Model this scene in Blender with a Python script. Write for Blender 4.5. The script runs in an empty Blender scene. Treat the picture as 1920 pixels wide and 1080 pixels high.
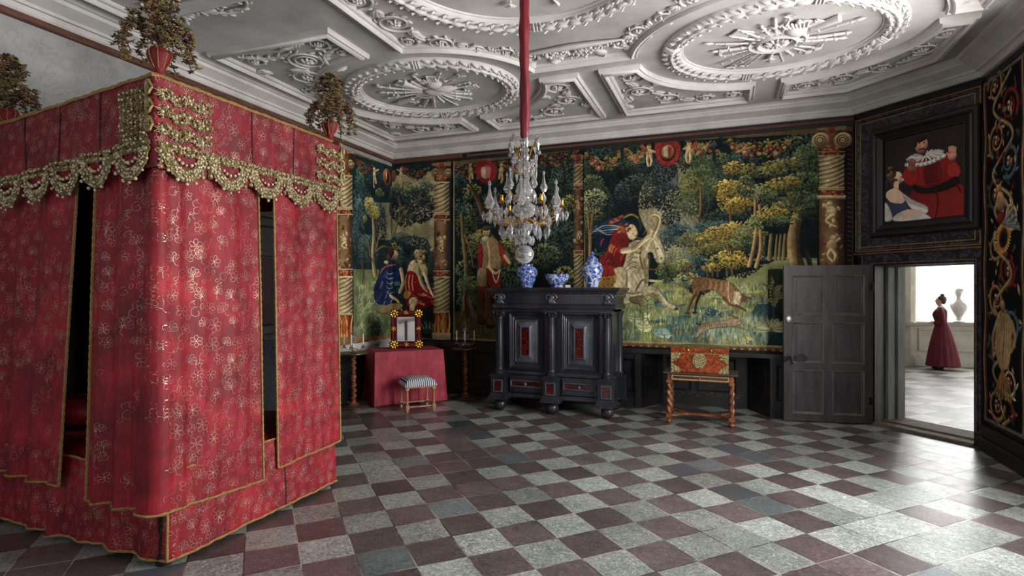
import bpy, bmesh, math, random
import numpy as np
from mathutils import Vector, Matrix
PI = math.pi
rnd = random.Random(7)
scn = bpy.context.scene
COL = scn.collection
# ---------------------------------------------------------------- room constants (metres)
XL, XR, YB, YF = -5.334, 2.56, 8.245, -2.6      # left, right, back, front walls
CX0, CY0, CX1, CY1 = 1.54, 8.245, 2.56, 7.225    # the diagonal wall with the door
ZC, ZK = 4.08, 3.89                               # ceiling, underside of the cornice
CAMH, FOC, YAW = 1.65, 1050.0, math.radians(20.8)
cc, ss = math.cos(YAW), math.sin(YAW)
def ray(px, py):
    a = (px - 960) / FOC
    return (cc * a - ss, ss * a + cc, (545 - py) / FOC)
def on_y(px, py, y):
    d = ray(px, py); t = y / d[1]; return (d[0] * t, CAMH + d[2] * t)
def on_x(px, py, x):
    d = ray(px, py); t = x / d[0]; return (d[1] * t, CAMH + d[2] * t)
E1 = (math.sqrt(.5), -math.sqrt(.5))
def on_d(px, py, off=0.0):
    # diagonal wall: s along it, z; off = distance into the room
    d = ray(px, py); nx, ny = -math.sqrt(.5), -math.sqrt(.5)
    k = CX0 * nx + CY0 * ny + off
    t = k / (d[0] * nx + d[1] * ny)
    x, y = d[0] * t, d[1] * t
    return ((x - CX0) * E1[0] + (y - CY0) * E1[1], CAMH + d[2] * t)

# ---------------------------------------------------------------- tagging
def tag(o, label=None, cat=None, group=None, kind=None):
    if label: o['label'] = label
    if cat: o['category'] = cat
    if group: o['group'] = group
    if kind: o['kind'] = kind
    return o
def empty(name, loc, rz=0.0):
    o = bpy.data.objects.new(name, None); COL.objects.link(o)
    o.location = loc; o.rotation_euler = (0, 0, rz); o.empty_display_size = .1
    return o
def kids(o): return [c for c in bpy.data.objects if c.parent == o]
def copy_tree(o, parent=None):
    ch = kids(o)
    c = o.copy(); COL.objects.link(c)
    c.parent = parent
    for k in ch: copy_tree(k, c)
    return c

# ---------------------------------------------------------------- mesh builder
class MB:
    def __init__(s): s.V = []; s.F = []; s.marks = []
    def use(s, k): s.marks.append((len(s.F), k))
    def quad_grid(s, rows, closed_u=False, closed_v=False):
        # rows: list of lists of points
        b = len(s.V); nu = len(rows); nv = len(rows[0])
        for r in rows: s.V.extend(r)
        for i in range(nu if closed_u else nu - 1):
            for j in range(nv if closed_v else nv - 1):
                i2 = (i + 1) % nu; j2 = (j + 1) % nv
                s.F.append((b + i * nv + j, b + i * nv + j2, b + i2 * nv + j2, b + i2 * nv + j))
        return b
    def poly(s, pts):
        b = len(s.V); s.V.extend(pts); s.F.append(tuple(range(b, b + len(pts))))
    def box(s, x0, x1, y0, y1, z0, z1, f=None):
        P = [(x0,y0,z0),(x1,y0,z0),(x1,y1,z0),(x0,y1,z0),(x0,y0,z1),(x1,y0,z1),(x1,y1,z1),(x0,y1,z1)]
        if f: P = [f(p) for p in P]
        b = len(s.V); s.V.extend(P)
        for q in ((0,3,2,1),(4,5,6,7),(0,1,5,4),(1,2,6,5),(2,3,7,6),(3,0,4,7)): s.F.append(tuple(b + k for k in q))
    def taper(s, cx, cy, z0, z1, hx0, hy0, hx1, hy1):
        P = [(cx+a*hx0, cy+b*hy0, z0) for a,b in ((-1,-1),(1,-1),(1,1),(-1,1))] + [(cx+a*hx1, cy+b*hy1, z1) for a,b in ((-1,-1),(1,-1),(1,1),(-1,1))]
        b = len(s.V); s.V.extend(P)
        for q in ((0,3,2,1),(4,5,6,7),(0,1,5,4),(1,2,6,5),(2,3,7,6),(3,0,4,7)): s.F.append(tuple(b + k for k in q))
    def tube(s, pts, r, n=6, caps=True, flat=None):
        pts = [Vector(p) for p in pts]; m = len(pts)
        rr = r if isinstance(r, (list, tuple)) else [r] * m
        T = []
        for i in range(m):
            t = pts[min(i + 1, m - 1)] - pts[max(i - 1, 0)]
            T.append(t.normalized() if t.length > 1e-9 else Vector((0, 0, 1)))
        up = Vector((0, 0, 1)) if abs(T[0].z) < .9 else Vector((1, 0, 0))
        u = T[0].cross(up).normalized(); rows = []
        for i in range(m):
            u = (u - T[i] * u.dot(T[i]))
            u = u.normalized() if u.length > 1e-6 else T[i].orthogonal().normalized()
            v = T[i].cross(u)
            rows.append([tuple(pts[i] + (u * math.cos(a) + v * math.sin(a) * (flat or 1)) * rr[i]) for a in (2 * PI * k / n for k in range(n))])
        b = s.quad_grid(rows, closed_v=True)
        if caps:
            s.F.append(tuple(b + k for k in range(n))[::-1])
            s.F.append(tuple(b + (m - 1) * n + k for k in range(n)))
    def lathe(s, prof, c=(0,0,0), n=24, f=None, tilt=None):
        rows = []
        for r, z in prof:
            row = []
            for k in range(n):
                a = 2 * PI * k / n
                q = f(a, z, r) if f else r
                p = (c[0] + q * math.cos(a), c[1] + q * math.sin(a), c[2] + z)
                if tilt: p = tilt(p)
                row.append(p)
            rows.append(row)
        b = s.quad_grid(rows, closed_v=True)
        s.F.append(tuple(b + k for k in range(n))[::-1])
        s.F.append(tuple(b + (len(prof) - 1) * n + k for k in range(n)))
    def ball(s, c, r, nu=8, nv=6, rot=None):
        if not isinstance(r, (tuple, list)): r = (r, r, r)
        rows = []
        for i in range(nv + 1):
            ph = -PI / 2 + PI * i / nv
            if i == 0: ph += .12
            if i == nv: ph -= .12
            row = []
            for k in range(nu):
                a = 2 * PI * k / nu
                p = Vector((r[0] * math.cos(ph) * math.cos(a), r[1] * math.cos(ph) * math.sin(a), r[2] * math.sin(ph)))
                if rot is not None: p = rot @ p
                row.append((c[0] + p.x, c[1] + p.y, c[2] + p.z))
            rows.append(row)
        b = s.quad_grid(rows, closed_v=True)
        s.F.append(tuple(b + k for k in range(nu))[::-1])
        s.F.append(tuple(b + nv * nu + k for k in range(nu)))
    def sweep(s, path, prof, fn, closed=True, caps=True):
        # path: 2D points; prof: [(offset, height)]; fn(a, b, h) -> 3D ; mitred corners
        n = len(path); rows = []
        for i in range(n):
            p = path[i]
            a = path[(i - 1) % n] if (closed or i > 0) else None
            c = path[(i + 1) % n] if (closed or i < n - 1) else None
            def nrm(q, w):
                dx, dy = w[0] - q[0], w[1] - q[1]; l = math.hypot(dx, dy) or 1; return (-dy / l, dx / l)
            n1 = nrm(a, p) if a else nrm(p, c); n2 = nrm(p, c) if c else n1
            mx, my = n1[0] + n2[0], n1[1] + n2[1]; l2 = mx * mx + my * my
            k = 2 / l2 if l2 > .12 else 2 / .12
            rows.append([fn(p[0] + mx * k * o, p[1] + my * k * o, h) for o, h in prof])
        b = s.quad_grid(rows, closed_u=closed)
        if not closed and caps:
            m = len(prof)
            s.F.append(tuple(b + k for k in range(m))); s.F.append(tuple(b + (n - 1) * m + k for k in range(m))[::-1])
    def build(s, name, mat, parent=None, smooth=40, bevel=0, loc=None, rz=0, fixn=True):
        me = bpy.data.meshes.new(name)
        me.from_pydata([tuple(v) for v in s.V], [], s.F)
        me.update()
        if fixn and len(s.V) < 60000:
            bm = bmesh.new(); bm.from_mesh(me); bmesh.ops.recalc_face_normals(bm, faces=bm.faces); bm.to_mesh(me); bm.free()
        if smooth:
            me.polygons.foreach_set('use_smooth', [True] * len(me.polygons))
            try: me.set_sharp_from_angle(angle=math.radians(smooth))
            except Exception: pass
        o = bpy.data.objects.new(name, me); COL.objects.link(o)
        for mm in (mat if isinstance(mat, (list, tuple)) else [mat] if mat else []): me.materials.append(mm)
        if s.marks:
            mi = np.zeros(len(s.F), np.int32)
            for a, k in s.marks: mi[a:] = k
            me.polygons.foreach_set('material_index', mi)
        if parent: o.parent = parent
        if loc: o.location = loc
        if rz: o.rotation_euler = (0, 0, rz)
        if bevel:
            m = o.modifiers.new('bevel', 'BEVEL'); m.width = bevel; m.segments = 2; m.limit_method = 'ANGLE'; m.angle_limit = math.radians(35)
        return o

# ---------------------------------------------------------------- materials
def S(c):   # sRGB 0-255 -> linear
    return tuple(((v/255)/12.92 if v/255 <= .04045 else ((v/255+.055)/1.055)**2.4) for v in c[:3]) + (1,)
class Mt:
    def __init__(s, name):
        s.m = bpy.data.materials.new(name); s.m.use_nodes = True
        s.t = s.m.node_tree; s.b = s.t.nodes['Principled BSDF']; s.n = s.t.nodes; s.l = s.t.links
    def node(s, ty, **k):
        n = s.n.new(ty)
        for a, b in k.items():
            if a.startswith('i_'): n.inputs[int(a[2:]) if a[2:].isdigit() else a[2:].replace('_', ' ')].default_value = b
            else: setattr(n, a, b)
        return n
    def set(s, **k):
        for a, b in k.items(): s.b.inputs[a.replace('_', ' ')].default_value = b
        return s
    def link(s, a, b): s.l.new(a, b)
    def coords(s, kind='Object', scale=(1,1,1), rot=(0,0,0)):
        if kind == 'World': src = s.node('ShaderNodeNewGeometry').outputs['Position']
        else: src = s.node('ShaderNodeTexCoord').outputs[kind]
        mp = s.node('ShaderNodeMapping'); mp.inputs['Scale'].default_value = scale; mp.inputs['Rotation'].default_value = rot
        s.link(src, mp.inputs['Vector']); return mp.outputs[0]
    def noise(s, vec, sc, det=4, rough=.6, dist=0):
        n = s.node('ShaderNodeTexNoise'); n.inputs['Scale'].default_value = sc; n.inputs['Detail'].default_value = det
        n.inputs['Roughness'].default_value = rough; n.inputs['Distortion'].default_value = dist
        s.link(vec, n.inputs['Vector']); return n.outputs['Fac']
    def ramp(s, fac, stops, interp='LINEAR'):
        r = s.node('ShaderNodeValToRGB'); e = r.color_ramp; e.interpolation = interp
        while len(e.elements) < len(stops): e.elements.new(.5)
        for i, (p, c) in enumerate(stops): e.elements[i].position = p; e.elements[i].color = c if len(c) == 4 else tuple(c) + (1,)
        s.link(fac, r.inputs[0]); return r.outputs['Color']
    def mix(s, fac, a, b, mode='MIX'):
        m = s.node('ShaderNodeMix', data_type='RGBA', blend_type=mode)
        for v, i in ((fac, 0), (a, 6), (b, 7)):
            if isinstance(v, (int, float)): m.inputs[i].default_value = v
            elif isinstance(v, tuple): m.inputs[i].default_value = v
            else: s.link(v, m.inputs[i])
        return m.outputs[2]
    def math(s, op, a, b=0.0, c=None):
        m = s.node('ShaderNodeMath', operation=op)
        for v, i in ((a, 0), (b, 1), (c, 2)):
            if v is None: continue
            if isinstance(v, (int, float)): m.inputs[i].default_value = v
            else: s.link(v, m.inputs[i])
        return m.outputs[0]
    def color(s, c): s.link(c, s.b.inputs['Base Color']); return s
    def bump(s, h, strength=.3, dist=.01):
        b = s.node('ShaderNodeBump'); b.inputs['Strength'].default_value = strength; b.inputs['Distance'].default_value = dist
        s.link(h, b.inputs['Height']); s.link(b.outputs[0], s.b.inputs['Normal']); return s
def simple(name, c1, c2=None, sc=6, rough=.5, metal=0, bump=0, bsc=40, stretch=(1,1,1), det=5, spec=.5, kind='Object', dist=0, lo=.3, hi=.7):
    m = Mt(name); m.set(Roughness=rough, Metallic=metal); m.b.inputs['Specular IOR Level'].default_value = spec
    v = m.coords(kind, stretch); c2 = c2 or tuple(min(255, x * 1.25 + 4) for x in c1)
    m.color(m.ramp(m.noise(v, sc, det, .6, dist), [(lo, S(c1)), (hi, S(c2))]))
    if bump: m.bump(m.noise(v, bsc, 3), bump, .01)
    return m.m

M = {}
M['plaster'] = simple('ceiling_plaster', (196,191,187), (230,226,221), 2.2, .8, bump=.25, bsc=22, kind='World')
M['plaster_dark'] = simple('ceiling_ground_plaster', (168,165,162), (214,210,206), 1.6, .85, bump=.3, bsc=14, kind='World')
def _wallp():
    m = Mt('wall_plaster'); m.set(Roughness=.9); v = m.coords('World')
    base = m.ramp(m.noise(v, 1.3, 8, .65), [(.3, S((140,140,140))), (.55, S((176,176,174))), (.75, S((196,194,190)))])
    cr = m.ramp(m.noise(v, 2.5, 10, .75, 1.5), [(.485, (1,1,1,1)), (.5, (.72,.72,.7,1)), (.515, (1,1,1,1))])
    m.color(m.mix(1.0, base, cr, 'MULTIPLY')); m.bump(m.noise(v, 12, 6), .3, .02); return m.m
M['wall'] = _wallp()
M['beam'] = simple('cornice_beam_wood', (70,42,32), (128,84,66), 5, .7, bump=.5, stretch=(9,1,9), kind='World')
M['black_paint'] = simple('black_painted_wood', (9,9,12), (26,25,29), 4, .38, bump=.2, bsc=60, kind='World')
M['black_dark'] = simple('dark_wainscot_wood', (12,12,13), (44,42,42), 5, .5, bump=.3, bsc=30, kind='World')
M['ebony'] = simple('ebonised_wood', (26,27,31), (50,52,58), 5, .27, bump=.12, bsc=70, stretch=(1,1,.3))
M['ebony_highlight'] = simple('ebonised_moulding_highlight', (52,55,63), (92,95,106), 5, .3, bump=.1, bsc=70)  # lighter ebony: highlights on frames and mouldings put into the colour
def _tort():
    m = Mt('tortoiseshell'); m.set(Roughness=.15); v = m.coords('Object')
    m.color(m.ramp(m.noise(v, 42, 4, .7, 1.2), [(.40, S((16,6,5))), (.52, S((66,16,11))), (.64, S((126,38,24))), (.78, S((150,70,46)))])); return m.m
M['tortoise'] = _tort()
def _marb():
    m = Mt('black_marbled_wood'); m.set(Roughness=.35); v = m.coords('World')
    n = m.noise(v, 5, 9, .72, 2.2)
    m.color(m.ramp(n, [(.40, S((9,9,13))), (.5, S((26,26,32))), (.53, S((92,92,104))), (.56, S((22,22,28))), (.75, S((10,10,14)))])); return m.m
M['marble_black'] = _marb()
M['gold_line'] = simple('gilt_line', (138,98,52), (186,140,84), 20, .4, .5, kind='World')
M['gold'] = simple('gilt_brass', (176,124,36), (236,192,96), 20, .25, 1, bump=.3)
M['old_gold'] = simple('gold_lace', (120,106,66), (196,182,128), 60, .38, .55, bump=.4, bsc=200)
M['fringe'] = simple('gold_braid', (140,104,54), (204,166,104), 90, .5, .3, bump=.6, bsc=300)
M['pearl'] = simple('lace_pearl', (190,172,140), (236,216,190), 30, .22, .25)
def _velvet(name, a, b, c, worn=.5):
    m = Mt(name); m.set(Roughness=.62); m.b.inputs['Sheen Weight'].default_value = .05; m.b.inputs['Sheen Roughness'].default_value = .4
    m.b.inputs['Sheen Tint'].default_value = S((236,120,130))
    v = m.coords('World')
    col = m.ramp(m.noise(v, 3.2, 10, .7, .5), [(.3, S(a)), (.5, S(b)), (.68, S(c))])
    v2 = m.coords('World', (60, 60, 7))
    streak = m.ramp(m.noise(v2, 1, 5, .7), [(.35, (.72,.72,.72,1)), (.6, (1.12,1.1,1.1,1))])
    col = m.mix(1.0, col, streak, 'MULTIPLY')
    m.color(col); m.bump(m.noise(m.coords('World', (1,1,.35)), 55, 6, .7), .35, .006); return m.m
M['damask'] = _velvet('crimson_damask', (96,7,20), (138,13,30), (178,38,52))
M['damask_red'] = _velvet('crimson_damask_panel', (92,7,19), (124,11,27), (150,22,38))
M['velvet'] = _velvet('crimson_velvet', (100,8,20), (134,14,28), (160,30,42))
M['cloth_pink'] = _velvet('rose_table_damask', (128,22,42), (162,38,58), (188,64,80))
M['sleeve'] = simple('crimson_sleeve', (84,6,18), (140,18,36), 6, .6, bump=.3, bsc=40, stretch=(1,1,.2))
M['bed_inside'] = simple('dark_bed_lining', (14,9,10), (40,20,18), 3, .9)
M['thread'] = simple('silver_gilt_thread', (176,132,116), (226,192,172), 30, .38, .3)
M['seam'] = simple('dark_seam', (50,8,16), (70,12,22), 30, .8)
def _floor(name, dark, light, groutc, spec_strength=.5, tile=.316, u0=.856, v0=3.914, rough=.2, par=0):
    m = Mt(name)
    src = m.node('ShaderNodeNewGeometry').outputs['Position']
    sep = m.node('ShaderNodeSeparateXYZ'); m.link(src, sep.inputs[0])
    r = math.sqrt(.5)
    X = m.math('MULTIPLY', m.math('ADD', sep.outputs[0], sep.outputs[1]), r)
    Y = m.math('MULTIPLY', m.math('SUBTRACT', sep.outputs[1], sep.outputs[0]), r)
    U = m.math('DIVIDE', m.math('SUBTRACT', X, u0), tile); V = m.math('DIVIDE', m.math('SUBTRACT', Y, v0), tile)
    fu, fv = m.math('FLOOR', U), m.math('FLOOR', V)
    pu, pv = m.math('FRACT', U), m.math('FRACT', V)
    cell = m.node('ShaderNodeCombineXYZ'); m.link(fu, cell.inputs[0]); m.link(fv, cell.inputs[1])
    wn = m.node('ShaderNodeTexWhiteNoise', noise_dimensions='3D'); m.link(cell.outputs[0], wn.inputs['Vector'])
    wc = m.node('ShaderNodeSeparateColor'); m.link(wn.outputs['Color'], wc.inputs[0])
    parity = m.math('MULTIPLY', m.math('FRACT', m.math('MULTIPLY', m.math('ADD', m.math('ADD', fu, fv), par), .5)), 2)
    flip = m.math('GREATER_THAN', wc.outputs[0], .93)
    parity = m.math('ABSOLUTE', m.math('SUBTRACT', parity, flip))
    # per tile veined limestone, offset by cell so the figure breaks at joints
    off = m.node('ShaderNodeVectorMath', operation='MULTIPLY_ADD'); m.link(wn.outputs['Color'], off.inputs[0]); off.inputs[1].default_value = (7,7,7); m.link(src, off.inputs[2])
    n1 = m.noise(off.outputs[0], 3.5, 8, .7, .4); n2 = m.noise(off.outputs[0], 34, 6, .75, 1.5)
    speck = m.ramp(n2, [(.42, (0,0,0,1)), (.53, (.35,.35,.35,1)), (.66, (1,1,1,1))])
    redc = m.ramp(n1, [(.3, S(dark[0])), (.7, S(dark[1]))]); grc = m.ramp(n1, [(.3, S(light[0])), (.7, S(light[1]))])
    redc = m.mix(m.math('MULTIPLY', speck, .34), redc, S(dark[2])); grc = m.mix(m.math('MULTIPLY', speck, .72), grc, S(light[2]))
    col = m.mix(parity, redc, grc)
    blue = m.math('GREATER_THAN', wc.outputs[1], .94); col = m.mix(m.math('MULTIPLY', blue, .65), col, S((72,84,94)))
    br = m.math('MULTIPLY_ADD', wc.outputs[2], .5, .72)
    cb = m.node('ShaderNodeCombineColor'); [m.link(br, cb.inputs[i]) for i in range(3)]
    col = m.mix(1.0, col, cb.outputs[0], 'MULTIPLY')
    wear = m.ramp(m.noise(src, 1.1, 5, .6), [(.3, (.72,.72,.73,1)), (.7, (1.1,1.1,1.1,1))]); col = m.mix(1.0, col, wear, 'MULTIPLY')
    e = m.math('MINIMUM', m.math('MINIMUM', pu, m.math('SUBTRACT', 1, pu)), m.math('MINIMUM', pv, m.math('SUBTRACT', 1, pv)))
    g = m.math('LESS_THAN', e, .010)
    gcol = m.ramp(m.noise(src, 2.2, 3), [(.42, S((20,19,20))), (.58, S(groutc))])
    col = m.mix(g, col, gcol); m.color(col)
    rr = m.math('MULTIPLY_ADD', m.noise(src, 9, 6, .7), .22, rough)
    m.link(rr, m.b.inputs['Roughness']); m.b.inputs['Specular IOR Level'].default_value = spec_strength
    hh = m.math('SUBTRACT', m.math('MULTIPLY_ADD', n2, .25, m.math('MULTIPLY', m.math('MINIMUM', e, .03), 20)), m.math('MULTIPLY', wc.outputs[2], .0))
    m.bump(hh, .22, .006); return m.m
M['floor'] = _floor('checkered_stone_floor', ((68,59,59),(98,86,86),(176,162,160)), ((98,105,100),(142,149,142),(232,238,230)), (176,170,160), .6)
M['floor2'] = _floor('pale_stone_floor', ((92,88,84),(118,114,108),(150,148,140)), ((166,164,156),(196,194,186),(220,220,214)), (90,88,84), .6, tile=.40, u0=.1, v0=.2, rough=.30)
def _vc(name, rough=.85, scale=None):
    m = Mt(name); m.set(Roughness=rough); m.b.inputs['Specular IOR Level'].default_value = .15
    a = m.node('ShaderNodeVertexColor'); a.layer_name = 'paint'
    v = m.coords('World')
    if scale:   # woollen weave: fine ribs
        n = m.ramp(m.noise(m.coords('World', (90, 90, 420)), 1, 3, .6), [(.3, (.74,.74,.74,1)), (.7, (1.16,1.16,1.16,1))])
        n2 = m.ramp(m.noise(m.coords('World', (1,1,1)), 26, 5, .7), [(.3, (.78,.78,.78,1)), (.7, (1.15,1.15,1.15,1))])
        col = m.mix(1.0, m.mix(1.0, a.outputs['Color'], n, 'MULTIPLY'), n2, 'MULTIPLY')
        m.bump(m.noise(m.coords('World', (60, 60, 300)), 1, 3), .4, .004)
    else: col = a.outputs['Color']
    m.color(col); return m.m
M['tapestry'] = _vc('woven_wool_tapestry', .9, 1)
M['oil'] = _vc('oil_paint', .35)
M['door_wood'] = simple('weathered_door_paint', (40,33,37), (76,66,70), 3.2, .48, bump=.3, bsc=30, stretch=(3,3,.7), kind='World')
M['door_edge'] = simple('worn_panel_moulding', (66,58,62), (112,102,104), 5, .5, stretch=(3,3,.7), kind='World')
M['jamb'] = simple('grey_green_jamb_paint', (84,88,86), (134,140,134), 3, .6, bump=.3, stretch=(3,3,.5), kind='World')
M['jamb_dark'] = simple('scuffed_grey_jamb', (40,40,44), (92,94,98), 4, .5, bump=.3, stretch=(4,4,.5), kind='World')
M['sill'] = simple('worn_wood_threshold', (92,84,70), (146,136,116), 5, .7, bump=.5, stretch=(2,2,8), kind='World')
M['iron'] = simple('forged_iron', (24,24,26), (60,60,62), 20, .4, .8, bump=.3)
M['steel'] = simple('pale_metal', (150,148,146), (220,216,210), 30, .3, .9, bump=.4)
M['walnut'] = simple('twisted_walnut', (80,42,24), (160,96,58), 14, .25, bump=.15, stretch=(1,1,.4))
M['walnut_dark'] = simple('dark_walnut_top', (48,34,28), (92,70,58), 8, .3, bump=.15)
M['beech'] = simple('stool_beech_wood', (140,92,66), (194,146,112), 10, .4, bump=.15, stretch=(1,1,.5))
def _burl():
    m = Mt('burl_veneer'); m.set(Roughness=.24); v = m.coords('Object')
    m.color(m.ramp(m.noise(v, 13, 9, .7, 2.0), [(.32, S((52,18,7))), (.46, S((116,46,16))), (.6, S((168,78,28))), (.75, S((196,112,48)))])); return m.m
M['burl'] = _burl()
M['inlay'] = simple('pale_inlay_band', (150,112,66), (214,176,116), 40, .35)
M['mount'] = simple('pierced_brass_mount', (62,52,30), (206,190,134), 80, .3, .75, bump=.9, bsc=160, lo=.42, hi=.58)
def _stripe():
    m = Mt('striped_ticking'); m.set(Roughness=.8); v = m.coords('Object')
    w = m.node('ShaderNodeTexWave', wave_type='BANDS', bands_direction='X'); w.inputs['Scale'].default_value = 11; w.inputs['Distortion'].default_value = 0
    m.link(v, w.inputs['Vector'])
    m.color(m.ramp(w.outputs['Fac'], [(.0, S((34,56,110))), (.35, S((60,84,130))), (.5, S((220,220,216))), (1, S((232,230,224)))])); return m.m
M['ticking'] = _stripe()
def _delft():
    m = Mt('blue_and_white_glaze'); m.set(Roughness=.12); m.b.inputs['Coat Weight'].default_value = .5
    v = m.coords('Object')
    n = m.noise(v, 22, 5, .62, .9); sp = m.node('ShaderNodeSeparateXYZ'); m.link(v, sp.inputs[0])
    m.color(m.ramp(n, [(.40, S((30,58,138))), (.47, S((74,106,184))), (.52, S((176,190,222))), (.58, S((216,222,234)))])); return m.m
M['delft'] = _delft()
M['delft_dense'] = None
def _delft2():
    m = Mt('dense_blue_glaze'); m.set(Roughness=.12); m.b.inputs['Coat Weight'].default_value = .5
    v = m.coords('Object')
    m.color(m.ramp(m.noise(v, 30, 5, .65, 1.2), [(.40, S((30,54,132))), (.50, S((80,110,184))), (.56, S((168,184,220))), (.64, S((214,220,234)))])); return m.m
M['delft_dense'] = _delft2()
def _glass():
    m = Mt('cut_crystal'); m.set(Roughness=.03); m.b.inputs['Transmission Weight'].default_value = .82; m.b.inputs['IOR'].default_value = 1.55
    m.b.inputs['Base Color'].default_value = (.93,.94,.97,1); m.b.inputs['Coat Weight'].default_value = .6; m.b.inputs['Coat Roughness'].default_value = .02
    return m.m
M['crystal'] = _glass()
def _silver():
    m = Mt('mirror_glass'); m.set(Roughness=.04, Metallic=1.0); m.b.inputs['Base Color'].default_value = (.75,.75,.75,1); return m.m
M['mirror'] = _silver()
M['wax'] = simple('white_candle_wax', (226,220,206), (244,240,230), 8, .5)
M['silver'] = simple('tarnished_silver', (130,128,126), (214,212,208), 30, .25, .95, bump=.3)
M['red_frame'] = simple('red_tortoiseshell_frame', (58,10,14), (112,22,26), 22, .2)
M['paper'] = simple('white_card', (230,228,222), (244,242,238), 5, .8)
M['stone_pale'] = simple('pale_painted_stone', (182,180,168), (214,212,200), 4, .7, bump=.2, kind='World')
M['stone_mid'] = simple('grey_relief_stone', (132,130,120), (192,190,178), 12, .7, bump=.4, kind='World')
M['marble_white'] = simple('white_marble', (206,206,202), (236,236,232), 5, .45)
M['skin'] = simple('skin', (214,168,146), (232,190,168), 8, .5)
M['hair'] = simple('brown_hair', (58,40,30), (98,70,50), 40, .5)
M['dress'] = simple('dark_red_dress', (78,12,26), (112,24,40), 9, .75, stretch=(4,4,.4))
M['shoe'] = simple('black_leather', (14,13,14), (30,28,30), 10, .35)
M['collar'] = simple('white_linen', (220,214,206), (240,236,230), 10, .8)
M['leaf_gold'] = simple('gold_artificial_leaf', (106,92,58), (190,172,122), 70, .42, .35)
M['leaf_dark'] = simple('tarnished_flower', (48,38,34), (96,78,66), 60, .5, .2)
M['flower_amber'] = simple('amber_silk_flower', (120,84,40), (172,132,78), 60, .5)
M['flower_red'] = simple('faded_red_silk_flower', (84,32,30), (128,66,60), 60, .6)
M['dark_void'] = simple('shadowed_recess', (8,8,9), (16,15,16), 4, .9)
# ================================================================ SHELL
def st(mb, name, mat, **k):
    o = mb.build(name, mat, **k)
    if not k.get('parent'): o['kind'] = 'structure'
    return o
# floors
m = MB(); m.poly([(XL-.2,YF-.2,0),(XR+.05,YF-.2,0),(XR+.05,CY1,0),(CX0,CY0+.05,0),(CX0,CY0+.4,0),(XL-.2,CY0+.4,0)])
floor = st(m, 'floor', M['floor'], smooth=0)
m = MB(); m.poly([(XR+.051,5.0,-.004),(11.5,5.0,-.004),(11.5,15.0,-.004),(1.2,15.0,-.004),(1.2,8.7,-.004),(CX0+.005,CY0+.052,-.004),(CX1+.05,CY1,-.004)])
floor2 = st(m, 'floor_next_room', M['floor2'], smooth=0)
# ceiling plane
m = MB(); m.box(XL-.2, XR+.2, YF-.2, YB+.3, ZC, ZC+.08)
ceiling = st(m, 'ceiling', M['plaster_dark'], smooth=0)
# walls
m = MB(); m.box(XL-.15, XL, YF-.15, YB+.15, 0, ZC)
st(m, 'wall_left', M['wall'], smooth=0)
NX0, NX1 = -1.10, .55           # blind niche in the back wall, below the hanging
m = MB()
m.box(XL-.15, NX0, YB, YB+.3, 0, ZC); m.box(NX1, CX0+.06, YB, YB+.3, 0, ZC); m.box(NX0, NX1, YB, YB+.3, .80, ZC)
m.box(NX0-.1, NX1+.1, YB+.3, YB+.38, 0, .9)
st(m, 'wall_back', M['black_dark'], smooth=0)
# diagonal wall with the doorway: local frame s along, d outwards
def DP(p):
    s_, d_, z_ = p     # d positive = away from the room
    return (CX0 + E1[0]*s_ + d_*math.sqrt(.5), CY0 + E1[1]*s_ + d_*math.sqrt(.5), z_)
SD0, SD1, ZD = on_d(1640,600)[0], on_d(1826,600)[0], 1.965
LD = math.hypot(CX1-CX0, CY1-CY0)
TH = .42
m = MB()
m.box(-.0, SD0, 0, TH, 0, ZC, DP); m.box(SD1, LD, 0, TH, 0, ZC, DP); m.box(SD0, SD1, 0, TH, ZD, ZC, DP)
st(m, 'wall_diagonal', M['black_paint'], smooth=0)
# right wall with window openings
WINS = [(-1.0,.2),(1.8,3.0),(3.3,4.5),(4.85,6.05)]  # unseen openings; the last one added to light the bed foot and floor
m = MB(); ys = YF-.15
for a, b in WINS:
    m.box(XR, XR+.3, ys, a, 0, ZC); m.box(XR, XR+.3, a, b, 0, .9); m.box(XR, XR+.3, a, b, 3.5, ZC); ys = b
m.box(XR, XR+.3, ys, CY1, 0, ZC)
st(m, 'wall_right', M['black_dark'], smooth=0)
# front wall (behind the camera), dark to cut bounce, two windows added for fill
m = MB(); xs = XL-.15; FILL_WINS = [(-4.2,-2.4),(-.7,1.1)]
for a, b in FILL_WINS:
    m.box(xs, a, YF-.3, YF, 0, ZC); m.box(a, b, YF-.3, YF, 0, .9); m.box(a, b, YF-.3, YF, 3.5, ZC); xs = b
m.box(xs, XR+.3, YF-.3, YF, 0, ZC)
st(m, 'wall_front', M['black_dark'], smooth=0)
# window frames (outside the picture)
k = 0
for a, b in WINS:
    k += 1; m = MB()
    for q in (a, (a+b)/2-.03, b-.06): m.box(XR+.18, XR+.24, q, q+.06, .9, 3.5)
    for z in (.9, 1.75, 2.6, 3.44): m.box(XR+.18, XR+.24, a, b, z, z+.06)
    st(m, 'window_%d' % k, M['jamb'], smooth=0)
for a, b in FILL_WINS:  # frames of the added front fill windows
    k += 1; m = MB()
    for q in (a, (a+b)/2-.03, b-.06): m.box(q, q+.06, YF-.24, YF-.18, .9, 3.5)
    for z in (.9, 1.75, 2.6, 3.44): m.box(a, b, YF-.24, YF-.18, z, z+.06)
    st(m, 'window_%d' % k, M['jamb'], smooth=0)

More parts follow.
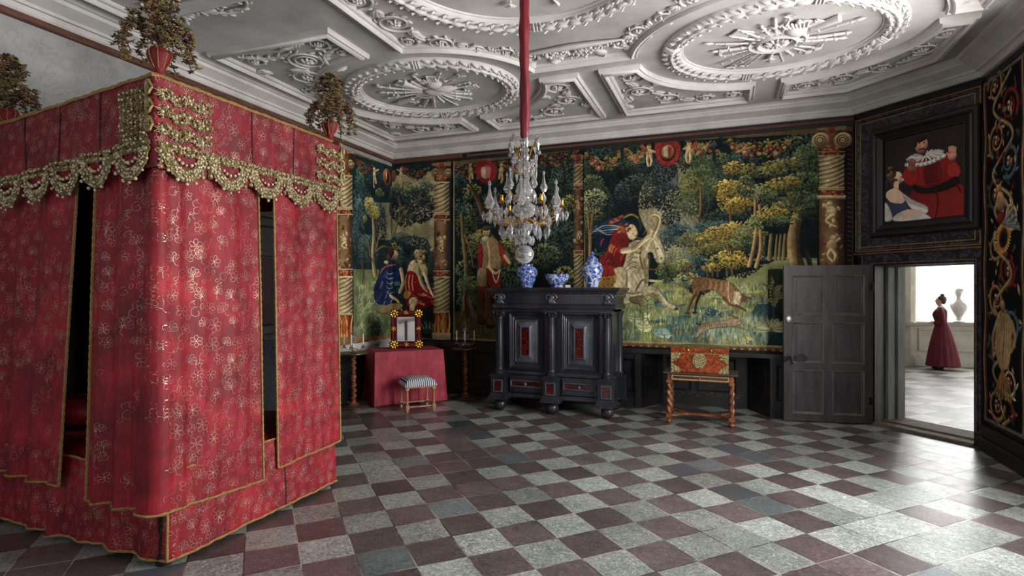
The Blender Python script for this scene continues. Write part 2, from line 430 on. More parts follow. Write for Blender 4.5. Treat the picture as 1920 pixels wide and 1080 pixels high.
# ---------------------------------------------------------------- cornice
room = [(XL,YF),(XR,YF),(XR,CY1),(CX0,CY0),(XL,YB)]
cprof = [(0,0),(.055,-.004),(.07,.012),(.08,.05),(.10,.056),(.115,.045),(.125,.07),(.20,.105),(.235,.118),(.24,.150),(.262,.156),(.27,.148),(.275,.175),(.31,.19),(.32,.20)]
m = MB(); m.sweep(room, [(o, h) for o, h in cprof], lambda a,b,h: (a, b, ZK+h), closed=True)
st(m, 'trim_1', M['plaster'], smooth=28, fixn=False)
m = MB()
m.box(XL, XL+.05, YF, 6.05, ZK-.055, ZK-.002)
st(m, 'trim_2', M['beam'], smooth=0)
m = MB(); m.box(-3.9, CX0, YB-.03, YB, ZK-.07, ZK-.035); m.box(-5.30,-4.0, YB-.035, YB, ZK-.075, ZK-.004)
st(m, 'trim_3', M['beam'], smooth=0)
m = MB(); m.box(XL, XL+.05, 6.05, YB, ZK-.055, ZK-.002); st(m, 'trim_11', M['beam'], smooth=0)

# ---------------------------------------------------------------- ceiling relief
CF = lambda a,b,h: (a, b, ZC-h)
mprof = [(0,0),(.002,.035),(.012,.048),(.022,.036),(.03,.036),(.042,.062),(.062,.07),(.075,.058),(.082,.034),(.095,.034),(.108,.024),(.118,.012),(.12,0)]
AX, EX, OY, MA, MBb = -3.30, .47, 5.98, 1.32, 1.11
YM = 3.88
def ell(cx, cy, a, b, t0, t1, n=26): return [(cx+a*math.cos(t0+(t1-t0)*i/n), cy+b*math.sin(t0+(t1-t0)*i/n)) for i in range(n+1)]
def e_t(cx, cy, a, b, x=None, y=None, s=1):
    if x is not None: u = (x-cx)/a; return math.atan2(s*math.sqrt(max(0,1-u*u)), u)
    v = (y-cy)/b; return math.atan2(v, s*math.sqrt(max(0,1-v*v)))
def ccw(P):
    A = sum(P[i][0]*P[(i+1)%len(P)][1]-P[(i+1)%len(P)][0]*P[i][1] for i in range(len(P)))
    return P if A > 0 else P[::-1]
mx = lambda P: [(2*(-1.415)-x, y) for x, y in P]
my = lambda P: [(x, 2*YM-y) for x, y in P]
panels = {}
# side panel (left of the oval)
t0 = e_t(AX,OY,MA,MBb,x=-3.42,s=-1); t1 = -PI + math.asin(.11/MBb)
panels['side'] = [(-4.93,4.22),(-3.42,4.22)] + ell(AX,OY,MA,MBb,t0,t1) + [(-4.93,5.87)]
t0 = e_t(AX,OY,MA,MBb,y=6.14,s=-1); t1 = e_t(AX,OY,MA,MBb,x=-3.44,s=1)
panels['corner'] = [(-4.96,6.14)] + ell(AX,OY,MA,MBb,t0,t1) + [(-3.44,7.66),(-4.96,7.66)]
t0 = e_t(AX,OY,MA,MBb,x=-3.17,s=1); t1 = e_t(AX,OY,MA,MBb,y=6.09,s=1)
panels['mid'] = [(-3.17,7.70)] + ell(AX,OY,MA,MBb,t0,t1) + [(-1.53,6.09),(-1.53,7.70)]
cen = []
t0 = e_t(AX,OY,MA,MBb,x=-3.07,s=-1); t1 = e_t(AX,OY,MA,MBb,y=5.84,s=1)
arc = ell(AX,OY,MA,MBb,t0,t1)
cen = arc + mx(arc)[::-1] + my(mx(arc)) + my(arc)[::-1]
m = MB(); m.sweep(ccw(cen), mprof, CF); m.build('central_panel_moulding', M['plaster'], ceiling, smooth=50, fixn=False)
cm = [(.56,7.70),(.62+0,7.08)]
t0 = e_t(EX,OY,MA,MBb,x=.60,s=1); t1 = e_t(EX,OY,MA,MBb,y=6.02,s=1)
panR = [(.60,7.72)] + ell(EX,OY,MA,MBb,t0,t1) + [(2.10,6.02),(2.10,6.98),(1.38,7.70)]
for nm, P in (('side',panels['side']),('side',mx(panels['side'])),('corner',panels['corner']),('corner',panR),('mid',panels['mid']),('mid',mx(panels['mid']))):
    m = MB(); m.sweep(ccw(P), mprof, CF); m.build('panel_moulding', M['plaster'], ceiling, smooth=50, fixn=False)
    if nm != 'x':
        m = MB(); m.sweep(ccw(my(P)), mprof, CF); m.build('panel_moulding', M['plaster'], ceiling, smooth=50, fixn=False)

def leaf3(m, x, y, ang, L, W, H=.022, h0=.012, lift=0.0, nu=6, nv=4):
    R = Matrix.Rotation(ang, 3, 'Z') @ Matrix.Rotation(lift, 3, 'Y')
    m.ball((x, y, ZC-h0), (L/2, W/2, H), nu, nv, R)
def wreath(cx, cy, a, b):
    m = MB()
    P = ccw(ell(cx,cy,a,b,0,2*PI,72)[:-1])
    # outer and inner beads plus the swelling body
    prof = [(-.005,0),(.0,.02),(.012,.03),(.024,.02),(.03,.022),(.05,.048),(.085,.062),(.12,.05),(.145,.024),(.15,.03),(.165,.042),(.18,.03),(.186,.016),(.2,.012),(.205,0)]
    m.sweep(P, prof, CF)
    am, bm_ = a-.085, b-.085
    L = 2*PI*math.sqrt((am*am+bm_*bm_)/2); N = int(L/.118)
    for k in range(N):
        t = 2*PI*k/N; x = cx+am*math.cos(t); y = cy+bm_*math.sin(t)
        tg = math.atan2(bm_*math.cos(t), -am*math.sin(t))
        nx_, ny_ = math.cos(tg-PI/2), math.sin(tg-PI/2)
        if k % (N//4) == 2:
            for q in (-.03, 0, .03):
                x2, y2 = x+math.cos(tg)*q, y+math.sin(tg)*q
                m.tube([(x2-nx_*.078,y2-ny_*.078,ZC-.03),(x2,y2,ZC-.075),(x2+nx_*.078,y2+ny_*.078,ZC-.03)], .011, 5)
            continue
        for off, da, s_ in ((-.052,.42,1),(0,0,1.1),(.052,-.42,1)):
            leaf3(m, x+nx_*off*1.05, y+ny_*off*1.05, tg-da+rnd.uniform(-.1,.1), .15*s_, .052, .024, .052-abs(off)*.35, .16)
        for off in (-.062,.062):   # curled tips
            x2, y2 = x+nx_*off+math.cos(tg)*.07, y+ny_*off+math.sin(tg)*.07
            m.tube([(x2-math.cos(tg)*.03,y2-math.sin(tg)*.03,ZC-.045),(x2,y2,ZC-.07),(x2+nx_*off*.45,y2+ny_*off*.45,ZC-.058)], [.013,.011,.003], 5)
    return m
def staff(m, cx, cy, ang, r0, r1, w=.016, head=None):
    c_, s_ = math.cos(ang), math.sin(ang)
    m.tube([(cx+c_*r0,cy+s_*r0,ZC-.02),(cx+c_*(r0+r1)/2,cy+s_*(r0+r1)/2,ZC-.03),(cx+c_*r1,cy+s_*r1,ZC-.024)], [w*.9,w,w*.8], 6)
    for q in (.45,.72,.93): m.ball((cx+c_*(r0+(r1-r0)*q),cy+s_*(r0+(r1-r0)*q),ZC-.028),(w*1.5,w*1.5,w*1.2),6,4)
    x, y = cx+c_*r1, cy+s_*r1
    if head == 'spear': leaf3(m, x+c_*.03, y+s_*.03, ang, .10, .035, .014, .022)
    if head == 'flag':
        px_, py_ = -s_, c_
        m.box(-1,1,-1,1,0,0.014, lambda p: (x-c_*.1+c_*.09*p[0]+px_*(.06+.06*p[1]), y-s_*.1+s_*.09*p[0]+py_*(.06+.06*p[1]), ZC-.012-p[2]))
    if head == 'flare':
        for q in range(9):
            a2 = ang + (q-4)*.28; m.tube([(x,y,ZC-.03),(x+math.cos(a2)*.07,y+math.sin(a2)*.07,ZC-.035)],[.012,.002],4)
    if head == 'cannon': m.tube([(x-c_*.25,y-s_*.25,ZC-.03),(x,y,ZC-.03)],[.028,.038],8)
    if head == 'axe': leaf3(m, x-s_*.03, y+c_*.03, ang+PI/2, .09, .05, .012, .022)
def trophy(cx, cy, a, b, seed, rosette=False):
    m = MB(); r = random.Random(seed)
    heads = ['spear','flag','axe','flare','cannon','spear',None,'flag',None]
    N = 22
    for k in range(N):
        t = 2*PI*(k+r.uniform(-.25,.25))/N
        R_ = 1/math.sqrt((math.cos(t)/a)**2+(math.sin(t)/b)**2)
        staff(m, cx, cy, t, .16*R_, R_*r.uniform(.55,.85), r.uniform(.009,.016), heads[r.randrange(len(heads))])
    if rosette:
        for q, h in ((.22,.03),(.15,.045)):
            m.sweep(ccw(ell(cx,cy,q*1.15,q,0,2*PI,28)[:-1]), [(-.03,0),(-.02,h),(0,h+.012),(.02,h),(.03,.01)], CF)
        for k in range(12): leaf3(m, cx+math.cos(k*PI/6)*.075, cy+math.sin(k*PI/6)*.07, k*PI/6, .085, .034, .02, .04)
        m.ball((cx,cy,ZC-.05),(.03,.03,.02),8,5)
        for k in range(24): m.ball((cx+math.cos(k*PI/12)*.25, cy+math.sin(k*PI/12)*.22, ZC-.02),(.016,.016,.016),5,4)
    else:
        m.ball((cx+.02,cy+.02,ZC-.02),(.13,.085,.05),14,8,Matrix.Rotation(.5,3,'Z'))
        m.sweep(ccw(ell(cx-.14,cy+.08,.12,.1,0,2*PI,24)[:-1]), [(-.02,0),(-.01,.03),(.005,.036),(.03,.026),(.09,.04)], CF)
        m.tube([(cx+.1,cy-.1,ZC-.03),(cx+.25,cy-.06,ZC-.05),(cx+.34,cy-.04,ZC-.03)],[.03,.05,.02],8)
    # helmet
    m.ball((cx+.18*a, cy-.34*b, ZC-.03),(.10,.075,.06),12,7,Matrix.Rotation(.3,3,'Z'))
    for k in range(7): leaf3(m, cx+.18*a-.10+.03*k, cy-.34*b-.09-.012*math.sin(k), .9+.12*k, .10,.03,.022,.03)
    for k in range(10):
        t = r.uniform(0,2*PI); q = r.uniform(.45,.7)
        m.tube([(cx+a*q*math.cos(t),cy+b*q*math.sin(t),ZC-.02),(cx+a*q*math.cos(t+.06),cy+b*q*math.sin(t+.06),ZC-.035),(cx+a*q*math.cos(t+.13),cy+b*(q+.03)*math.sin(t+.13),ZC-.02)],[.008,.014,.004],5)
    return m
wreath(AX,OY,1.07,.91).build('wreath', M['plaster'], ceiling, smooth=50, fixn=False)
wreath(EX,OY,1.07,.91).build('wreath', M['plaster'], ceiling, smooth=50, fixn=False)
wreath(-1.41,3.74,1.19,1.19).build('wreath', M['plaster'], ceiling, smooth=50, fixn=False)
trophy(AX,OY,.82,.68,3).build('trophy_relief', M['plaster'], ceiling, smooth=50, fixn=False)
trophy(EX,OY,.82,.68,5,True).build('trophy_relief', M['plaster'], ceiling, smooth=50, fixn=False)
trophy(-1.41,3.74,.95,.95,11).build('trophy_relief', M['plaster'], ceiling, smooth=50, fixn=False)

def rosette(m, x, y, r, n=6):
    for k in range(n): leaf3(m, x+math.cos(k*2*PI/n)*r*.55, y+math.sin(k*2*PI/n)*r*.55, k*2*PI/n, r*.95, r*.5, .02, .02)
    m.ball((x,y,ZC-.028),(r*.3,r*.3,.02),6,4)
def spiral(m, cx, cy, R, a0, d=1, turns=1.35, w=.013, leaves=True, ros=True):
    n = int(26*turns); P = []; W = []
    for i in range(n+1):
        q = i/n; a = a0 + d*2*PI*turns*q; r = R*(1-.62*q)
        P.append((cx+r*math.cos(a), cy+r*math.sin(a), ZC-.016)); W.append(w*(1-.45*q))
    m.tube(P, W, 6)
    if leaves:
        for i in range(2, int(n*.62), 3):
            x, y, _ = P[i]; a = a0+d*2*PI*turns*i/n
            leaf3(m, x+math.cos(a)*R*.16, y+math.sin(a)*R*.16, a+d*.9, R*.42, R*.15, .014, .010)
    if ros: rosette(m, cx, cy, R*.34)
    return P[0]
def stem(m, p, q, bend, w=.017):
    mx_, my_ = (p[0]+q[0])/2, (p[1]+q[1])/2; dx, dy = q[0]-p[0], q[1]-p[1]
    c = (mx_-dy*bend, my_+dx*bend)
    P = []
    for i in range(11):
        t = i/10; P.append(((1-t)**2*p[0]+2*t*(1-t)*c[0]+t*t*q[0], (1-t)**2*p[1]+2*t*(1-t)*c[1]+t*t*q[1], ZC-.016))
    m.tube(P, [w*(.5+.5*math.sin(PI*(i+1)/12)) for i in range(11)], 6)
    ax = math.atan2(dy,dx)
    for i in (3,5,7):
        for s_ in (-1,1): leaf3(m, P[i][0]-math.sin(ax)*s_*.03, P[i][1]+math.cos(ax)*s_*.03, ax+s_*.7, .10, .036, .016, .012)
def fan(m, x, y, a, r, n=5):
    for k in range(n): leaf3(m, x+math.cos(a+(k-(n-1)/2)*.38)*r*.5, y+math.sin(a+(k-(n-1)/2)*.38)*r*.5, a+(k-(n-1)/2)*.38, r, r*.24, .02, .012)
def orn(spirals, stems=(), fans=(), mirror=False, extra=None):
    for mir in ((0,1) if mirror else (0,)):
        m = MB(); X = (lambda x: 2*(-1.415)-x) if mir else (lambda x: x); A = (lambda a: PI-a) if mir else (lambda a: a)
        for s_ in spirals:
            x, y, R, a0, d = s_[:5]
            spiral(m, X(x), y, R, A(a0), -d if mir else d, s_[5] if len(s_) > 5 else 1.35)
        for p, q, b in stems: stem(m, (X(p[0]),p[1]), (X(q[0]),q[1]), -b if mir else b)
        for x, y, a, r in fans: fan(m, X(x), y, A(a), r)
        if extra and not mir: extra(m)
        m.build('scroll_relief', M['plaster'], ceiling, smooth=50, fixn=False)
orn([(-4.10,4.74,.21,2.2,1,1.9),(-4.42,5.12,.20,.3,-1),(-4.66,5.50,.13,1.2,1),(-3.72,4.45,.12,2.5,-1),(-3.62,4.70,.07,0,1),(-4.62,4.55,.12,4,1)],
    [((-4.7,4.4),(-4.1,4.5),.3),((-3.95,4.9),(-3.6,4.6),-.4),((-4.3,5.3),(-4.62,5.4),.3),((-4.75,5.65),(-4.6,5.75),.4),((-4.2,4.45),(-3.85,4.4),-.3)],
    [(-3.95,4.95,.9,.16),(-4.3,4.9,2.6,.18),(-4.75,4.75,2.0,.15),(-4.0,4.45,-1.2,.13)], mirror=True)
orn([(-4.3,3.1,.26,1,1,1.6),(-3.85,3.5,.16,2,-1),(-4.6,3.55,.15,0,1),(-3.9,2.8,.16,3,1)],[((-4.6,3.3),(-4.3,3.6),.3),((-4.1,3.3),(-3.8,3.6),-.3),((-4.2,3.5),(-3.9,3.7),.3)],
    [(-4.2,3.45,1.4,.22),(-4.0,3.4,1.1,.22),(-4.4,3.45,1.9,.2),(-3.7,3.4,.6,.14)], mirror=True)
orn([(-4.62,6.65,.11,1,1),(-4.55,7.05,.14,0,-1),(-4.25,7.36,.14,2,1),(-3.85,7.42,.13,0,-1),(-3.58,7.40,.08,2,1)],[((-4.5,6.75),(-4.6,6.95),.3),((-4.4,7.15),(-4.3,7.25),.3),((-4.1,7.45),(-3.95,7.45),-.4)],[(-4.75,6.4,1.5,.14),(-4.68,7.4,2.5,.14)])
orn([(-1.85,6.42,.15,2,1),(-1.86,6.9,.17,0,-1),(-2.15,7.25,.17,1,1),(-2.6,7.42,.13,2,-1),(-2.92,7.42,.1,2,1)],[((-1.75,6.55),(-1.8,6.75),.4),((-2.0,7.0),(-2.1,7.1),.4),((-2.3,7.35),(-2.5,7.4),-.4)],[(-1.75,7.2,-.6,.16),(-2.05,6.65,2.4,.14),(-1.72,7.45,0,.12)], mirror=True)
orn([(.9,7.4,.13,0,1),(1.25,7.3,.14,2,-1),(1.6,7.1,.13,0,1),(1.85,6.7,.13,2,-1),(1.95,6.35,.1,1,1)],[((1.0,7.5),(1.15,7.4),.3),((1.35,7.2),(1.5,7.15),-.3),((1.7,7.0),(1.85,6.8),.3)],[(1.0,7.2,.6,.12)])
def basket(m):
    r = random.Random(4)
    for k in range(120):
        x = r.gauss(-1.415,.26); y = 5.46 + abs(r.gauss(0,.07)) - .04*abs(x+1.415)*3
        m.ball((x,y,ZC-.02),(r.uniform(.012,.026),)*2+(.02,),6,4)
    m.tube([(-1.95,5.40,ZC-.02),(-1.7,5.36,ZC-.035),(-1.415,5.34,ZC-.04),(-1.13,5.36,ZC-.035),(-.88,5.40,ZC-.02)],[.006,.022,.03,.022,.006],6)
orn([(-2.78,4.35,.17,1,1,1.5),(-2.86,4.72,.09,0,1),(-2.6,4.86,.14,2,-1,1.5),(-2.32,5.12,.13,0,1),(-2.08,5.28,.10,2,-1),(-1.9,5.50,.10,0,1),(-2.86,3.9,.14,2,-1)],
    [((-2.7,4.5),(-2.7,4.75),.3),((-2.45,4.95),(-2.4,5.0),.4),((-2.25,5.25),(-2.15,5.2),.3),((-1.98,5.35),(-1.95,5.42),.3),((-2.8,4.1),(-2.85,4.2),.2)],
    [(-2.0,5.6,.3,.15),(-2.2,5.42,-.3,.1),(-1.72,5.62,.3,.14)], mirror=True, extra=basket)
# ================================================================ PAINTED / WOVEN PICTURES (vertex colour on fine grids)
class Canvas:
    def __init__(s, w, h, res, tocv, bg):
        s.res = res; s.W = int(w/res)+1; s.H = int(h/res)+1; s.w = w; s.h = h
        s.A = np.zeros((s.H, s.W, 3), np.float32); s.A[:] = np.array(bg)/255.
        s.tocv = tocv; s.rs = np.random.RandomState(5)
    def c(s, p): u, v = s.tocv(*p); return (u/s.res, v/s.res)
    def cp(s, P): return np.array([s.c(p) for p in P], np.float32)
    def _win(s, x0, x1, y0, y1):
        x0 = max(0, int(x0)); y0 = max(0, int(y0)); x1 = min(s.W, int(x1)+2); y1 = min(s.H, int(y1)+2)
        return (x0, x1, y0, y1) if x1 > x0 and y1 > y0 else None
    def poly(s, P, col, col2=None, noise=.08, raw=False, smooth=True, alpha=1.0):
        Q = s.cp(P) if not raw else np.array(P, np.float32)
        if smooth and len(Q) > 3:
            n = len(Q); R = []
            for i in range(n):
                p0, p1, p2, p3 = Q[i-1], Q[i], Q[(i+1) % n], Q[(i+2) % n]
                for t in (0, .33, .66): R.append(.5*((2*p1)+(-p0+p2)*t+(2*p0-5*p1+4*p2-p3)*t*t+(-p0+3*p1-3*p2+p3)*t**3))
            Q = np.array(R)
        w = s._win(Q[:,0].min(), Q[:,0].max(), Q[:,1].min(), Q[:,1].max())
        if not w: return
        x0, x1, y0, y1 = w; X, Y = np.meshgrid(np.arange(x0, x1), np.arange(y0, y1)); ins = np.zeros(X.shape, bool)
        for i in range(len(Q)):
            ax, ay = Q[i-1]; bx, by = Q[i]
            if ay == by: continue
            ins ^= ((ay > Y) != (by > Y)) & (X < (bx-ax)*(Y-ay)/(by-ay)+ax)
        c = np.array(col, np.float32)/255.
        if col2 is not None:
            t = ((X-x0)/(x1-x0)*.6+(1-(Y-y0)/(y1-y0))*.4)[..., None]; c = c*(1-t)+np.array(col2, np.float32)/255.*t
        else: c = np.broadcast_to(c, X.shape+(3,))
        c = c*(1+s.rs.uniform(-noise, noise, X.shape))[..., None]
        if smooth and ins.sum() > 420:
            er = ins.copy(); er[1:] &= ins[:-1]; er[:-1] &= ins[1:]; er[:, 1:] &= ins[:, :-1]; er[:, :-1] &= ins[:, 1:]
            er2 = er.copy(); er2[:, :-2] &= er[:, 2:]; er2[2:] &= er[:-2]
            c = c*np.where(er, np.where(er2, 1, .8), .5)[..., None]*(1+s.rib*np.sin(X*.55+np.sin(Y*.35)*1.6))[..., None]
        A = s.A[y0:y1, x0:x1]; A[ins] = A[ins]*(1-alpha)+c[ins]*alpha
    def line(s, P, w, col, raw=False, alpha=1.0, smooth=True, shade=None):
        Q = s.cp(P) if not raw else np.array(P, np.float32)
        if smooth and len(Q) > 2:
            R = []
            for i in range(len(Q)-1):
                p0, p1, p2, p3 = Q[max(i-1, 0)], Q[i], Q[i+1], Q[min(i+2, len(Q)-1)]
                for t in (0, .25, .5, .75): R.append(.5*((2*p1)+(-p0+p2)*t+(2*p0-5*p1+4*p2-p3)*t*t+(-p0+3*p1-3*p2+p3)*t**3))
            R.append(Q[-1]); Q = np.array(R)
        n = len(Q); ww = w if isinstance(w, (tuple, list)) else (w, w)
        k = s.scale_at
        for i in range(n-1):
            f = i/max(1, n-2) if n > 2 else 0
            r = (ww[0]*(1-f)+ww[-1]*f)/2*k
            (ax, ay), (bx, by) = Q[i], Q[i+1]
            win = s._win(min(ax, bx)-r-1, max(ax, bx)+r+1, min(ay, by)-r-1, max(ay, by)+r+1)
            if not win: continue
            x0, x1, y0, y1 = win; X, Y = np.meshgrid(np.arange(x0, x1), np.arange(y0, y1))
            dx, dy = bx-ax, by-ay; L = dx*dx+dy*dy+1e-9; t = np.clip(((X-ax)*dx+(Y-ay)*dy)/L, 0, 1)
            d = np.hypot(X-ax-t*dx, Y-ay-t*dy); a = np.clip(r-d+.5, 0, 1)*alpha
            c = np.array(col, np.float32)/255.
            if shade is not None:
                sd = ((X-ax)*dy-(Y-ay)*dx)/math.sqrt(L)/max(r, 1e-3); c = c*(1+shade*np.clip(sd, -1, 1))[..., None]
            A = s.A[y0:y1, x0:x1]; A[:] = A*(1-a[..., None])+c*a[..., None]
    rib = .07; scale_at = 1.3; sat = .84; tint = (1.0, .985, .93)
    def ell(s, cx, cy, rx, ry, col, ang=0, sh=.35, raw=False, alpha=1.0):
        x, y = s.c((cx, cy)) if not raw else (cx, cy)
        if not raw: k = s.scale_at; rx *= k; ry *= k
        R = max(rx, ry)+1; w = s._win(x-R, x+R, y-R, y+R)
        if not w: return
        x0, x1, y0, y1 = w; X, Y = np.meshgrid(np.arange(x0, x1), np.arange(y0, y1)); dx = X-x; dy = Y-y
        c_, s_ = math.cos(ang), math.sin(ang); u = (dx*c_+dy*s_)/max(rx, .5); v = (-dx*s_+dy*c_)/max(ry, .5)
        q = u*u+v*v; a = np.clip((1.0-q)*min(rx, ry)*.9+.3, 0, 1)*alpha
        c = np.array(col, np.float32)/255.*(1+sh*np.clip(dy/R-.3*dx/R, -1, 1)-.35*sh*q.clip(0,1))[..., None]
        A = s.A[y0:y1, x0:x1]; A[:] = A*(1-a[..., None])+c*a[..., None]
    def leaf(s, x, y, L, W, ang, c):   # raw coordinates
        R = L/2+1; w = s._win(x-R, x+R, y-R, y+R)
        if not w: return
        x0, x1, y0, y1 = w; X, Y = np.meshgrid(np.arange(x0, x1), np.arange(y0, y1)); dx = X-x; dy = Y-y
        c_, s_ = math.cos(ang), math.sin(ang); u = (dx*c_+dy*s_)/(L/2); v = (-dx*s_+dy*c_)/(W/2)
        q = np.abs(v)/(1-.55*np.clip(u,-1,1)*.6+1e-3)+u*u; a = np.clip((1.05-q)*1.9, 0, 1)
        rim = np.clip((u+.25)*.8, -.4, .7)
        col = c*(1+.55*rim-.35*(q > .72))[..., None]
        A = s.A[y0:y1, x0:x1]; A[:] = A*(1-a[..., None])+col*a[..., None]
    def bush(s, cx, cy, rx, ry, pal, size=5, dens=1.0, light=(-.2,.7), edge=1.0):
        x, y = s.c((cx, cy)); k = s.scale_at; rx *= k; ry *= k; L = size*k
        lo, hi = np.array(pal[0], np.float32)/255., np.array(pal[1], np.float32)/255.
        n = int(dens*rx*ry*PI/(L*L*.22)); r = s.rs
        q = np.sqrt(r.uniform(0, 1, n)); a = r.uniform(0, 2*PI, n); o = np.argsort(-q)
        for i in o:
            u, v = q[i]*math.cos(a[i]), q[i]*math.sin(a[i])
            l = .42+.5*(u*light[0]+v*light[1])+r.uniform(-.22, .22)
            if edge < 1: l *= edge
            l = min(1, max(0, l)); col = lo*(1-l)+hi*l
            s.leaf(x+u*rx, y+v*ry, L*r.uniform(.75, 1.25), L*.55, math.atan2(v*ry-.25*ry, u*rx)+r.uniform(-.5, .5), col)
    def grass(s, x0, x1, y0, y1, pal, n, h=10):
        for _ in range(n):
            px, py = s.rs.uniform(x0, x1), s.rs.uniform(y0, y1); c = np.array(pal[s.rs.randint(len(pal))])*s.rs.uniform(.8, 1.15)
            hh = h*s.rs.uniform(.6, 1.3); dx = s.rs.uniform(-.35, .35)*hh
            s.line([(px, py), (px+dx*.3, py-hh*.6), (px+dx, py-hh)], (1.6, .5), c, smooth=False, alpha=.6)
    def noise_mul(s, amt=.16, cells=(60, 26)):
        for sc in (1, 2.6, 6):
            h, w = int(cells[1]*sc)+2, int(cells[0]*sc)+2; g = s.rs.uniform(-1, 1, (h, w)); yy = np.linspace(0, h-1.01, s.H); xx = np.linspace(0, w-1.01, s.W)
            yi = yy.astype(int); xi = xx.astype(int); fy = (yy-yi)[:, None]; fx = (xx-xi)[None]
            v = (g[yi][:, xi]*(1-fy)*(1-fx)+g[yi+1][:, xi]*fy*(1-fx)+g[yi][:, xi+1]*(1-fy)*fx+g[yi+1][:, xi+1]*fy*fx)
            s.A *= (1+amt/sc**.5*v)[..., None]
    def mesh(s, name, mat, i0, i1, fn, parent=None, gain=1.0, step=1):
        cols = np.arange(i0, i1+1, step); nx = len(cols); ny = s.H
        U = np.tile(cols*s.res, ny); V = np.repeat(np.arange(ny)*s.res, nx)
        co = fn(U, V).astype(np.float32)
        A = np.clip(s.A[:, cols]*1.0, 0, 1).reshape(-1, 3)
        lum = A.mean(1, keepdims=True); A = np.clip(lum+(A-lum)*s.sat, 0, 1)*np.array(s.tint); A = np.clip(.8*A+.2*(A*A*(3-2*A)), 0, 1)
        lin = np.where(A <= .04045, A/12.92, ((A+.055)/1.055)**2.4)*gain
        idx = np.arange(nx*ny).reshape(ny, nx); q = np.stack([idx[:-1, :-1], idx[:-1, 1:], idx[1:, 1:], idx[1:, :-1]], -1).reshape(-1, 4)
        me = bpy.data.meshes.new(name); me.vertices.add(nx*ny); me.vertices.foreach_set('co', co.ravel())
        nf = len(q); me.loops.add(nf*4); me.loops.foreach_set('vertex_index', q.ravel().astype(np.int32))
        me.polygons.add(nf); me.polygons.foreach_set('loop_start', np.arange(0, nf*4, 4, dtype=np.int32))
        me.polygons.foreach_set('loop_total', np.full(nf, 4, np.int32)); me.polygons.foreach_set('use_smooth', [True]*nf)
        me.update(calc_edges=True)
        ca = me.color_attributes.new('paint', 'FLOAT_COLOR', 'POINT')
        ca.data.foreach_set('color', np.concatenate([lin, np.ones((len(lin), 1))], 1).astype(np.float32).ravel())
        me.materials.append(mat); o = bpy.data.objects.new(name, me); COL.objects.link(o)
        if parent: o.parent = parent
        return o

DARK = ((12,19,22),(78,98,88)); NAVY = ((10,17,24),(58,78,86)); TEAL = ((22,42,50),(96,126,116)); GREEN = ((28,42,36),(132,138,88))
OLIVE = ((40,48,32),(170,160,92)); YEL = ((66,62,28),(224,186,92)); PALE = ((52,62,48),(190,188,134)); MOSS = ((36,52,40),(120,128,84)); BLUE = ((26,44,54),(92,120,122))
# ---- unrolled wall canvas: u = 0 at the left end of the hanging on the left wall, corner at U0
U0, ZT0, ZT1 = 1.9, .845, 3.765
TY, TX = YB-.05, XL+.05
def wall_cv(px, py):
    if px < 734.5: y, z = on_x(px, py, TX); return (U0-(TY-y), z-ZT0)
    x, z = on_y(px, py, TY); return (U0+(x-TX), z-ZT0)
T = Canvas(U0+(CX0-.02-TX), ZT1-ZT0, .0062, wall_cv, (24,36,40)); T.scale_at = 1.25
T.A[:] *= np.linspace(.9, 1.1, T.H)[:, None, None]
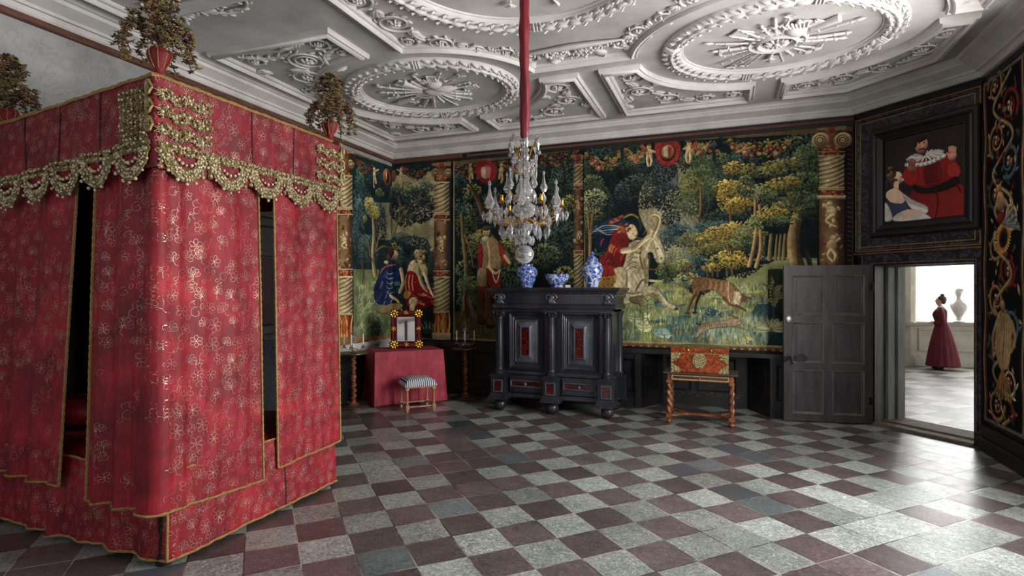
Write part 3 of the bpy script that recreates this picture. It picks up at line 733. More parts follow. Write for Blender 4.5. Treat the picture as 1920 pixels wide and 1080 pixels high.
# ---------------- hunt tapestry (right)
def hunt():
    P = T.poly; L = T.line; B = T.bush; E = T.ell
    P([(1090,250),(1600,250),(1600,540),(1090,540)], (22,34,38), smooth=False)
    P([(1222,318),(1260,300),(1300,330),(1310,400),(1330,430),(1310,480),(1262,500),(1215,440),(1195,380)], (142,134,104), (120,122,106), noise=.1)
    P([(1225,300),(1262,300),(1270,350),(1228,350)], (66,82,88), alpha=.7)
    # meadow
    P([(1165,560),(1250,520),(1330,528),(1420,505),(1470,480),(1535,478),(1535,655),(1165,655)], (142,144,88), (118,132,94), smooth=False)
    for _ in range(60):
        x, y = T.rs.uniform(1165,1465), T.rs.uniform(525,640); c = [(56,98,118),(44,80,102),(176,170,102),(192,184,116),(76,120,128)][T.rs.randint(5)]
        L([(x-18,y),(x,y+1.5),(x+20,y-1)], T.rs.uniform(2,6), c, alpha=.7)
    T.grass(1170,1465,535,640,[(196,186,112),(176,172,104),(78,118,126),(52,92,110),(210,200,134)],1500,8)
    P([(1440,505),(1535,500),(1535,655),(1440,655)], (20,28,30), smooth=False, alpha=.75)
    P([(1410,585),(1445,560),(1470,655),(1395,655)], (30,62,84), alpha=.7)
    # forest behind, far trunks
    P([(1400,430),(1535,420),(1535,486),(1400,490)], (20,32,34), smooth=False)
    L([(1400,490),(1440,484),(1535,487)], 5, (92,116,112)); L([(1420,497),(1535,494)], 3, (120,128,96))
    for x, w in ((1408,5),(1432,4),(1444,5),(1462,3),(1470,4),(1480,4),(1455,2.5)):
        L([(x+2,440),(x,465),(x-1,486)], (w,w+2.5), (112,98,70), shade=.5)
    for c in ((1150,300,60,50,DARK,5),(1225,320,45,30,NAVY,5),(1200,360,50,35,DARK,5),(1250,370,30,28,NAVY,5),(1300,300,30,30,DARK,5),(1120,400,34,60,DARK,5),(1180,300,30,18,MOSS,5),
              (1090,340,25,40,DARK,5),(1500,340,50,90,DARK,6),(1340,470,40,60,DARK,5),(1390,470,40,50,DARK,5),(1275,440,22,26,BLUE,5),(1258,410,18,18,NAVY,5),(1290,500,36,28,TEAL,5),(1310,530,26,24,NAVY,5),
              (1330,330,40,40,MOSS,5),(1310,350,34,36,GREEN,5),(1300,380,36,24,MOSS,5),(1360,360,50,50,DARK,5),(1370,420,60,30,DARK,5),(1340,440,50,26,TEAL,5),
              (1395,320,40,40,DARK,6),(1110,345,26,20,GREEN,5),(1112,375,28,22,PALE,5),(1105,402,26,14,OLIVE,5),(1092,430,22,20,MOSS,5),(1080,470,26,34,DARK,5),(1130,440,30,20,DARK,5),(1142,470,28,20,MOSS,5)):
        B(*c[:5], size=c[5], dens=.85)
    for x0, x1 in ((1092,1096),(1103,1106),(1112,1108)): L([(x0,400),(x1,450),(x1-1,520)], (5,6), (110,88,56), shade=.5)
    # main tree at right
    L([(1486,340),(1484,380)], 13, (92,74,54), shade=.5); L([(1497,400),(1488,440),(1488,470),(1496,500)], (17,22), (120,98,66), shade=.6)
    L([(1500,400),(1494,440),(1498,495)], 3, (64,48,34)); L([(1484,410),(1480,450),(1484,495)], 2.5, (170,146,104)); L([(1512,470),(1520,500)], (8,12), (50,42,34))
    for c in ((1520,300,32,30,MOSS,6),(1505,345,38,20,MOSS,6),(1530,390,26,24,DARK,6),(1462,312,34,13,OLIVE,6),(1440,322,28,10,OLIVE,6),(1478,306,22,10,OLIVE,6),(1375,315,20,12,YEL,5),(1406,320,15,14,OLIVE,5),
              (1450,352,36,12,OLIVE,6),(1472,342,26,11,YEL,6),(1430,372,32,14,MOSS,6),(1412,365,14,18,PALE,5),(1492,385,30,13,GREEN,6),(1468,392,34,13,OLIVE,6),(1448,400,28,9,YEL,6),(1500,372,30,12,MOSS,6),(1455,415,40,9,GREEN,6),
              (1375,370,30,30,YEL,5.5),(1362,355,26,18,YEL,5.5),(1385,385,22,16,YEL,5.5),(1398,350,16,20,GREEN,5),(1310,330,24,22,GREEN,5),(1325,352,22,22,MOSS,5),(1296,352,22,20,OLIVE,5),
              (1330,455,30,14,YEL,5.5),(1355,440,34,18,YEL,5.5),(1378,432,30,16,YEL,5.5),(1320,470,32,12,OLIVE,5.5),(1300,450,26,14,OLIVE,5),(1395,450,24,22,GREEN,5),(1360,462,30,12,OLIVE,5),
              (1370,480,26,11,YEL,5.5),(1345,490,22,11,OLIVE,5.5),(1380,492,28,12,YEL,5.5),(1335,502,18,8,YEL,5),(1260,482,26,22,PALE,5),(1278,505,24,20,OLIVE,5),(1290,525,26,14,PALE,5),(1250,510,20,20,MOSS,5),
              (1412,425,17,14,PALE,5.5),(1420,412,13,10,OLIVE,5.5),(1424,440,14,8,OLIVE,5),(1268,430,18,14,BLUE,5),(1246,450,14,22,TEAL,5),(1300,300,24,14,MOSS,5),(1345,300,22,14,GREEN,5)):
        B(*c[:5], size=c[5], dens=1.0)
    for a in (((1418,430),(1412,470),(1405,498)),((1426,432),(1426,468),(1418,500)),((1416,375),(1416,400)),((1424,385),(1426,402))): L(a, (5,7), (150,122,84), shade=.5)
    for a in (((1314,350),(1314,390),(1310,414)),((1368,390),(1370,414)),((1364,455),(1366,470))): L(a, (3.5,5), (108,88,60), shade=.5)
    for x in (1325,1345,1362,1372,1335): L([(x,500),(x+1,518)], (3,4), (92,78,56))
    L([(1300,400),(1312,412)],1.5,(90,76,56)); L([(1282,380),(1298,412)],1.5,(90,76,56)); L([(1330,385),(1318,412)],1.5,(90,76,56))
    # horse
    H1, H2, H3 = (150,138,108), (196,186,154), (98,88,66)
    P([(1075,510),(1110,498),(1160,505),(1200,500),(1212,520),(1212,545),(1190,565),(1150,575),(1100,560),(1070,540)], H1, H2)
    P([(1158,470),(1180,455),(1200,450),(1214,470),(1216,510),(1212,545),(1185,560),(1165,530)], H1, H2)
    P([(1196,470),(1205,448),(1222,436),(1234,442),(1246,468),(1247,490),(1238,496),(1228,488),(1222,474),(1213,480),(1214,520),(1200,520)], H1, H2)
    P([(1222,438),(1229,450),(1246,474),(1246,490),(1236,494),(1231,478)], H2); E(1233,466,1.6,1.4,(30,24,20)); E(1240,484,2,1.3,(60,50,40)); L([(1222,440),(1220,430),(1226,436)],2.5,H2)
    L([(1205,452),(1200,478),(1206,505)], 3, H3); L([(1218,478),(1216,500),(1212,530)], 2, H3); L([(1230,486),(1215,482)], 1.6, (70,52,36)); L([(1208,500),(1225,506),(1236,500)],1.8,(110,78,44))
    for k in range(12): L([(1196-k*1.5,452+k*4),(1186-k,460+k*5),(1182-k*1.5,474+k*5)], 2.5, (178-k*5,168-k*5,138-k*4))
    P([(1205,540),(1225,536),(1238,546),(1252,565),(1268,574),(1270,582),(1258,580),(1240,566),(1226,552),(1206,556)], H1, H2); E(1268,579,4,3,(84,72,50)); L([(1215,552),(1232,562),(1246,576)],1.5,H3)
    P([(1180,558),(1205,555),(1218,570),(1222,590),(1212,588),(1206,574),(1184,568)], H3, H1)
    L([(1172,520),(1176,545),(1168,560)], 3, H3); L([(1190,515),(1200,535)], 2, (222,212,180)); L([(1192,545),(1204,525),(1213,530)],3,(92,82,62))
    for a, w_, c in ((((1176,500),(1180,530),(1176,552)),6,(206,196,164)),(((1160,540),(1180,550),(1200,548)),4,(110,98,74)),(((1212,470),(1218,455),(1226,446)),4,(206,196,164)),(((1208,486),(1210,510),(1210,536)),5,(104,92,68)),(((1226,450),(1236,464),(1242,480)),2.5,(214,204,172)),(((1199,462),(1196,480),(1198,498)),5,(196,186,154)),(((1216,545),(1236,550),(1250,568)),2.5,(206,196,164))):
        L(list(a), w_, c, alpha=.75)
    for k in range(7): L([(1204-k*2,448+k*9),(1192-k,446+k*9),(1184-k*2,456+k*9)],2,(118,106,80)); L([(1206-k*2,452+k*9),(1195-k,451+k*9),(1187-k*2,461+k*9)],1.2,(206,196,162))
    # saddle cloth
    P([(1108,520),(1150,512),(1172,520),(1165,538),(1120,545)], (150,112,52)); [E(1112+T.rs.uniform(0,52), 522+T.rs.uniform(0,18), 1.2, 1.0, (50,32,20)) for _ in range(40)]
    # rider: cloak, tunic, arm, head, hat
    P([(1106,440),(1125,420),(1150,408),(1178,414),(1186,428),(1160,438),(1150,455),(1132,466),(1120,458),(1128,444)], (34,52,80)); P([(1112,452),(1130,440),(1152,440),(1140,462),(1124,474)], (24,38,62))
    for d in range(5): L([(1106+d*3,440-d*3),(1130+d*2,424+d*4),(1158,424+d*3),(1180,432+d)], 1.8, (86,112,138) if d % 2 else (150,164,164))
    P([(1150,434),(1168,430),(1182,442),(1176,470),(1168,500),(1150,512),(1126,512),(1122,492),(1136,470),(1144,450)], (140,40,40), (104,26,32))
    for k in range(16):
        x, y = T.rs.uniform(1130,1172), T.rs.uniform(445,505); L([(x,y),(x-4,y+5),(x-5,y+12)], 2, [(186,62,48),(206,138,86),(84,14,22)][k % 3], alpha=.85)
    P([(1120,500),(1150,498),(1160,512),(1140,518),(1118,516)], (150,40,38))
    P([(1150,505),(1166,500),(1176,512),(1174,535),(1160,545),(1148,540),(1156,522)], (168,152,116), (196,182,146))
    L([(1168,470),(1188,466),(1206,452),(1218,444)], (12,6), (176,162,126), shade=.4); L([(1206,452),(1222,438)], 4, (190,170,132))
    P([(1172,424),(1186,420),(1194,428),(1196,440),(1188,450),(1178,446)], (206,178,140), (226,202,164)); E(1190,432,1,.8,(40,30,24)); L([(1190,441),(1194,441)],1,(150,70,60))
    for k in range(14): E(1170+T.rs.uniform(-12,12), 428+T.rs.uniform(-8,8), 4.5, 2.6, [(150,84,54),(182,104,70),(120,62,40)][k % 3], ang=.4)
    L([(1164,414),(1176,404),(1190,404),(1200,416),(1201,430)], (6,3), (52,66,52)); L([(1170,408),(1184,402),(1196,408)], 3, (150,120,60))
    [E(1146+k*3,416-k*1.4+2*math.sin(k*2),6,3,[(150,80,56),(186,110,76),(120,60,46)][k % 3],ang=.5) for k in range(7)]
    L([(1178,421),(1188,418),(1197,424),(1200,434)],2,(36,46,44))
    L([(1226,440),(1233,426),(1236,410),(1228,404),(1218,407)], (6,2.5), (166,142,104), shade=.5); L([(1210,446),(1222,420),(1224,406)],1.2,(170,130,90)); L([(1206,440),(1216,424)],1,(150,110,80))
    # hound
    D1, D2, D3 = (108,76,52), (160,126,92), (62,42,30)
    L([(1304,522),(1294,518),(1288,506),(1292,494)], (5,2.2), D1, shade=.4)
    P([(1302,522),(1320,519),(1340,522),(1362,526),(1378,536),(1388,548),(1386,560),(1372,566),(1356,560),(1346,548),(1330,544),(1316,548),(1306,556),(1298,548),(1298,532)], D1, D2)
    P([(1376,540),(1388,548),(1396,552),(1402,560),(1394,566),(1384,560)], D1); P([(1378,546),(1390,550),(1388,572),(1378,578),(1374,560)], (206,188,156)); E(1388,553,1.2,1,(20,14,10))
    L([(1392,556),(1408,560)],3.5,D1); L([(1380,546),(1376,562),(1370,575)],2,(186,160,124))
    L([(1304,548),(1296,565),(1290,582)], (7,3.5), D1, shade=.4); L([(1314,548),(1306,566),(1303,584)], (6,3.2), D3, shade=.4); E(1289,587,5,2.6,D1); E(1303,586,5,2.6,D3)
    L([(1358,558),(1368,570),(1386,576)], (6,3.5), D1); L([(1380,572),(1398,582)], (4,3), D1)
    for k in range(8): L([(1326+k*5,525+k*.8),(1328+k*5,533+k),(1325+k*5,541+k)], 1.2, D2 if k % 2 else D3, alpha=.8)
    L([(1366,528),(1365,550),(1368,566)],1.4,(200,184,150))
    T.grass(1330,1440,600,655,[(130,158,148),(84,124,136),(180,180,124),(206,200,138)],700,16)
    T.grass(1250,1330,600,650,[(70,108,122),(150,154,104),(46,84,102)],500,12)
    for i in range(90): T.grass(1172,1200,600,655,[(126,132,90),(150,156,110),(62,98,104)],3,26)
    # hare
    P([(1310,612),(1322,605),(1345,602),(1362,600),(1378,596),(1390,600),(1392,606),(1380,612),(1360,614),(1338,616),(1322,622),(1310,632),(1300,634),(1306,624)], (136,114,92), (196,174,146))
    E(1386,600,6,4,(170,146,118)); [L([(1316+k*4.5,620-k*.6),(1314+k*4.5,632-k*.6)],1.4,(150,176,170) if k % 2 else (96,130,136)) for k in range(16)]; L([(1384,597),(1372,592),(1366,590)],(3,1.5),(108,92,76)); E(1388,599,1,.9,(20,16,14)); L([(1376,612),(1392,616),(1402,620)],(4,2),(130,112,90))
    for k in range(12): L([(1320+k*4,606),(1318+k*4,613)],1,(76,62,50))
    L([(1312,609),(1306,606)],3,(60,48,40))
    # plants
    def plant(x, y, n, l, w, c, spread=1.0, up=22):
        for k in range(n):
            a = (k/(n-1)-.5)*2.6*spread; h = T.rs.uniform(.3,1)*up
            bx, by = x, y-h; ex, ey = bx+math.sin(a)*l, by-math.cos(a)*l*.6
            Lf = [(bx,by),((bx+ex)/2-math.cos(a)*w*.5,(by+ey)/2-w*.5),(ex,ey),((bx+ex)/2+math.cos(a)*w*.5,(by+ey)/2+w*.6)]
            P(Lf, c, tuple(min(255,int(v*1.25)) for v in c), noise=.1); L([(bx,by),(ex,ey)], 1, tuple(int(v*.6) for v in c))
        L([(x,y+4),(x,y-up)],1.4,(90,96,70))
    plant(1206,634,14,18,9,(186,190,146),1,44); plant(1190,622,8,15,8,(150,164,120),1,36); plant(1214,598,8,14,8,(128,142,96),1,28); plant(1240,634,9,17,12,(132,166,168),1,14); plant(1246,636,7,14,10,(150,180,170),1,8); plant(1200,590,6,10,6,(120,130,84),1,20)
    plant(1258,622,6,12,7,(90,126,134),1,12)
    for k in range(26): E(1322+T.rs.uniform(0,30),586+T.rs.uniform(-6,8),3,1.6,(52,86,118),ang=T.rs.uniform(-1,1))
    plant(1446,622,12,36,9,(150,158,124),1.15,6); plant(1450,600,12,24,7,(116,116,88),1,70); plant(1400,640,8,14,4,(196,190,120),.8,4); plant(1430,575,8,12,5,(120,136,128),1,18)
    for k in range(8): E(1447+T.rs.uniform(-3,3),530+k*6,2.2,2.6,(126,128,112))
    for k in range(6): E(1392+k*5,540+k*5,3,1.6,(150,164,160),ang=-.8)
    # garland of fruit with shield and putti
    def garland(x0, x1, yt, sag, seed):
        r = np.random.RandomState(seed)
        for _ in range(140):
            q = r.uniform(0,1); x = x0+(x1-x0)*q; y = yt+sag*4*q*(1-q)*r.uniform(.15,1)
            E(x, y, r.uniform(3,6), r.uniform(1.6,2.6), [(40,56,44),(22,34,34),(96,98,56),(128,118,66),(150,132,72)][r.randint(5)], ang=r.uniform(-1.4,1.4))
        for _ in range(46):
            q = r.uniform(.12,.88); x = x0+(x1-x0)*q; y = yt+sag*4*q*(1-q)*r.uniform(.45,1)
            E(x, y, r.uniform(2.4,4.4), r.uniform(2.4,4.4), [(116,44,40),(84,24,30),(140,90,58),(156,122,88),(130,72,52),(150,138,108),(80,90,58)][r.randint(7)]); E(x-.6,y-.8,1,1,(190,150,120))
    P([(1098,262),(1600,236),(1600,246),(1098,274)], (96,78,56), smooth=False); 
    garland(1098,1166,288,36,1); garland(1170,1212,280,26,2); garland(1348,1500,258,38,3); garland(1286,1336,268,22,4)
    P([(1228,266),(1252,258),(1276,268),(1272,300),(1253,314),(1232,302)], (128,44,40), (150,62,52)); E(1252,286,15,17,(112,34,34)); E(1252,285,11.5,13.5,(176,112,90)); P([(1244,276),(1252,274),(1252,296),(1245,292)], (186,178,140), smooth=False); P([(1252,274),(1260,276),(1258,290),(1252,296)], (150,60,56), smooth=False)
    for a in range(10): E(1252+20*math.cos(a*.628), 287+22*math.sin(a*.628), 4, 3, (142,50,44), ang=a*.6)
    def putto(x, y, f):
        c = (188,160,116); E(x,y-18,4.5,5,c); E(x,y-7,6.5,8.5,c); L([(x-2*f,y-2),(x-3*f,y+8),(x-1*f,y+17)],(6,3.6),c,shade=.4); L([(x+3*f,y-2),(x+5*f,y+7),(x+3*f,y+16)],(6,3.6),c,shade=.4); L([(x+4*f,y-12),(x+10*f,y-9)],(4,2.5),c); E(x,y-22,4,2.4,(122,84,50)); L([(x-6*f,y-12),(x-13*f,y-20)],(7,3),(142,74,52))
    putto(1217,294,1); putto(1292,288,-1)
    for x in (1166,1338): L([(x,276),(x+1,300)],6,(36,46,52)); E(x,272,7,5,(70,78,80)); E(x-6,284,4,3,(150,84,60)); E(x+7,283,4,3,(150,84,60))
    # borders
    P([(1090,636),(1470,648),(1600,650),(1600,700),(1090,700)], (124,106,78), smooth=False); L([(1090,638),(1470,650),(1600,652)],3.4,(176,150,104)); 
    for k in range(34): x = 1100+k*14.6; y = 647+(x-1100)*0.030; E(x,y,5.4,4.2,(104,66,48)); E(x,y-.5,2.8,2.4,(176,142,106)); L([(x+7.3,y-5),(x+7.3,y+5)],1.8,(82,66,50))
    L([(1090,655),(1470,667)],2.4,(150,130,96))
T.scale_at = 1.2; hunt()
def column(x0, x1, segs, tint=1.0):
    # segs: list of (kind, y0, y1) in picture rows
    P = T.poly; L = T.line; E = T.ell; w = x1-x0; xm = (x0+x1)/2
    def cyl(y0, y1, c, s0=0, s1=0):
        n = 9
        for k in range(n):
            q = (k+.5)/n; b = .55+.6*math.sin(PI*min(1,q*1.05+.08)); cc_ = tuple(v*b*tint for v in c)
            xa, xb = x0+w*k/n, x0+w*(k+1)/n; P([(xa,y0),(xb+.4,y0),(xb+.4,y1),(xa,y1)], cc_, smooth=False, noise=.06)
    for kind, y0, y1 in segs:
        if kind == 'fl':
            cyl(y0, y1, (176,158,120)); n = int((y1-y0)/8)+3
            for k in range(-2, n):
                y = y0+k*8.2; pts = [(x0+w*q, min(y1,max(y0, y+12-15*q+3*math.sin(q*PI)))) for q in (0,.25,.5,.75,1)]
                L(pts, 1.7, tuple(v*tint for v in (92,76,54)), alpha=.85); L([(a,b-3.2) for a,b in pts], 2.2, tuple(v*tint for v in (198,180,140)), alpha=.6)
        elif kind == 'band':
            cyl(y0, y1, (134,66,46))
            for k in range(16): E(x0+w*T.rs.uniform(.05,.95), T.rs.uniform(y0,y1), 3, 1.8, tuple(v*tint for v in [(168,96,60),(108,40,34),(188,132,70)][k % 3]), ang=T.rs.uniform(-1,1))
            L([(x0-1,y0),(x1+1,y0)],1.6,tuple(v*tint for v in (196,172,128))); L([(x0-1,y1),(x1+1,y1)],1.8,tuple(v*tint for v in (196,172,128)))
        elif kind == 'fig':
            cyl(y0, y1, (128,98,72)); h = y1-y0
            for k in range(int(h/5)):
                E(x0+w*T.rs.uniform(.1,.9), T.rs.uniform(y0,y1), T.rs.uniform(2.5,5.5), T.rs.uniform(1.5,3.5), tuple(v*tint for v in [(176,146,108),(140,66,48),(92,60,44),(188,164,124),(158,118,80)][k % 5]), ang=T.rs.uniform(-1.5,1.5))
            nf = max(1, int(h/52))
            for k in range(nf):
                yc = y0+h*(k+.5)/nf; c = tuple(v*tint for v in (204,176,134)); s_ = 1 if k % 2 else -1; r = w/44
                E(xm+3*s_*r, yc-20*r, 5*r, 5.5*r, c); E(xm, yc-7*r, 7.5*r, 9.5*r, c); L([(xm,yc),(xm-5*s_*r,yc+10*r),(xm+2*s_*r,yc+20*r)],(7*r,4*r),c,shade=.4); L([(xm+3*r,yc),(xm+8*s_*r,yc+9*r),(xm+6*r,yc+18*r)],(6.5*r,4*r),c,shade=.4); L([(xm+4*s_*r,yc-12*r),(xm+14*s_*r,yc-20*r)],(4.5*r,3*r),c)
        elif kind == 'base':
            P([(x0-3,y0),(x1+3,y0),(x1+3,y1),(x0-3,y1)], tuple(v*tint for v in (178,160,124)), smooth=False); L([(x0-3,y0+2),(x1+3,y0+2)],2,tuple(v*tint for v in (206,190,152))); L([(x0-3,y1),(x1+3,y1)],2,tuple(v*tint for v in (98,84,62)))
        elif kind == 'acan':
            cyl(y0, y1, (150,72,44))
            for k in range(12): x = x0+w*(k+.5)/12; L([(x,y1),(x+T.rs.uniform(-3,3),(y0+y1)/2),(x+T.rs.uniform(-5,5),y0)],(4,2),tuple(v*tint for v in [(206,140,66),(150,56,40),(180,98,56),(214,168,96)][k % 4]))
        elif kind == 'cap':
            P([(x0-7,y0),(x1+7,y0),(x1+3,y0+8),(x0-3,y0+8)], tuple(v*tint for v in (150,124,90)), smooth=False); cyl(y0+8, y1, (112,76,54))
            for sx in (x0+2, x1-2):
                r = w*.30; E(sx, (y0+y1)/2+3, r, r, tuple(v*tint for v in (184,158,118)))
                for q, rr in ((.72,1),(.42,1)):
                    L([(sx+r*q*math.cos(a), (y0+y1)/2+3+r*q*math.sin(a)) for a in np.linspace(0,2*PI,12)], 1.3, tuple(v*tint for v in (84,60,44)))
            for k in range(14): E(xm+T.rs.uniform(-.3,.3)*w, y1-T.rs.uniform(0,10), 3.4, 2, tuple(v*tint for v in [(142,58,46),(176,120,74)][k % 2]))
            E(xm, y0+6, 5, 7, tuple(v*tint for v in (150,62,48)))
P_ = T.poly
P_([(1536,250),(1600,246),(1600,500),(1532,500)], (30,26,26), smooth=False)
for k in range(26): T.line([(1590,262+k*9),(1596,264+k*9)],2,(96,92,92),alpha=.6)
column(1536,1582,[('fl',292,355),('band',284,292),('band',355,367),('fig',372,500),('base',366,373),('cap',236,284),('fig',500,560),('fl',560,640),('base',640,652)], .92)
# ---------------- musketeer tapestry (centre)
def musket():
    P = T.poly; L = T.line; B = T.bush; E = T.ell
    P([(849,290),(1094,262),(1094,690),(849,690)], (22,32,32), smooth=False)
    for c in ((870,350,22,34,DARK,6),(940,330,40,30,DARK,6),(1000,330,50,50,DARK,6),(1060,360,34,60,DARK,6),(875,420,24,40,MOSS,6),(920,400,40,40,DARK,6),(1000,430,60,60,DARK,6),(1055,470,36,60,DARK,6),(960,500,34,50,MOSS,7),
              (890,470,30,34,GREEN,7),(875,560,22,34,MOSS,7),(968,560,30,40,DARK,7),(862,330,12,30,TEAL,7),(864,390,12,24,TEAL,7),(885,360,20,16,OLIVE,6),(1040,400,30,20,GREEN,6),(1074,380,22,16,OLIVE,6),(1020,480,30,24,GREEN,6),(1060,520,26,20,OLIVE,6),
              (905,450,26,22,OLIVE,7),(870,505,18,20,GREEN,7),(960,460,26,22,OLIVE,7),(893,545,24,20,OLIVE,7),(945,570,20,16,MOSS,7)): B(*c[:5], size=c[5], dens=.8)
    L([(866,400),(868,440),(874,500),(872,560),(868,620)],(8,12),(104,88,62),shade=.6); L([(872,440),(882,470),(888,500)],(5,3),(96,80,58),shade=.5)
    L([(880,345),(896,375),(905,400)],(6,12),(84,62,48),shade=.5)
    P([(850,585),(935,575),(1094,590),(1094,640),(850,645)], (72,66,44), (94,86,56), smooth=False); T.grass(852,940,590,640,[(110,104,66),(86,84,56),(140,128,84)],300,9)
    L([(882,590),(876,560),(880,545)],(14,10),(86,72,52),shade=.5); B(880,535,26,20,GREEN,size=7)
    # the man with a long gun
    P([(897,462),(906,448),(922,444),(936,452),(942,475),(940,505),(934,530),(914,534),(902,520),(896,490)], (150,128,92), (132,110,78))
    P([(896,466),(903,456),(906,480),(904,505),(914,520),(906,522),(897,505)], (140,38,36)); P([(934,452),(946,470),(952,492),(946,500),(938,480)], (150,42,38)); L([(914,450),(918,480),(916,520)],4,(192,172,130))
    P([(900,510),(938,508),(936,560),(920,556),(918,530),(908,560),(896,556)], (130,40,32)); E(904,512,9,11,(150,134,92)); P([(896,505),(912,505),(912,535),(896,535)], (146,128,86))
    P([(906,545),(920,545),(924,595),(930,612),(914,612)], (96,66,48)); P([(894,550),(908,550),(906,590),(912,606),(896,604)], (84,54,42)); E(918,612,9,3.4,(60,42,34)); E(903,606,9,3.2,(60,42,34))
    E(912,436,8,10,(196,166,128)); E(912,428,10,5,(92,70,48)); E(910,448,8,5,(206,196,164)); E(909,436,1,.8,(40,30,26)); E(915,436,1,.8,(40,30,26))
    L([(922,438),(950,470),(968,492)],4,(70,52,38),shade=.5); L([(916,500),(928,512),(936,508)],(5,3.5),(196,168,130)); L([(946,480),(954,492)],(6,4),(196,168,130)); L([(922,505),(930,530),(938,505)],2,(196,196,190))
    # top shield and garland
    P([(850,300),(1094,268),(1094,280),(850,311)], (96,80,58), smooth=False)
    r = np.random.RandomState(8)
    for x0, x1 in ((855,895),(930,990),(1000,1085)):
        for _ in range(110):
            q = r.uniform(0,1); x = x0+(x1-x0)*q; y = 312-(x-855)*.135+26*4*q*(1-q)*r.uniform(.1,1); E(x, y, r.uniform(2.2,4), r.uniform(1.6,2.8), [(50,56,38),(96,84,54),(116,52,42),(30,40,38),(130,92,64),(84,26,30)][r.randint(6)], ang=r.uniform(-1,1))
    P([(892,306),(910,302),(930,306),(932,330),(912,345),(894,332)], (128,36,38)); E(911,323,13,14,(150,52,46)); P([(902,314),(911,313),(911,336),(903,332)], (176,168,140), smooth=False); P([(911,313),(921,314),(919,332),(911,336)], (156,92,82), smooth=False)
    for a in range(10): E(911+19*math.cos(a*.628), 323+20*math.sin(a*.628), 3.4, 2.6, (134,44,40), ang=a*.6)
    for x, f in ((882,1),(940,-1)): c = (160,134,96); E(x,310,3.6,4,c); E(x,320,5,7,c); L([(x,326),(x-2*f,334),(x,342)],(5,3),c); L([(x+3*f,326),(x+4*f,334)],(4.5,3),c)
    column(1076,1093,[('cap',290,312),('fl',312,348),('band',348,355),('fig',355,470),('band',470,480),('fl',480,560),('fig',560,640)], .75)
    P([(849,632),(1094,645),(1094,690),(849,690)], (124,100,70), smooth=False); L([(849,634),(1094,648)],2.5,(178,148,100))
    for k in range(22): E(855+k*11,642+k*.6,3.6,2.8,(120,74,50)); 
    L([(850,655),(1094,668)],2.5,(96,78,56)); L([(851,300),(851,650)],2.5,(150,128,90))
T.scale_at = 1.32; musket()
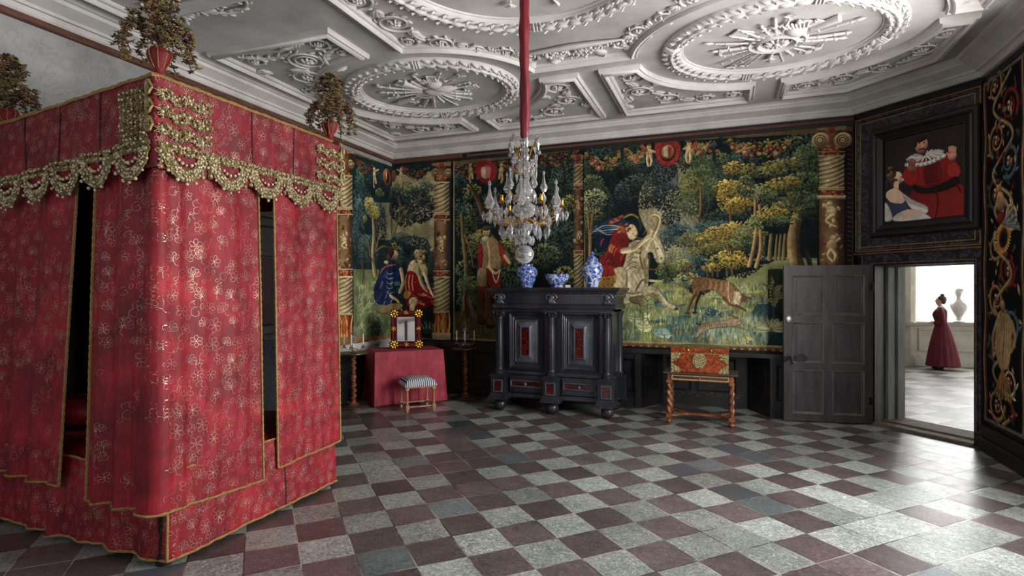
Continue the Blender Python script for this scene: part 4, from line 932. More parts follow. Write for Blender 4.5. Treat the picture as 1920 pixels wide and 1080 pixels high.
# ---------------- corner tapestry (left)
def corner():
    P = T.poly; L = T.line; B = T.bush; E = T.ell
    P([(500,250),(734,300),(734,690),(500,690)], (30,48,54), smooth=False); P([(735,300),(846,290),(846,690),(735,690)], (30,48,54), smooth=False)
    P([(735,330),(818,320),(818,480),(790,470),(735,440)], (148,140,108), smooth=False); P([(700,380),(734,380),(734,450),(700,450)], (120,118,96), smooth=False)
    for k in range(14): L([(738,400+k*5),(816,398+k*5)],1,(128,122,94),alpha=.5)
    P([(662,505),(734,505),(734,690),(662,690)], (116,128,84), smooth=False, alpha=.9); P([(735,560),(818,560),(818,690),(735,690)], (30,40,40), smooth=False)
    for c in ((680,360,26,50,TEAL,6),(700,340,30,26,NAVY,5),(672,430,18,60,BLUE,6),(690,470,30,30,TEAL,5),(712,420,22,40,NAVY,5),(720,350,20,24,NAVY,5)): B(*c[:5], size=c[5], dens=1)
    for c in ((755,360,30,20,MOSS,5),(775,372,34,18,NAVY,5),(790,395,28,24,NAVY,5),(748,392,26,22,NAVY,5),(795,352,22,12,TEAL,5),(806,372,10,7,NAVY,4),(812,385,12,7,NAVY,4),(760,412,22,14,DARK,5),(740,370,14,20,NAVY,5),
              (770,460,40,18,NAVY,5),(750,450,26,14,TEAL,5),(795,478,28,20,NAVY,5),(745,480,16,20,TEAL,5),(812,500,14,30,DARK,5),(790,510,26,20,DARK,5),(755,500,20,20,DARK,5)): B(*c[:5], size=c[5], dens=1)
    for a in (((747,368),(750,395),(743,430),(741,445)),((760,385),(752,410)),((775,378),(790,372),(802,376))): L(a,(3.5,2),(104,90,72))
    L([(700,408),(702,440),(700,480),(704,515)],(9,12),(132,120,88),shade=.6); L([(690,450),(694,475),(700,492)],(3,4),(112,98,70)); L([(714,420),(708,450),(704,470)],(2.5,4),(112,98,70)); L([(706,470),(716,462),(728,464)],(4,2),(112,98,70)); L([(677,490),(682,515),(680,530)],(5,7),(84,76,58)); L([(681,440),(686,470),(692,490)],(3,4),(84,76,58))
    for c in ((697,390,18,18,PALE,5),(692,382,14,12,((90,88,44),(222,204,112)),5),(702,398,14,12,((90,88,44),(206,196,108)),5),(685,410,7,6,YEL,5),(740,462,7,7,YEL,5),(676,345,14,20,TEAL,6),(712,362,14,8,MOSS,5)): B(*c[:5], size=c[5], dens=1.2)
    T.grass(664,733,530,640,[(150,158,100),(176,178,116),(96,128,112),(70,104,112)],900,12); 
    for k in range(40): x, y = T.rs.uniform(668,712), T.rs.uniform(530,620); L([(x,y),(x+4,y-7),(x+10,y-5)],(2.4,.8),(156,168,124))
    B(705,615,16,24,BLUE,size=5,dens=.7)
    # seated man in blue
    P([(712,498),(726,490),(742,492),(750,505),(748,530),(742,552),(734,568),(718,572),(704,566),(702,540),(708,520)], (22,34,74), (34,54,104))
    for k in range(22):
        x, y = T.rs.uniform(706,744), T.rs.uniform(505,565); L([(x,y),(x-2,y+6),(x-5,y+12)], 1.7, [(120,142,172),(64,88,132),(10,18,44)][k % 3])
    L([(712,512),(722,500),(742,496)],3,(150,94,62)); L([(730,505),(728,530),(738,552)],(11,7),(26,42,86),shade=.4)
    for k in range(5): L([(724,510+k*9),(730,514+k*9),(737,512+k*9)],1.6,(132,152,178))
    E(740,478,8,9,(202,172,136)); E(733,472,10,11,(70,50,36)); E(728,484,7,8,(84,62,44)); E(745,478,2.4,2,(206,176,140)); E(724,492,9,3.5,(190,182,160))
    L([(732,554),(744,562),(748,568)],(6,4),(196,166,130)); E(744,538,10,11,(62,96,104)); [E(738+T.rs.uniform(0,12),532+T.rs.uniform(0,12),2,1.6,(20,34,46)) for _ in range(8)]
    P([(706,580),(722,572),(745,568),(756,572),(748,582),(726,588),(708,587)], (130,110,78), (160,138,100))
    # seated woman in red
    P([(765,500),(772,488),(788,486),(800,498),(802,516),(792,518),(776,520),(764,514)], (196,180,142), (170,152,112)); E(782,476,7,8.5,(206,186,146)); 
    for k in range(20): E(788+T.rs.uniform(-9,9),478+T.rs.uniform(-10,16),4,2.6,[(150,126,84),(176,150,104),(120,96,64)][k % 3],ang=T.rs.uniform(-1,1))
    P([(762,512),(776,510),(790,528),(812,540),(818,560),(808,574),(786,580),(764,576),(758,548)], (140,24,30), (112,16,26))
    for k in range(34): x, y = T.rs.uniform(764,812), T.rs.uniform(524,574); L([(x,y),(x+4,y+3),(x+8,y+3)],1.5,[(190,90,74),(206,150,120),(84,10,20)][k % 3],alpha=.85)
    for k in range(5): L([(762+k*3,516),(760+k*3,530),(762+k*3,545)],1.6,[(206,150,110),(120,20,28)][k % 2])
    L([(796,512),(804,536),(813,556)],(8,3),(204,188,152),shade=.4); L([(784,505),(790,530),(800,545)],(9,6),(150,136,100),shade=.4); L([(752,505),(756,530),(750,548)],(8,7),(176,158,118),shade=.4)
    E(775,566,10,9,(200,176,134)); L([(774,566),(772,580)],(10,8),(190,166,124)); P([(760,545),(772,548),(764,562),(756,556)], (170,120,60))
    for x in (795,800,806,811,816): L([(x,616),(x+(x-805)*.8,604)],1.4,(176,182,160))
    for k in range(14): x = 760+T.rs.uniform(0,56); L([(x,625),(x+T.rs.uniform(-5,5),606)],1.4,(74,92,70))
    # garlands, cartouche and putti at the top
    P([(640,272),(734,303),(734,312),(640,282)], (112,88,60), smooth=False); P([(735,303),(846,291),(846,300),(735,312)], (112,88,60), smooth=False)
    r = np.random.RandomState(9)
    for x0, x1, y in ((664,700,296),(752,805,314)):
        for _ in range(120):
            q = r.uniform(0,1); x = x0+(x1-x0)*q; E(x, y+ (16 if x0<700 else 2)*q+28*4*q*(1-q)*r.uniform(.1,1)*.8, r.uniform(2.2,4.2), r.uniform(1.6,3), [(24,36,38),(60,70,46),(104,62,44),(124,94,58),(124,50,42),(40,60,70)][r.randint(6)], ang=r.uniform(-1,1))
    E(725,332,13,16,(150,92,62)); E(726,332,8.5,12,(74,20,24)); E(738,330,6,12,(134,82,56)); E(724,330,3,9,(190,170,140))
    for x, f in ((702,1),(752,-1)): c = (190,166,124); E(x,318,3.4,4,c); E(x,328,4.5,7,c); L([(x,334),(x-1*f,343),(x,351)],(4.6,2.6),c); L([(x+2*f,334),(x+3*f,343)],(4.4,2.6),c); L([(x,322),(x+7*f,318)],(3,2),c)
    column(634,660,[('cap',280,330),('fl',333,392),('band',392,402),('fig',404,505),('band',505,520),('fl',522,592),('acan',592,632),('base',632,646)], 1.02)
    column(814,842,[('cap',303,340),('fl',345,402),('band',402,412),('fig',414,505),('band',508,520),('fl',523,588),('acan',588,624),('base',624,640)], .92)
    P([(600,634),(734,628),(734,690),(600,690)], (150,112,70), smooth=False); P([(735,628),(846,640),(846,690),(735,690)], (146,106,66), smooth=False)
    for k in range(22): E(664+k*8,(642-k*.9) if k < 9 else (632+(k-9)*.6),3,2,[(180,140,90),(120,62,42)][k % 2])
    L([(846,292),(846,650)],1.6,(30,28,26))
T.scale_at = 1.42; corner()
T.noise_mul(.14, (60,26))
def t_left(U, V):    # left wall strip, gently rippled
    y = TY-(U0-U); w = .012*np.sin(U*9)*(.4+.6*(1-V/2.9))+.004*np.sin(U*31)
    return np.stack([np.full_like(U, TX)+w, y, ZT0+V], -1)
def t_back(U, V):
    x = TX+(U-U0); w = .010*np.sin(U*7.3)*(.4+.6*(1-V/2.9))+.004*np.sin(U*29+V)
    return np.stack([x, np.full_like(U, TY)-w, ZT0+V], -1)
def t_corner(U, V):
    a = t_left(U, V); b = t_back(U, V); return np.where((U < U0)[:, None], a, b)
def ci(px): return int(round(wall_cv(px, 400)[0]/T.res))
i850 = ci(848); i1095 = ci(1094)
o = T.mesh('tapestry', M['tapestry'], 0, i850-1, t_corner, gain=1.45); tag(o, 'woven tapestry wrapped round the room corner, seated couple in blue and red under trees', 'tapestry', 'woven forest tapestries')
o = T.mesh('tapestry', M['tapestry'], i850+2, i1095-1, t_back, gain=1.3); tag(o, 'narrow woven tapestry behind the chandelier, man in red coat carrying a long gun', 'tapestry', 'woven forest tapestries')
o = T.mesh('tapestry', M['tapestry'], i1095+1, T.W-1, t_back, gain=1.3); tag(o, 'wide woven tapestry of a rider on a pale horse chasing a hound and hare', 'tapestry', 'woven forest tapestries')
# ================================================================ BED
BX, BY0, BY1, BXL = -3.14, 2.375, 4.03, -5.22
bed = empty('canopy_bed', (-4.2, 3.2, 0))
tag(bed, 'four poster bed hung with crimson damask curtains and gold lace, at left of the room', 'bed')
BO = Vector((-4.2, 3.2, 0))
class MBB(MB):
    def build(s, name, mat, parent=None, **k):
        if parent is bed: s.V = [(p[0]-BO.x, p[1]-BO.y, p[2]-BO.z) for p in s.V]
        elif parent is not None: s.V = [(p[0]-BO.x, p[1]-BO.y, p[2]-BO.z) for p in s.V]
        return MB.build(s, name, mat, parent, **k)
def ZTOP(x): return 2.905 - .052*(BX-x)
def path_pt(path, s):
    for i in range(len(path)-1):
        a, b = path[i], path[i+1]; l = math.hypot(b[0]-a[0], b[1]-a[1])
        if s <= l or i == len(path)-2:
            t = s/l; return (a[0]+(b[0]-a[0])*t, a[1]+(b[1]-a[1])*t), ((b[1]-a[1])/l, -(b[0]-a[0])/l)
        s -= l
def plen(path): return sum(math.hypot(path[i+1][0]-path[i][0], path[i+1][1]-path[i][1]) for i in range(len(path)-1))
def roundc(path, r=.05, n=5):
    out = [path[0]]
    for i in range(1, len(path)-1):
        a, b, c = Vector(path[i-1]), Vector(path[i]), Vector(path[i+1]); u = (a-b).normalized(); v = (c-b).normalized()
        p, q = b+u*r, b+v*r
        for k in range(n+1): t = k/n; out.append(tuple((1-t)**2*p+2*t*(1-t)*b+t*t*q))
    out.append(path[-1]); return out
class Cloth:
    """surface over a plan path, outward normal on the right of the direction of travel (dy,-dx)"""
    def __init__(s, path, z0, z1, fold, flare=0.0, skew=(0,0)):
        s.path = path; s.L = plen(path); s.z0 = z0; s.z1 = z1; s.fold = fold; s.flare = flare; s.skew = skew
    def pt(s, u, v, off=0.0):   # u in 0..L, v in 0..1 upward
        L = s.L; uu = u + (s.skew[0]*(1-u/L) + s.skew[1]*(u/L))*(1-v); 
        base = max(0, min(L, uu)); (x, y), n = path_pt(s.path, base)
        ex = uu-base
        if ex: x += -n[1]*ex; y += n[0]*ex
        z0 = s.z0(u/L) if callable(s.z0) else s.z0; z1 = s.z1((x, y)) if callable(s.z1) else s.z1
        z = z0+(z1-z0)*v; o = s.fold(u, v)+s.flare*(1-v)+off
        return (x+n[0]*o, y+n[1]*o, z)
    def mesh(s, name, mat, parent, nu=90, nv=60, bottom=True):
        m = MBB(); m.quad_grid([[s.pt(s.L*i/nu, j/nv) for j in range(nv+1)] for i in range(nu+1)])
        return m.build(name, mat, parent, smooth=180, fixn=False)
    def trim(s, name, mat, parent, edges='LRB', r=.009):
        m = MBB()
        def run(P):
            Q = []
            for i, p in enumerate(P): Q.append(p)
            m.tube(Q, [r*(1+.25*math.sin(i*2.3)) for i in range(len(Q))], 5)
        n = 110
        if 'L' in edges: run([s.pt(0, k/n, .004) for k in range(n+1)])
        if 'R' in edges: run([s.pt(s.L, k/n, .004) for k in range(n+1)])
        if 'B' in edges: run([s.pt(s.L*k/n, 0, .004) for k in range(n+1)])
        if 'T' in edges: run([s.pt(s.L*k/n, 1, .004) for k in range(n+1)])
        return m.build(name, mat, parent, smooth=60, fixn=False)
    def embroider(s, name, parent, seed, density=1.0, cell=.105, mask=None, w=.0026, dash=.0105, gap=.62):
        m = MBB(); r = random.Random(seed); H = None
        z0 = s.z0(.5) if callable(s.z0) else s.z0; z1 = s.z1(path_pt(s.path, s.L/2)[0]) if callable(s.z1) else s.z1
        H = z1-z0
        def curve(P, g=gap):
            # P: list of (u, h) ; draw dashes
            L = 0; pts = []
            for i in range(len(P)-1):
                a, b = P[i], P[i+1]; d = math.hypot(b[0]-a[0], b[1]-a[1]); k = max(1, int(d/.004))
                for q in range(k): pts.append((a[0]+(b[0]-a[0])*q/k, a[1]+(b[1]-a[1])*q/k))
            stp = max(2, int(dash/.004)); i = 0
            while i+stp < len(pts):
                a, b = pts[i], pts[i+max(1, int(stp*g))]
                dx, dy = b[0]-a[0], b[1]-a[1]; l = math.hypot(dx, dy) or 1; nx, ny = -dy/l*w/2, dx/l*w/2
                if 0 < a[0] < s.L and 0 < a[1] < H and 0 < b[0] < s.L and 0 < b[1] < H:
                    q4 = [s.pt(p[0], p[1]/H, .0035) for p in ((a[0]+nx,a[1]+ny),(a[0]-nx,a[1]-ny),(b[0]-nx,b[1]-ny),(b[0]+nx,b[1]+ny))]
                    if abs(q4[0][0]-q4[3][0])+abs(q4[0][1]-q4[3][1])+abs(q4[0][2]-q4[3][2]) < .016: m.poly(q4)
                i += stp
        def petal(cx, cy, a, l, wd):
            c_, s_ = math.cos(a), math.sin(a); P = []
            for k in range(11):
                t = 2*PI*k/10; x = l*.5*(1-math.cos(t)); y = wd*math.sin(t)*(.4+.6*math.sin(min(PI, t/2+.3)))
                P.append((cx+c_*x-s_*y, cy+s_*x+c_*y))
            curve(P)
        nu = int(s.L/cell)+1; nv = int(H/cell)+1
        for i in range(nu+1):
            for j in range(nv+1):
                x = (i+.5*(j % 2)+r.uniform(-.2,.2))*cell; y = (j+.4+r.uniform(-.2,.2))*cell
                if r.random() > density*.95 or x < -.02 or x > s.L+.02 or y > H+.02: continue
                if mask and not mask(x/s.L, y/H): continue
                kind = r.random(); a0 = r.uniform(.9, 2.2); sz = cell*r.uniform(.46,.66)
                if kind < .45:
                    for k in range(-2, 3): petal(x, y, a0+k*.52, sz*(1-.1*abs(k)), sz*.27)
                    curve([(x,y),(x-math.cos(a0)*sz*.5,y-math.sin(a0)*sz*.5),(x-math.cos(a0+.5)*sz*.9,y-math.sin(a0+.5)*sz*.9)])
                elif kind < .75:
                    for k in range(6): petal(x, y, a0+k*PI/3, sz*.72, sz*.25)
                else:
                    P = []
                    for k in range(16): q = k/15; t = a0+q*7; P.append((x+sz*.55*(1-.7*q)*math.cos(t), y+sz*.55*(1-.7*q)*math.sin(t)))
                    curve(P); petal(x+sz*.5, y+sz*.3, a0, sz*.6, sz*.2); petal(x-sz*.5, y-sz*.2, a0+2.5, sz*.6, sz*.2)
                if r.random() < .5:
                    xx = x+cell*r.uniform(-.5,.5); yy = y+cell*.45
                    P = [(xx+cell*.2*q+cell*.12*math.sin(q*5+a0), yy+cell*.3*math.sin(q*2+a0)) for q in (-1,-.8,-.6,-.4,-.2,0,.2,.4,.6,.8,1)]
                    curve(P, .5)
        o = m.build(name, M['thread'], parent, smooth=0, fixn=False); return o
def folds(*T):
    # T: (u, width, depth_top, depth_bottom)
    def f(u, v):
        r = .0
        for a, w, d1, d0 in T:
            q = (u-a)/w
            if abs(q) < 3: r += math.exp(-q*q)*(d0+(d1-d0)*v)
        return r+.004*math.sin(u*23+v*3)+.003*math.sin(u*57-v*5)*(1.2-v)
    return f
def curtain(path, z0, fold, flare, seed, edges, skew=(0,0), nu=100, dens=1, mask=None, mat='damask', label=None):
    c = Cloth(path, z0, 2.46, fold, flare, skew)
    o = c.mesh('curtain', M[mat], bed, nu=nu)
    c.trim('gold_braid', M['fringe'], o, edges); c.embroider('embroidery', o, seed, dens, mask=mask)
    if label: o['label'] = label
    return c
# foot near the corner, wrapping onto the long side (travel: from foot gap to corner to left; outward = right side)
pA = roundc([(-3.13,3.10),(-3.13,2.35),(-3.70,2.375)][::1], .05)
# the direction (0,-1) has right-hand normal (-1,0): flip so that outward is +x
pA = pA[::-1]
curtain(pA, lambda q: .335-.045*max(0,(q-.45)/.55)+.0*q, folds((.42,.035,-.05,-.035),(.50,.05,.0,.03),(.30,.03,.012,.03),(.18,.04,-.012,-.03),(.1,.03,.01,.035),(.36,.02,0,-.03),(.56,.05,.02,.02),(.75,.05,-.018,-.008),(.68,.04,.014,.014),(1.05,.1,.008,.006)),
    .035, 21, 'LRB', skew=(-.05,.03), nu=150, dens=1.15, mask=lambda a,b: not (a < .45 and b < .42 and (a*37) % 1 > .25))
curtain([(-3.12,3.235),(-3.12,3.965)], lambda q: .34+.02*q, folds((.1,.08,.01,.01),(.3,.07,-.012,-.006),(.5,.09,.012,.008),(.7,.06,-.01,-.004)), .03, 22, 'LRB', skew=(.02,.02), dens=1.1)
curtain([(-5.20,2.50),(-3.925,2.41)], .37, folds((.95,.05,.015,.035),(.8,.05,-.02,-.03),(.65,.06,.02,.03),(.5,.05,-.02,-.03),(.35,.05,.02,.03),(.2,.04,-.02,-.02),(1.1,.04,-.015,-.02)), .05, 23, 'LRB', skew=(0,-.14), nu=120, mask=lambda a,b: b > .35 or (a*23) % 1 > .6)
for p in ([(-3.14,3.965),(-3.72,3.965)],[(-4.12,3.965),(-5.2,3.965)]):
    c = Cloth(p, .36, 2.46, folds((.1,.04,.02,.03),(.3,.05,-.02,-.03),(.5,.05,.02,.03),(.8,.05,-.02,-.03)), .02); o = c.mesh('curtain', M['damask_red'], bed, nu=50, nv=20); c.trim('gold_braid', M['fringe'], o, 'LRB')
# ---- upper valance (pelmet) on three sides
pF = roundc([(-5.20,2.44),(-3.092,2.298),(-3.092,3.985)], .02, 3)
val = Cloth(pF, 2.37, lambda p: ZTOP(p[0]), folds((.5,.06,.004,.006),(1.2,.08,-.004,-.006)), 0)
o_v = val.mesh('valance', M['damask_red'], bed, nu=160, nv=16); o_v['label'] = 'upper valance of the bed'
val.embroider('embroidery', o_v, 31, 1.05, cell=.105, mask=lambda a,b: b > .22)
val.trim('gold_braid', M['fringe'], o_v, 'T', .011)
m = MBB()
LV = val.L; corner_u = LV-1.687
for u in (corner_u+.72, corner_u+1.12, corner_u-.95, corner_u-1.35, corner_u-.5): m = MBB(); m.tube([val.pt(u, k/10, .003) for k in range(11)], .0045, 4); m.build('seam', M['seam'], o_v, smooth=0, fixn=False)
pB = [(-5.20,3.98),(-3.115,3.98)]
c = Cloth(pB[::-1], 2.37, lambda p: ZTOP(p[0]), folds(), 0); c.mesh('valance', M['damask_red'], bed, nu=20, nv=4)
# ---- gold lace
def ring(m, P, c, n, r, w, seg=8):
    # ring lying on cloth around point index (u,h)
    pass
lace = MBB(); pearls = MBB(); rl = random.Random(12)
Hv = 1.0
def lp(u, z, off=.01):
    zt = ZTOP(path_pt(pF, max(0, min(LV, u)))[0][0]); return val.pt(u, (z-2.37)/(zt-2.37), off)
def lring(u, z, r, off=.012, w=.0035, seg=8):
    lace.tube([lp(u+r*math.cos(a), z+r*math.sin(a), off+.003*math.sin(3*a)) for a in (2*PI*k/seg for k in range(seg+1))], w, 4, caps=False)
def lpetal(u, z, n, r, off=.014):
    for k in range(n):
        a = 2*PI*k/n+rl.random(); lace.tube([lp(u, z, off+.006), lp(u+math.cos(a-.3)*r*.7, z+math.sin(a-.3)*r*.7, off), lp(u+math.cos(a)*r, z+math.sin(a)*r, off), lp(u+math.cos(a+.3)*r*.7, z+math.sin(a+.3)*r*.7, off), lp(u, z, off+.006)], .0026, 3, caps=False)
def lpearl(u, z, r=.008, off=.02):
    p = lp(u, z, off); pearls.ball(p, r*rl.uniform(.8,1.25), 6, 4)
def patch(u, z, r):
    k = rl.random()
    if k < .45: lring(u, z, r); lring(u, z, r*.45, .016)
    else: lpetal(u, z, rl.choice((5,6)), r*1.1)
    if rl.random() < .75: lpearl(u+rl.uniform(-.4,.4)*r, z+rl.uniform(-.4,.4)*r)
def band(u0, u1, z0, z1, step=.026, jit=.006):
    n = max(1, int(abs(u1-u0)/step)); k = max(1, int((z1-z0)/step))
    for i in range(n):
        for j in range(k): patch(u0+(u1-u0)*(i+.5)/n+rl.uniform(-jit,jit), z0+(z1-z0)*(j+.5)/k+rl.uniform(-jit,jit), step*.62)
def scallop(u0, u1, ztop, depth, wband=.055):
    n = 20; uc = (u0+u1)/2; ru = (u1-u0)/2-wband*.3
    for layer in range(3):
        f = 1-layer*.30*wband/ru*1.2
        for i in range(n+1):
            a = PI*i/n; u = uc-math.cos(a)*ru*(1-layer*.13); z = ztop-math.sin(a)*(depth-layer*.022)*(1.0)
            patch(u, z, .016)
    for lay, off in ((1.07,.012),(.66,.012)):
        lace.tube([lp(uc-math.cos(PI*i/n)*ru*lay, ztop-math.sin(PI*i/n)*(depth*lay+(.0)), off) for i in range(n+1)], .005, 4)
    for i in range(5): lpearl(uc-math.cos(PI*(i+1)/6)*ru*.5, ztop-.02-math.sin(PI*(i+1)/6)*depth*.3, .011)
    for i in range(7): lpearl(uc-math.cos(PI*(i+.5)/7)*ru*1.12, ztop-.012-math.sin(PI*(i+.5)/7)*depth*1.12, .010)
def lbar(u0, u1, z, h=.075):
    n = max(2, int(abs(u1-u0)/.028))
    for i in range(n+1):
        u = u0+(u1-u0)*i/n; zz = z+.014*math.sin(i*1.3)
        patch(u, zz+.02, .017); patch(u+.01, zz-.02, .016)
        if i % 3 == 0: lpetal(u, zz, 6, .03, .02); lpearl(u, zz, .012, .026)
zl = 2.50
cu = corner_u
for k in range(3): lbar(cu+.03, cu+.36, 2.80-.105*k)
for k in range(3): lbar(LV-.30, LV-.02, 2.80-.105*k)
n = 5; a0, a1 = cu+.03, LV-.01
for i in range(n):
    u0, u1 = a0+(a1-a0)*i/n, a0+(a1-a0)*(i+1)/n
    scallop(u0+.012, u1-.012, zl-.02, .15)
band(a0, a1, zl-.025, zl+.03)
for i in range(n+1):
    u = a0+(a1-a0)*i/n; [patch(u+rl.uniform(-.012,.012), zl-.03-.03*q, .015) for q in range(4)]
# the dark long side
band(cu-.30, cu-.03, 2.52, 2.84, .034)
n = 5; b0, b1 = cu-.02, cu-1.72
for i in range(n):
    u0, u1 = b0+(b1-b0)*i/n, b0+(b1-b0)*(i+1)/n
    scallop(min(u0,u1)+.012, max(u0,u1)-.012, zl-.03-.02*i, .15)
    band(u0, u1, zl-.04-.02*i, zl+.03-.02*i)
band(cu-1.95, cu-1.70, 2.46, 2.72, .036)
for k in range(3):   # medallions on the corner itself
    for uu in (cu-.02, LV-.005):
        m0 = 2.83-.105*k
        lace.tube([lp(uu+.02*math.cos(a), m0+.042*math.sin(a), .02) for a in (2*PI*q/12 for q in range(13))], .008, 5, caps=False)
        lring(uu, m0, .012, .024, .006)
lo = lace.build('gold_lace', M['old_gold'], o_v, smooth=0, fixn=False); pearls.build('lace_beads', M['pearl'], o_v, smooth=60, fixn=False)
# ---- canopy board, base rails, mattress, headboard, inner lining
m = MBB(); m.box(-5.25,-3.13,2.36,4.06,2.36,2.84); 
m = MBB()
for (x, y) in ((-3.17,2.40),(-3.17,4.0),(-5.15,2.46),(-5.15,4.0)): m.lathe([(.035,0),(.04,.05),(.035,.1),(.03,.5),(.028,2.4),(.03,2.8)], (x,y,0), 10)
# posts: each its own part
for (x, y) in ((-3.17,2.42),(-3.17,3.92),(-5.15,2.50),(-5.15,3.92)):
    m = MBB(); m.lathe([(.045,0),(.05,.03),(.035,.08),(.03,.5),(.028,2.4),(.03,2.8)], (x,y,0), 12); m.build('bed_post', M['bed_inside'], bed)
m = MBB(); b = len(m.V)
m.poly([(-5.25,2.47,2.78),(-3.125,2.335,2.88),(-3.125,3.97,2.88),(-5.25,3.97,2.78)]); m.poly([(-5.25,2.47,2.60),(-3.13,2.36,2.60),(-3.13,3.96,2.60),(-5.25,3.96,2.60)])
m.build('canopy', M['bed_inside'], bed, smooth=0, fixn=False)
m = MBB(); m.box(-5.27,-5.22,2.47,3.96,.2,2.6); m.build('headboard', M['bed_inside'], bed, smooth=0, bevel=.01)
m = MBB()
rows = []
for i in range(41):
    row = []
    for j in range(41):
        u, v = i/40, j/40; x = -5.20+2.05*u; y = 2.47+1.44*v
        e = min(u, 1-u)*2.05; f = min(v, 1-v)*1.44; h = min(1, min(e, f)/.10); z = .50+.10*math.sqrt(1-(1-h)**2)+.012*math.sin(x*9+y*4)+.01*math.sin(y*13)
        row.append((x, y, z))
    rows.append(row)
m.quad_grid(rows); m.box(-5.2,-3.15,2.47,3.91,.32,.505); m.build('mattress', M['velvet'], bed, smooth=60)
# base valance
pBV = roundc([(-5.22,2.47),(-3.115,2.405),(-3.115,3.925)], .015, 3)
bvL = plen(pBV); cb = bvL-1.52
bv = Cloth(pBV, lambda q: .035, .555, folds((cb-.15,.05,-.006,.02),(cb-.3,.04,.004,-.02),(cb-.45,.05,0,.03),(cb-.6,.04,0,-.02),(cb-.78,.05,.01,.03),(cb-1.04,.03,.01,.075),(cb-1.14,.03,-.01,-.05),(cb-1.3,.06,.01,.03),(cb+.25,.08,.002,.006),(cb+.6,.1,-.003,-.008),(cb+1.2,.1,.002,.006)), .025)
o_b = bv.mesh('bed_skirt', M['damask'], bed, nu=220, nv=16); o_b['label'] = 'crimson skirt round the bed base'
bv.trim('gold_braid', M['fringe'], o_b, 'BT', .009); bv.embroider('embroidery', o_b, 41, 1.15, cell=.095, mask=lambda a,b: b < .9)
m = MBB(); m.tube([bv.pt(cb, k/20, .006) for k in range(21)], .010, 5); m.build('gold_braid', M['fringe'], o_b, smooth=60, fixn=False)
m = MBB(); m.tube([bv.pt(cb+.93, k/20, .003) for k in range(21)], .005, 4); m.build('seam', M['seam'], o_b, smooth=0, fixn=False)
pBb = [(-3.12,3.925),(-5.22,3.925)]
c = Cloth(pBb, .035, .555, folds(), .02); c.mesh('bed_skirt', M['damask'], bed, nu=20, nv=4)
# finials: urn with drooping artificial flowers
def finial_parts():
    e = empty('finial', (0,0,0))
    m = MB(); m.lathe([(.075,0),(.085,.012),(.078,.024),(.05,.03),(.04,.034)], n=20); m.build('finial_base', M['seam'], e)
    m = MB(); m.lathe([(.034,.03),(.026,.05),(.024,.075),(.030,.09),(.05,.125),(.062,.16),(.060,.185),(.045,.205),(.038,.21)], n=24, f=lambda a,z,r: r*(1+.05*abs(math.cos(4*a)))); u = m.build('urn', M['velvet'], e)
    m = MB()
    for k in range(8):
        a = k*PI/4; m.tube([(r*1.04*math.cos(a), r*1.04*math.sin(a), z) for r, z in ((.03,.085),(.051,.125),(.063,.16),(.061,.185),(.046,.205))], .0035, 4)
    m.build('gilt_rib', M['fringe'], u, fixn=False)
    r = random.Random(3); MS = [M['leaf_gold'], M['flower_amber'], M['flower_red'], M['leaf_dark']]
    def bloom(t, p, s_):
        t.use(r.choice((0,0,0,1,2,3)))
        for k in range(5):
            a = 2*PI*k/5+r.random(); q = Vector((math.cos(a), math.sin(a), r.uniform(-.5,.5)))*s_
            Rm = Matrix.Rotation(a, 3, 'Z') @ Matrix.Rotation(r.uniform(-.8,.8), 3, 'Y'); t.ball((p[0]+q.x*.6, p[1]+q.y*.6, p[2]+q.z*.6), (s_*.62, s_*.34, s_*.12), 5, 3, Rm)
        t.use(3); t.ball(p, s_*.3, 4, 3)
    for k in range(12):
        a = 2*PI*k/12+r.uniform(-.15,.15); R_ = r.uniform(.165,.20); ztop = r.uniform(.33,.38); zend = r.uniform(.10,.18); P = []; t = MB(); t.use(3)
        for i in range(15):
            q = i/14; rr = R_*math.sin(min(1,q*1.15)*PI/2); z = .21+(ztop-.21)*math.sin(min(1,q/.42)*PI/2) if q < .42 else ztop-(ztop-zend)*((q-.42)/.58)**1.6
            P.append((rr*math.cos(a)+.012*math.sin(i), rr*math.sin(a)+.012*math.cos(i*1.3), z))
        t.tube(P, .0035, 4)
        for i in range(2, 15):
            for _ in range(3): p = P[i]; bloom(t, (p[0]+r.uniform(-.018,.018), p[1]+r.uniform(-.018,.018), p[2]+r.uniform(-.02,.012)), r.uniform(.015,.025))
        t.build('flower_spray', MS, e, smooth=60, fixn=False)
    t = MB(); t.use(3); t.tube([(0,0,.2),(0,0,.60)], .006, 5)
    for _ in range(230):
        z = r.uniform(.36,.60); q = (z-.36)/.24; R_ = .03+.085*math.sin(PI*min(1,max(0,(q-.12)/.86)))**.8; a = r.uniform(0,2*PI)
        rr = R_*math.sqrt(r.random()); bloom(t, (rr*math.cos(a), rr*math.sin(a), z), r.uniform(.016,.027))
    t.build('flower_head_cluster', MS, e, smooth=60, fixn=False)
    return e
# each finial stands on the canopy as a thing of its own
fin = finial_parts()
spots = [((-3.165,2.385), 'tall flower spray in a red urn on the near foot corner of the bed canopy'), ((-3.15,3.915), 'flower spray in a red urn on the far foot corner of the bed canopy'), ((-4.98,2.56), 'flower spray in a red urn on the canopy corner at the left edge')]
for i, ((x, y), lab) in enumerate(spots):
    o = fin if i == 0 else copy_tree(fin)
    o.location = (x, y, ZTOP(x)-.012); tag(o, lab, 'finial', 'flower finials on the bed canopy')
    o.rotation_euler = (0,0,i*1.3)
# lid of the canopy visible from above
m = MBB(); m.poly([(-5.23,2.47,ZTOP(-5.23)-.014),(-3.12,2.33,ZTOP(-3.12)-.014),(-3.12,3.98,ZTOP(-3.12)-.014),(-5.23,3.98,ZTOP(-5.23)-.014)]); m.build('canopy_top', M['bed_inside'], bed, smooth=0, fixn=False)
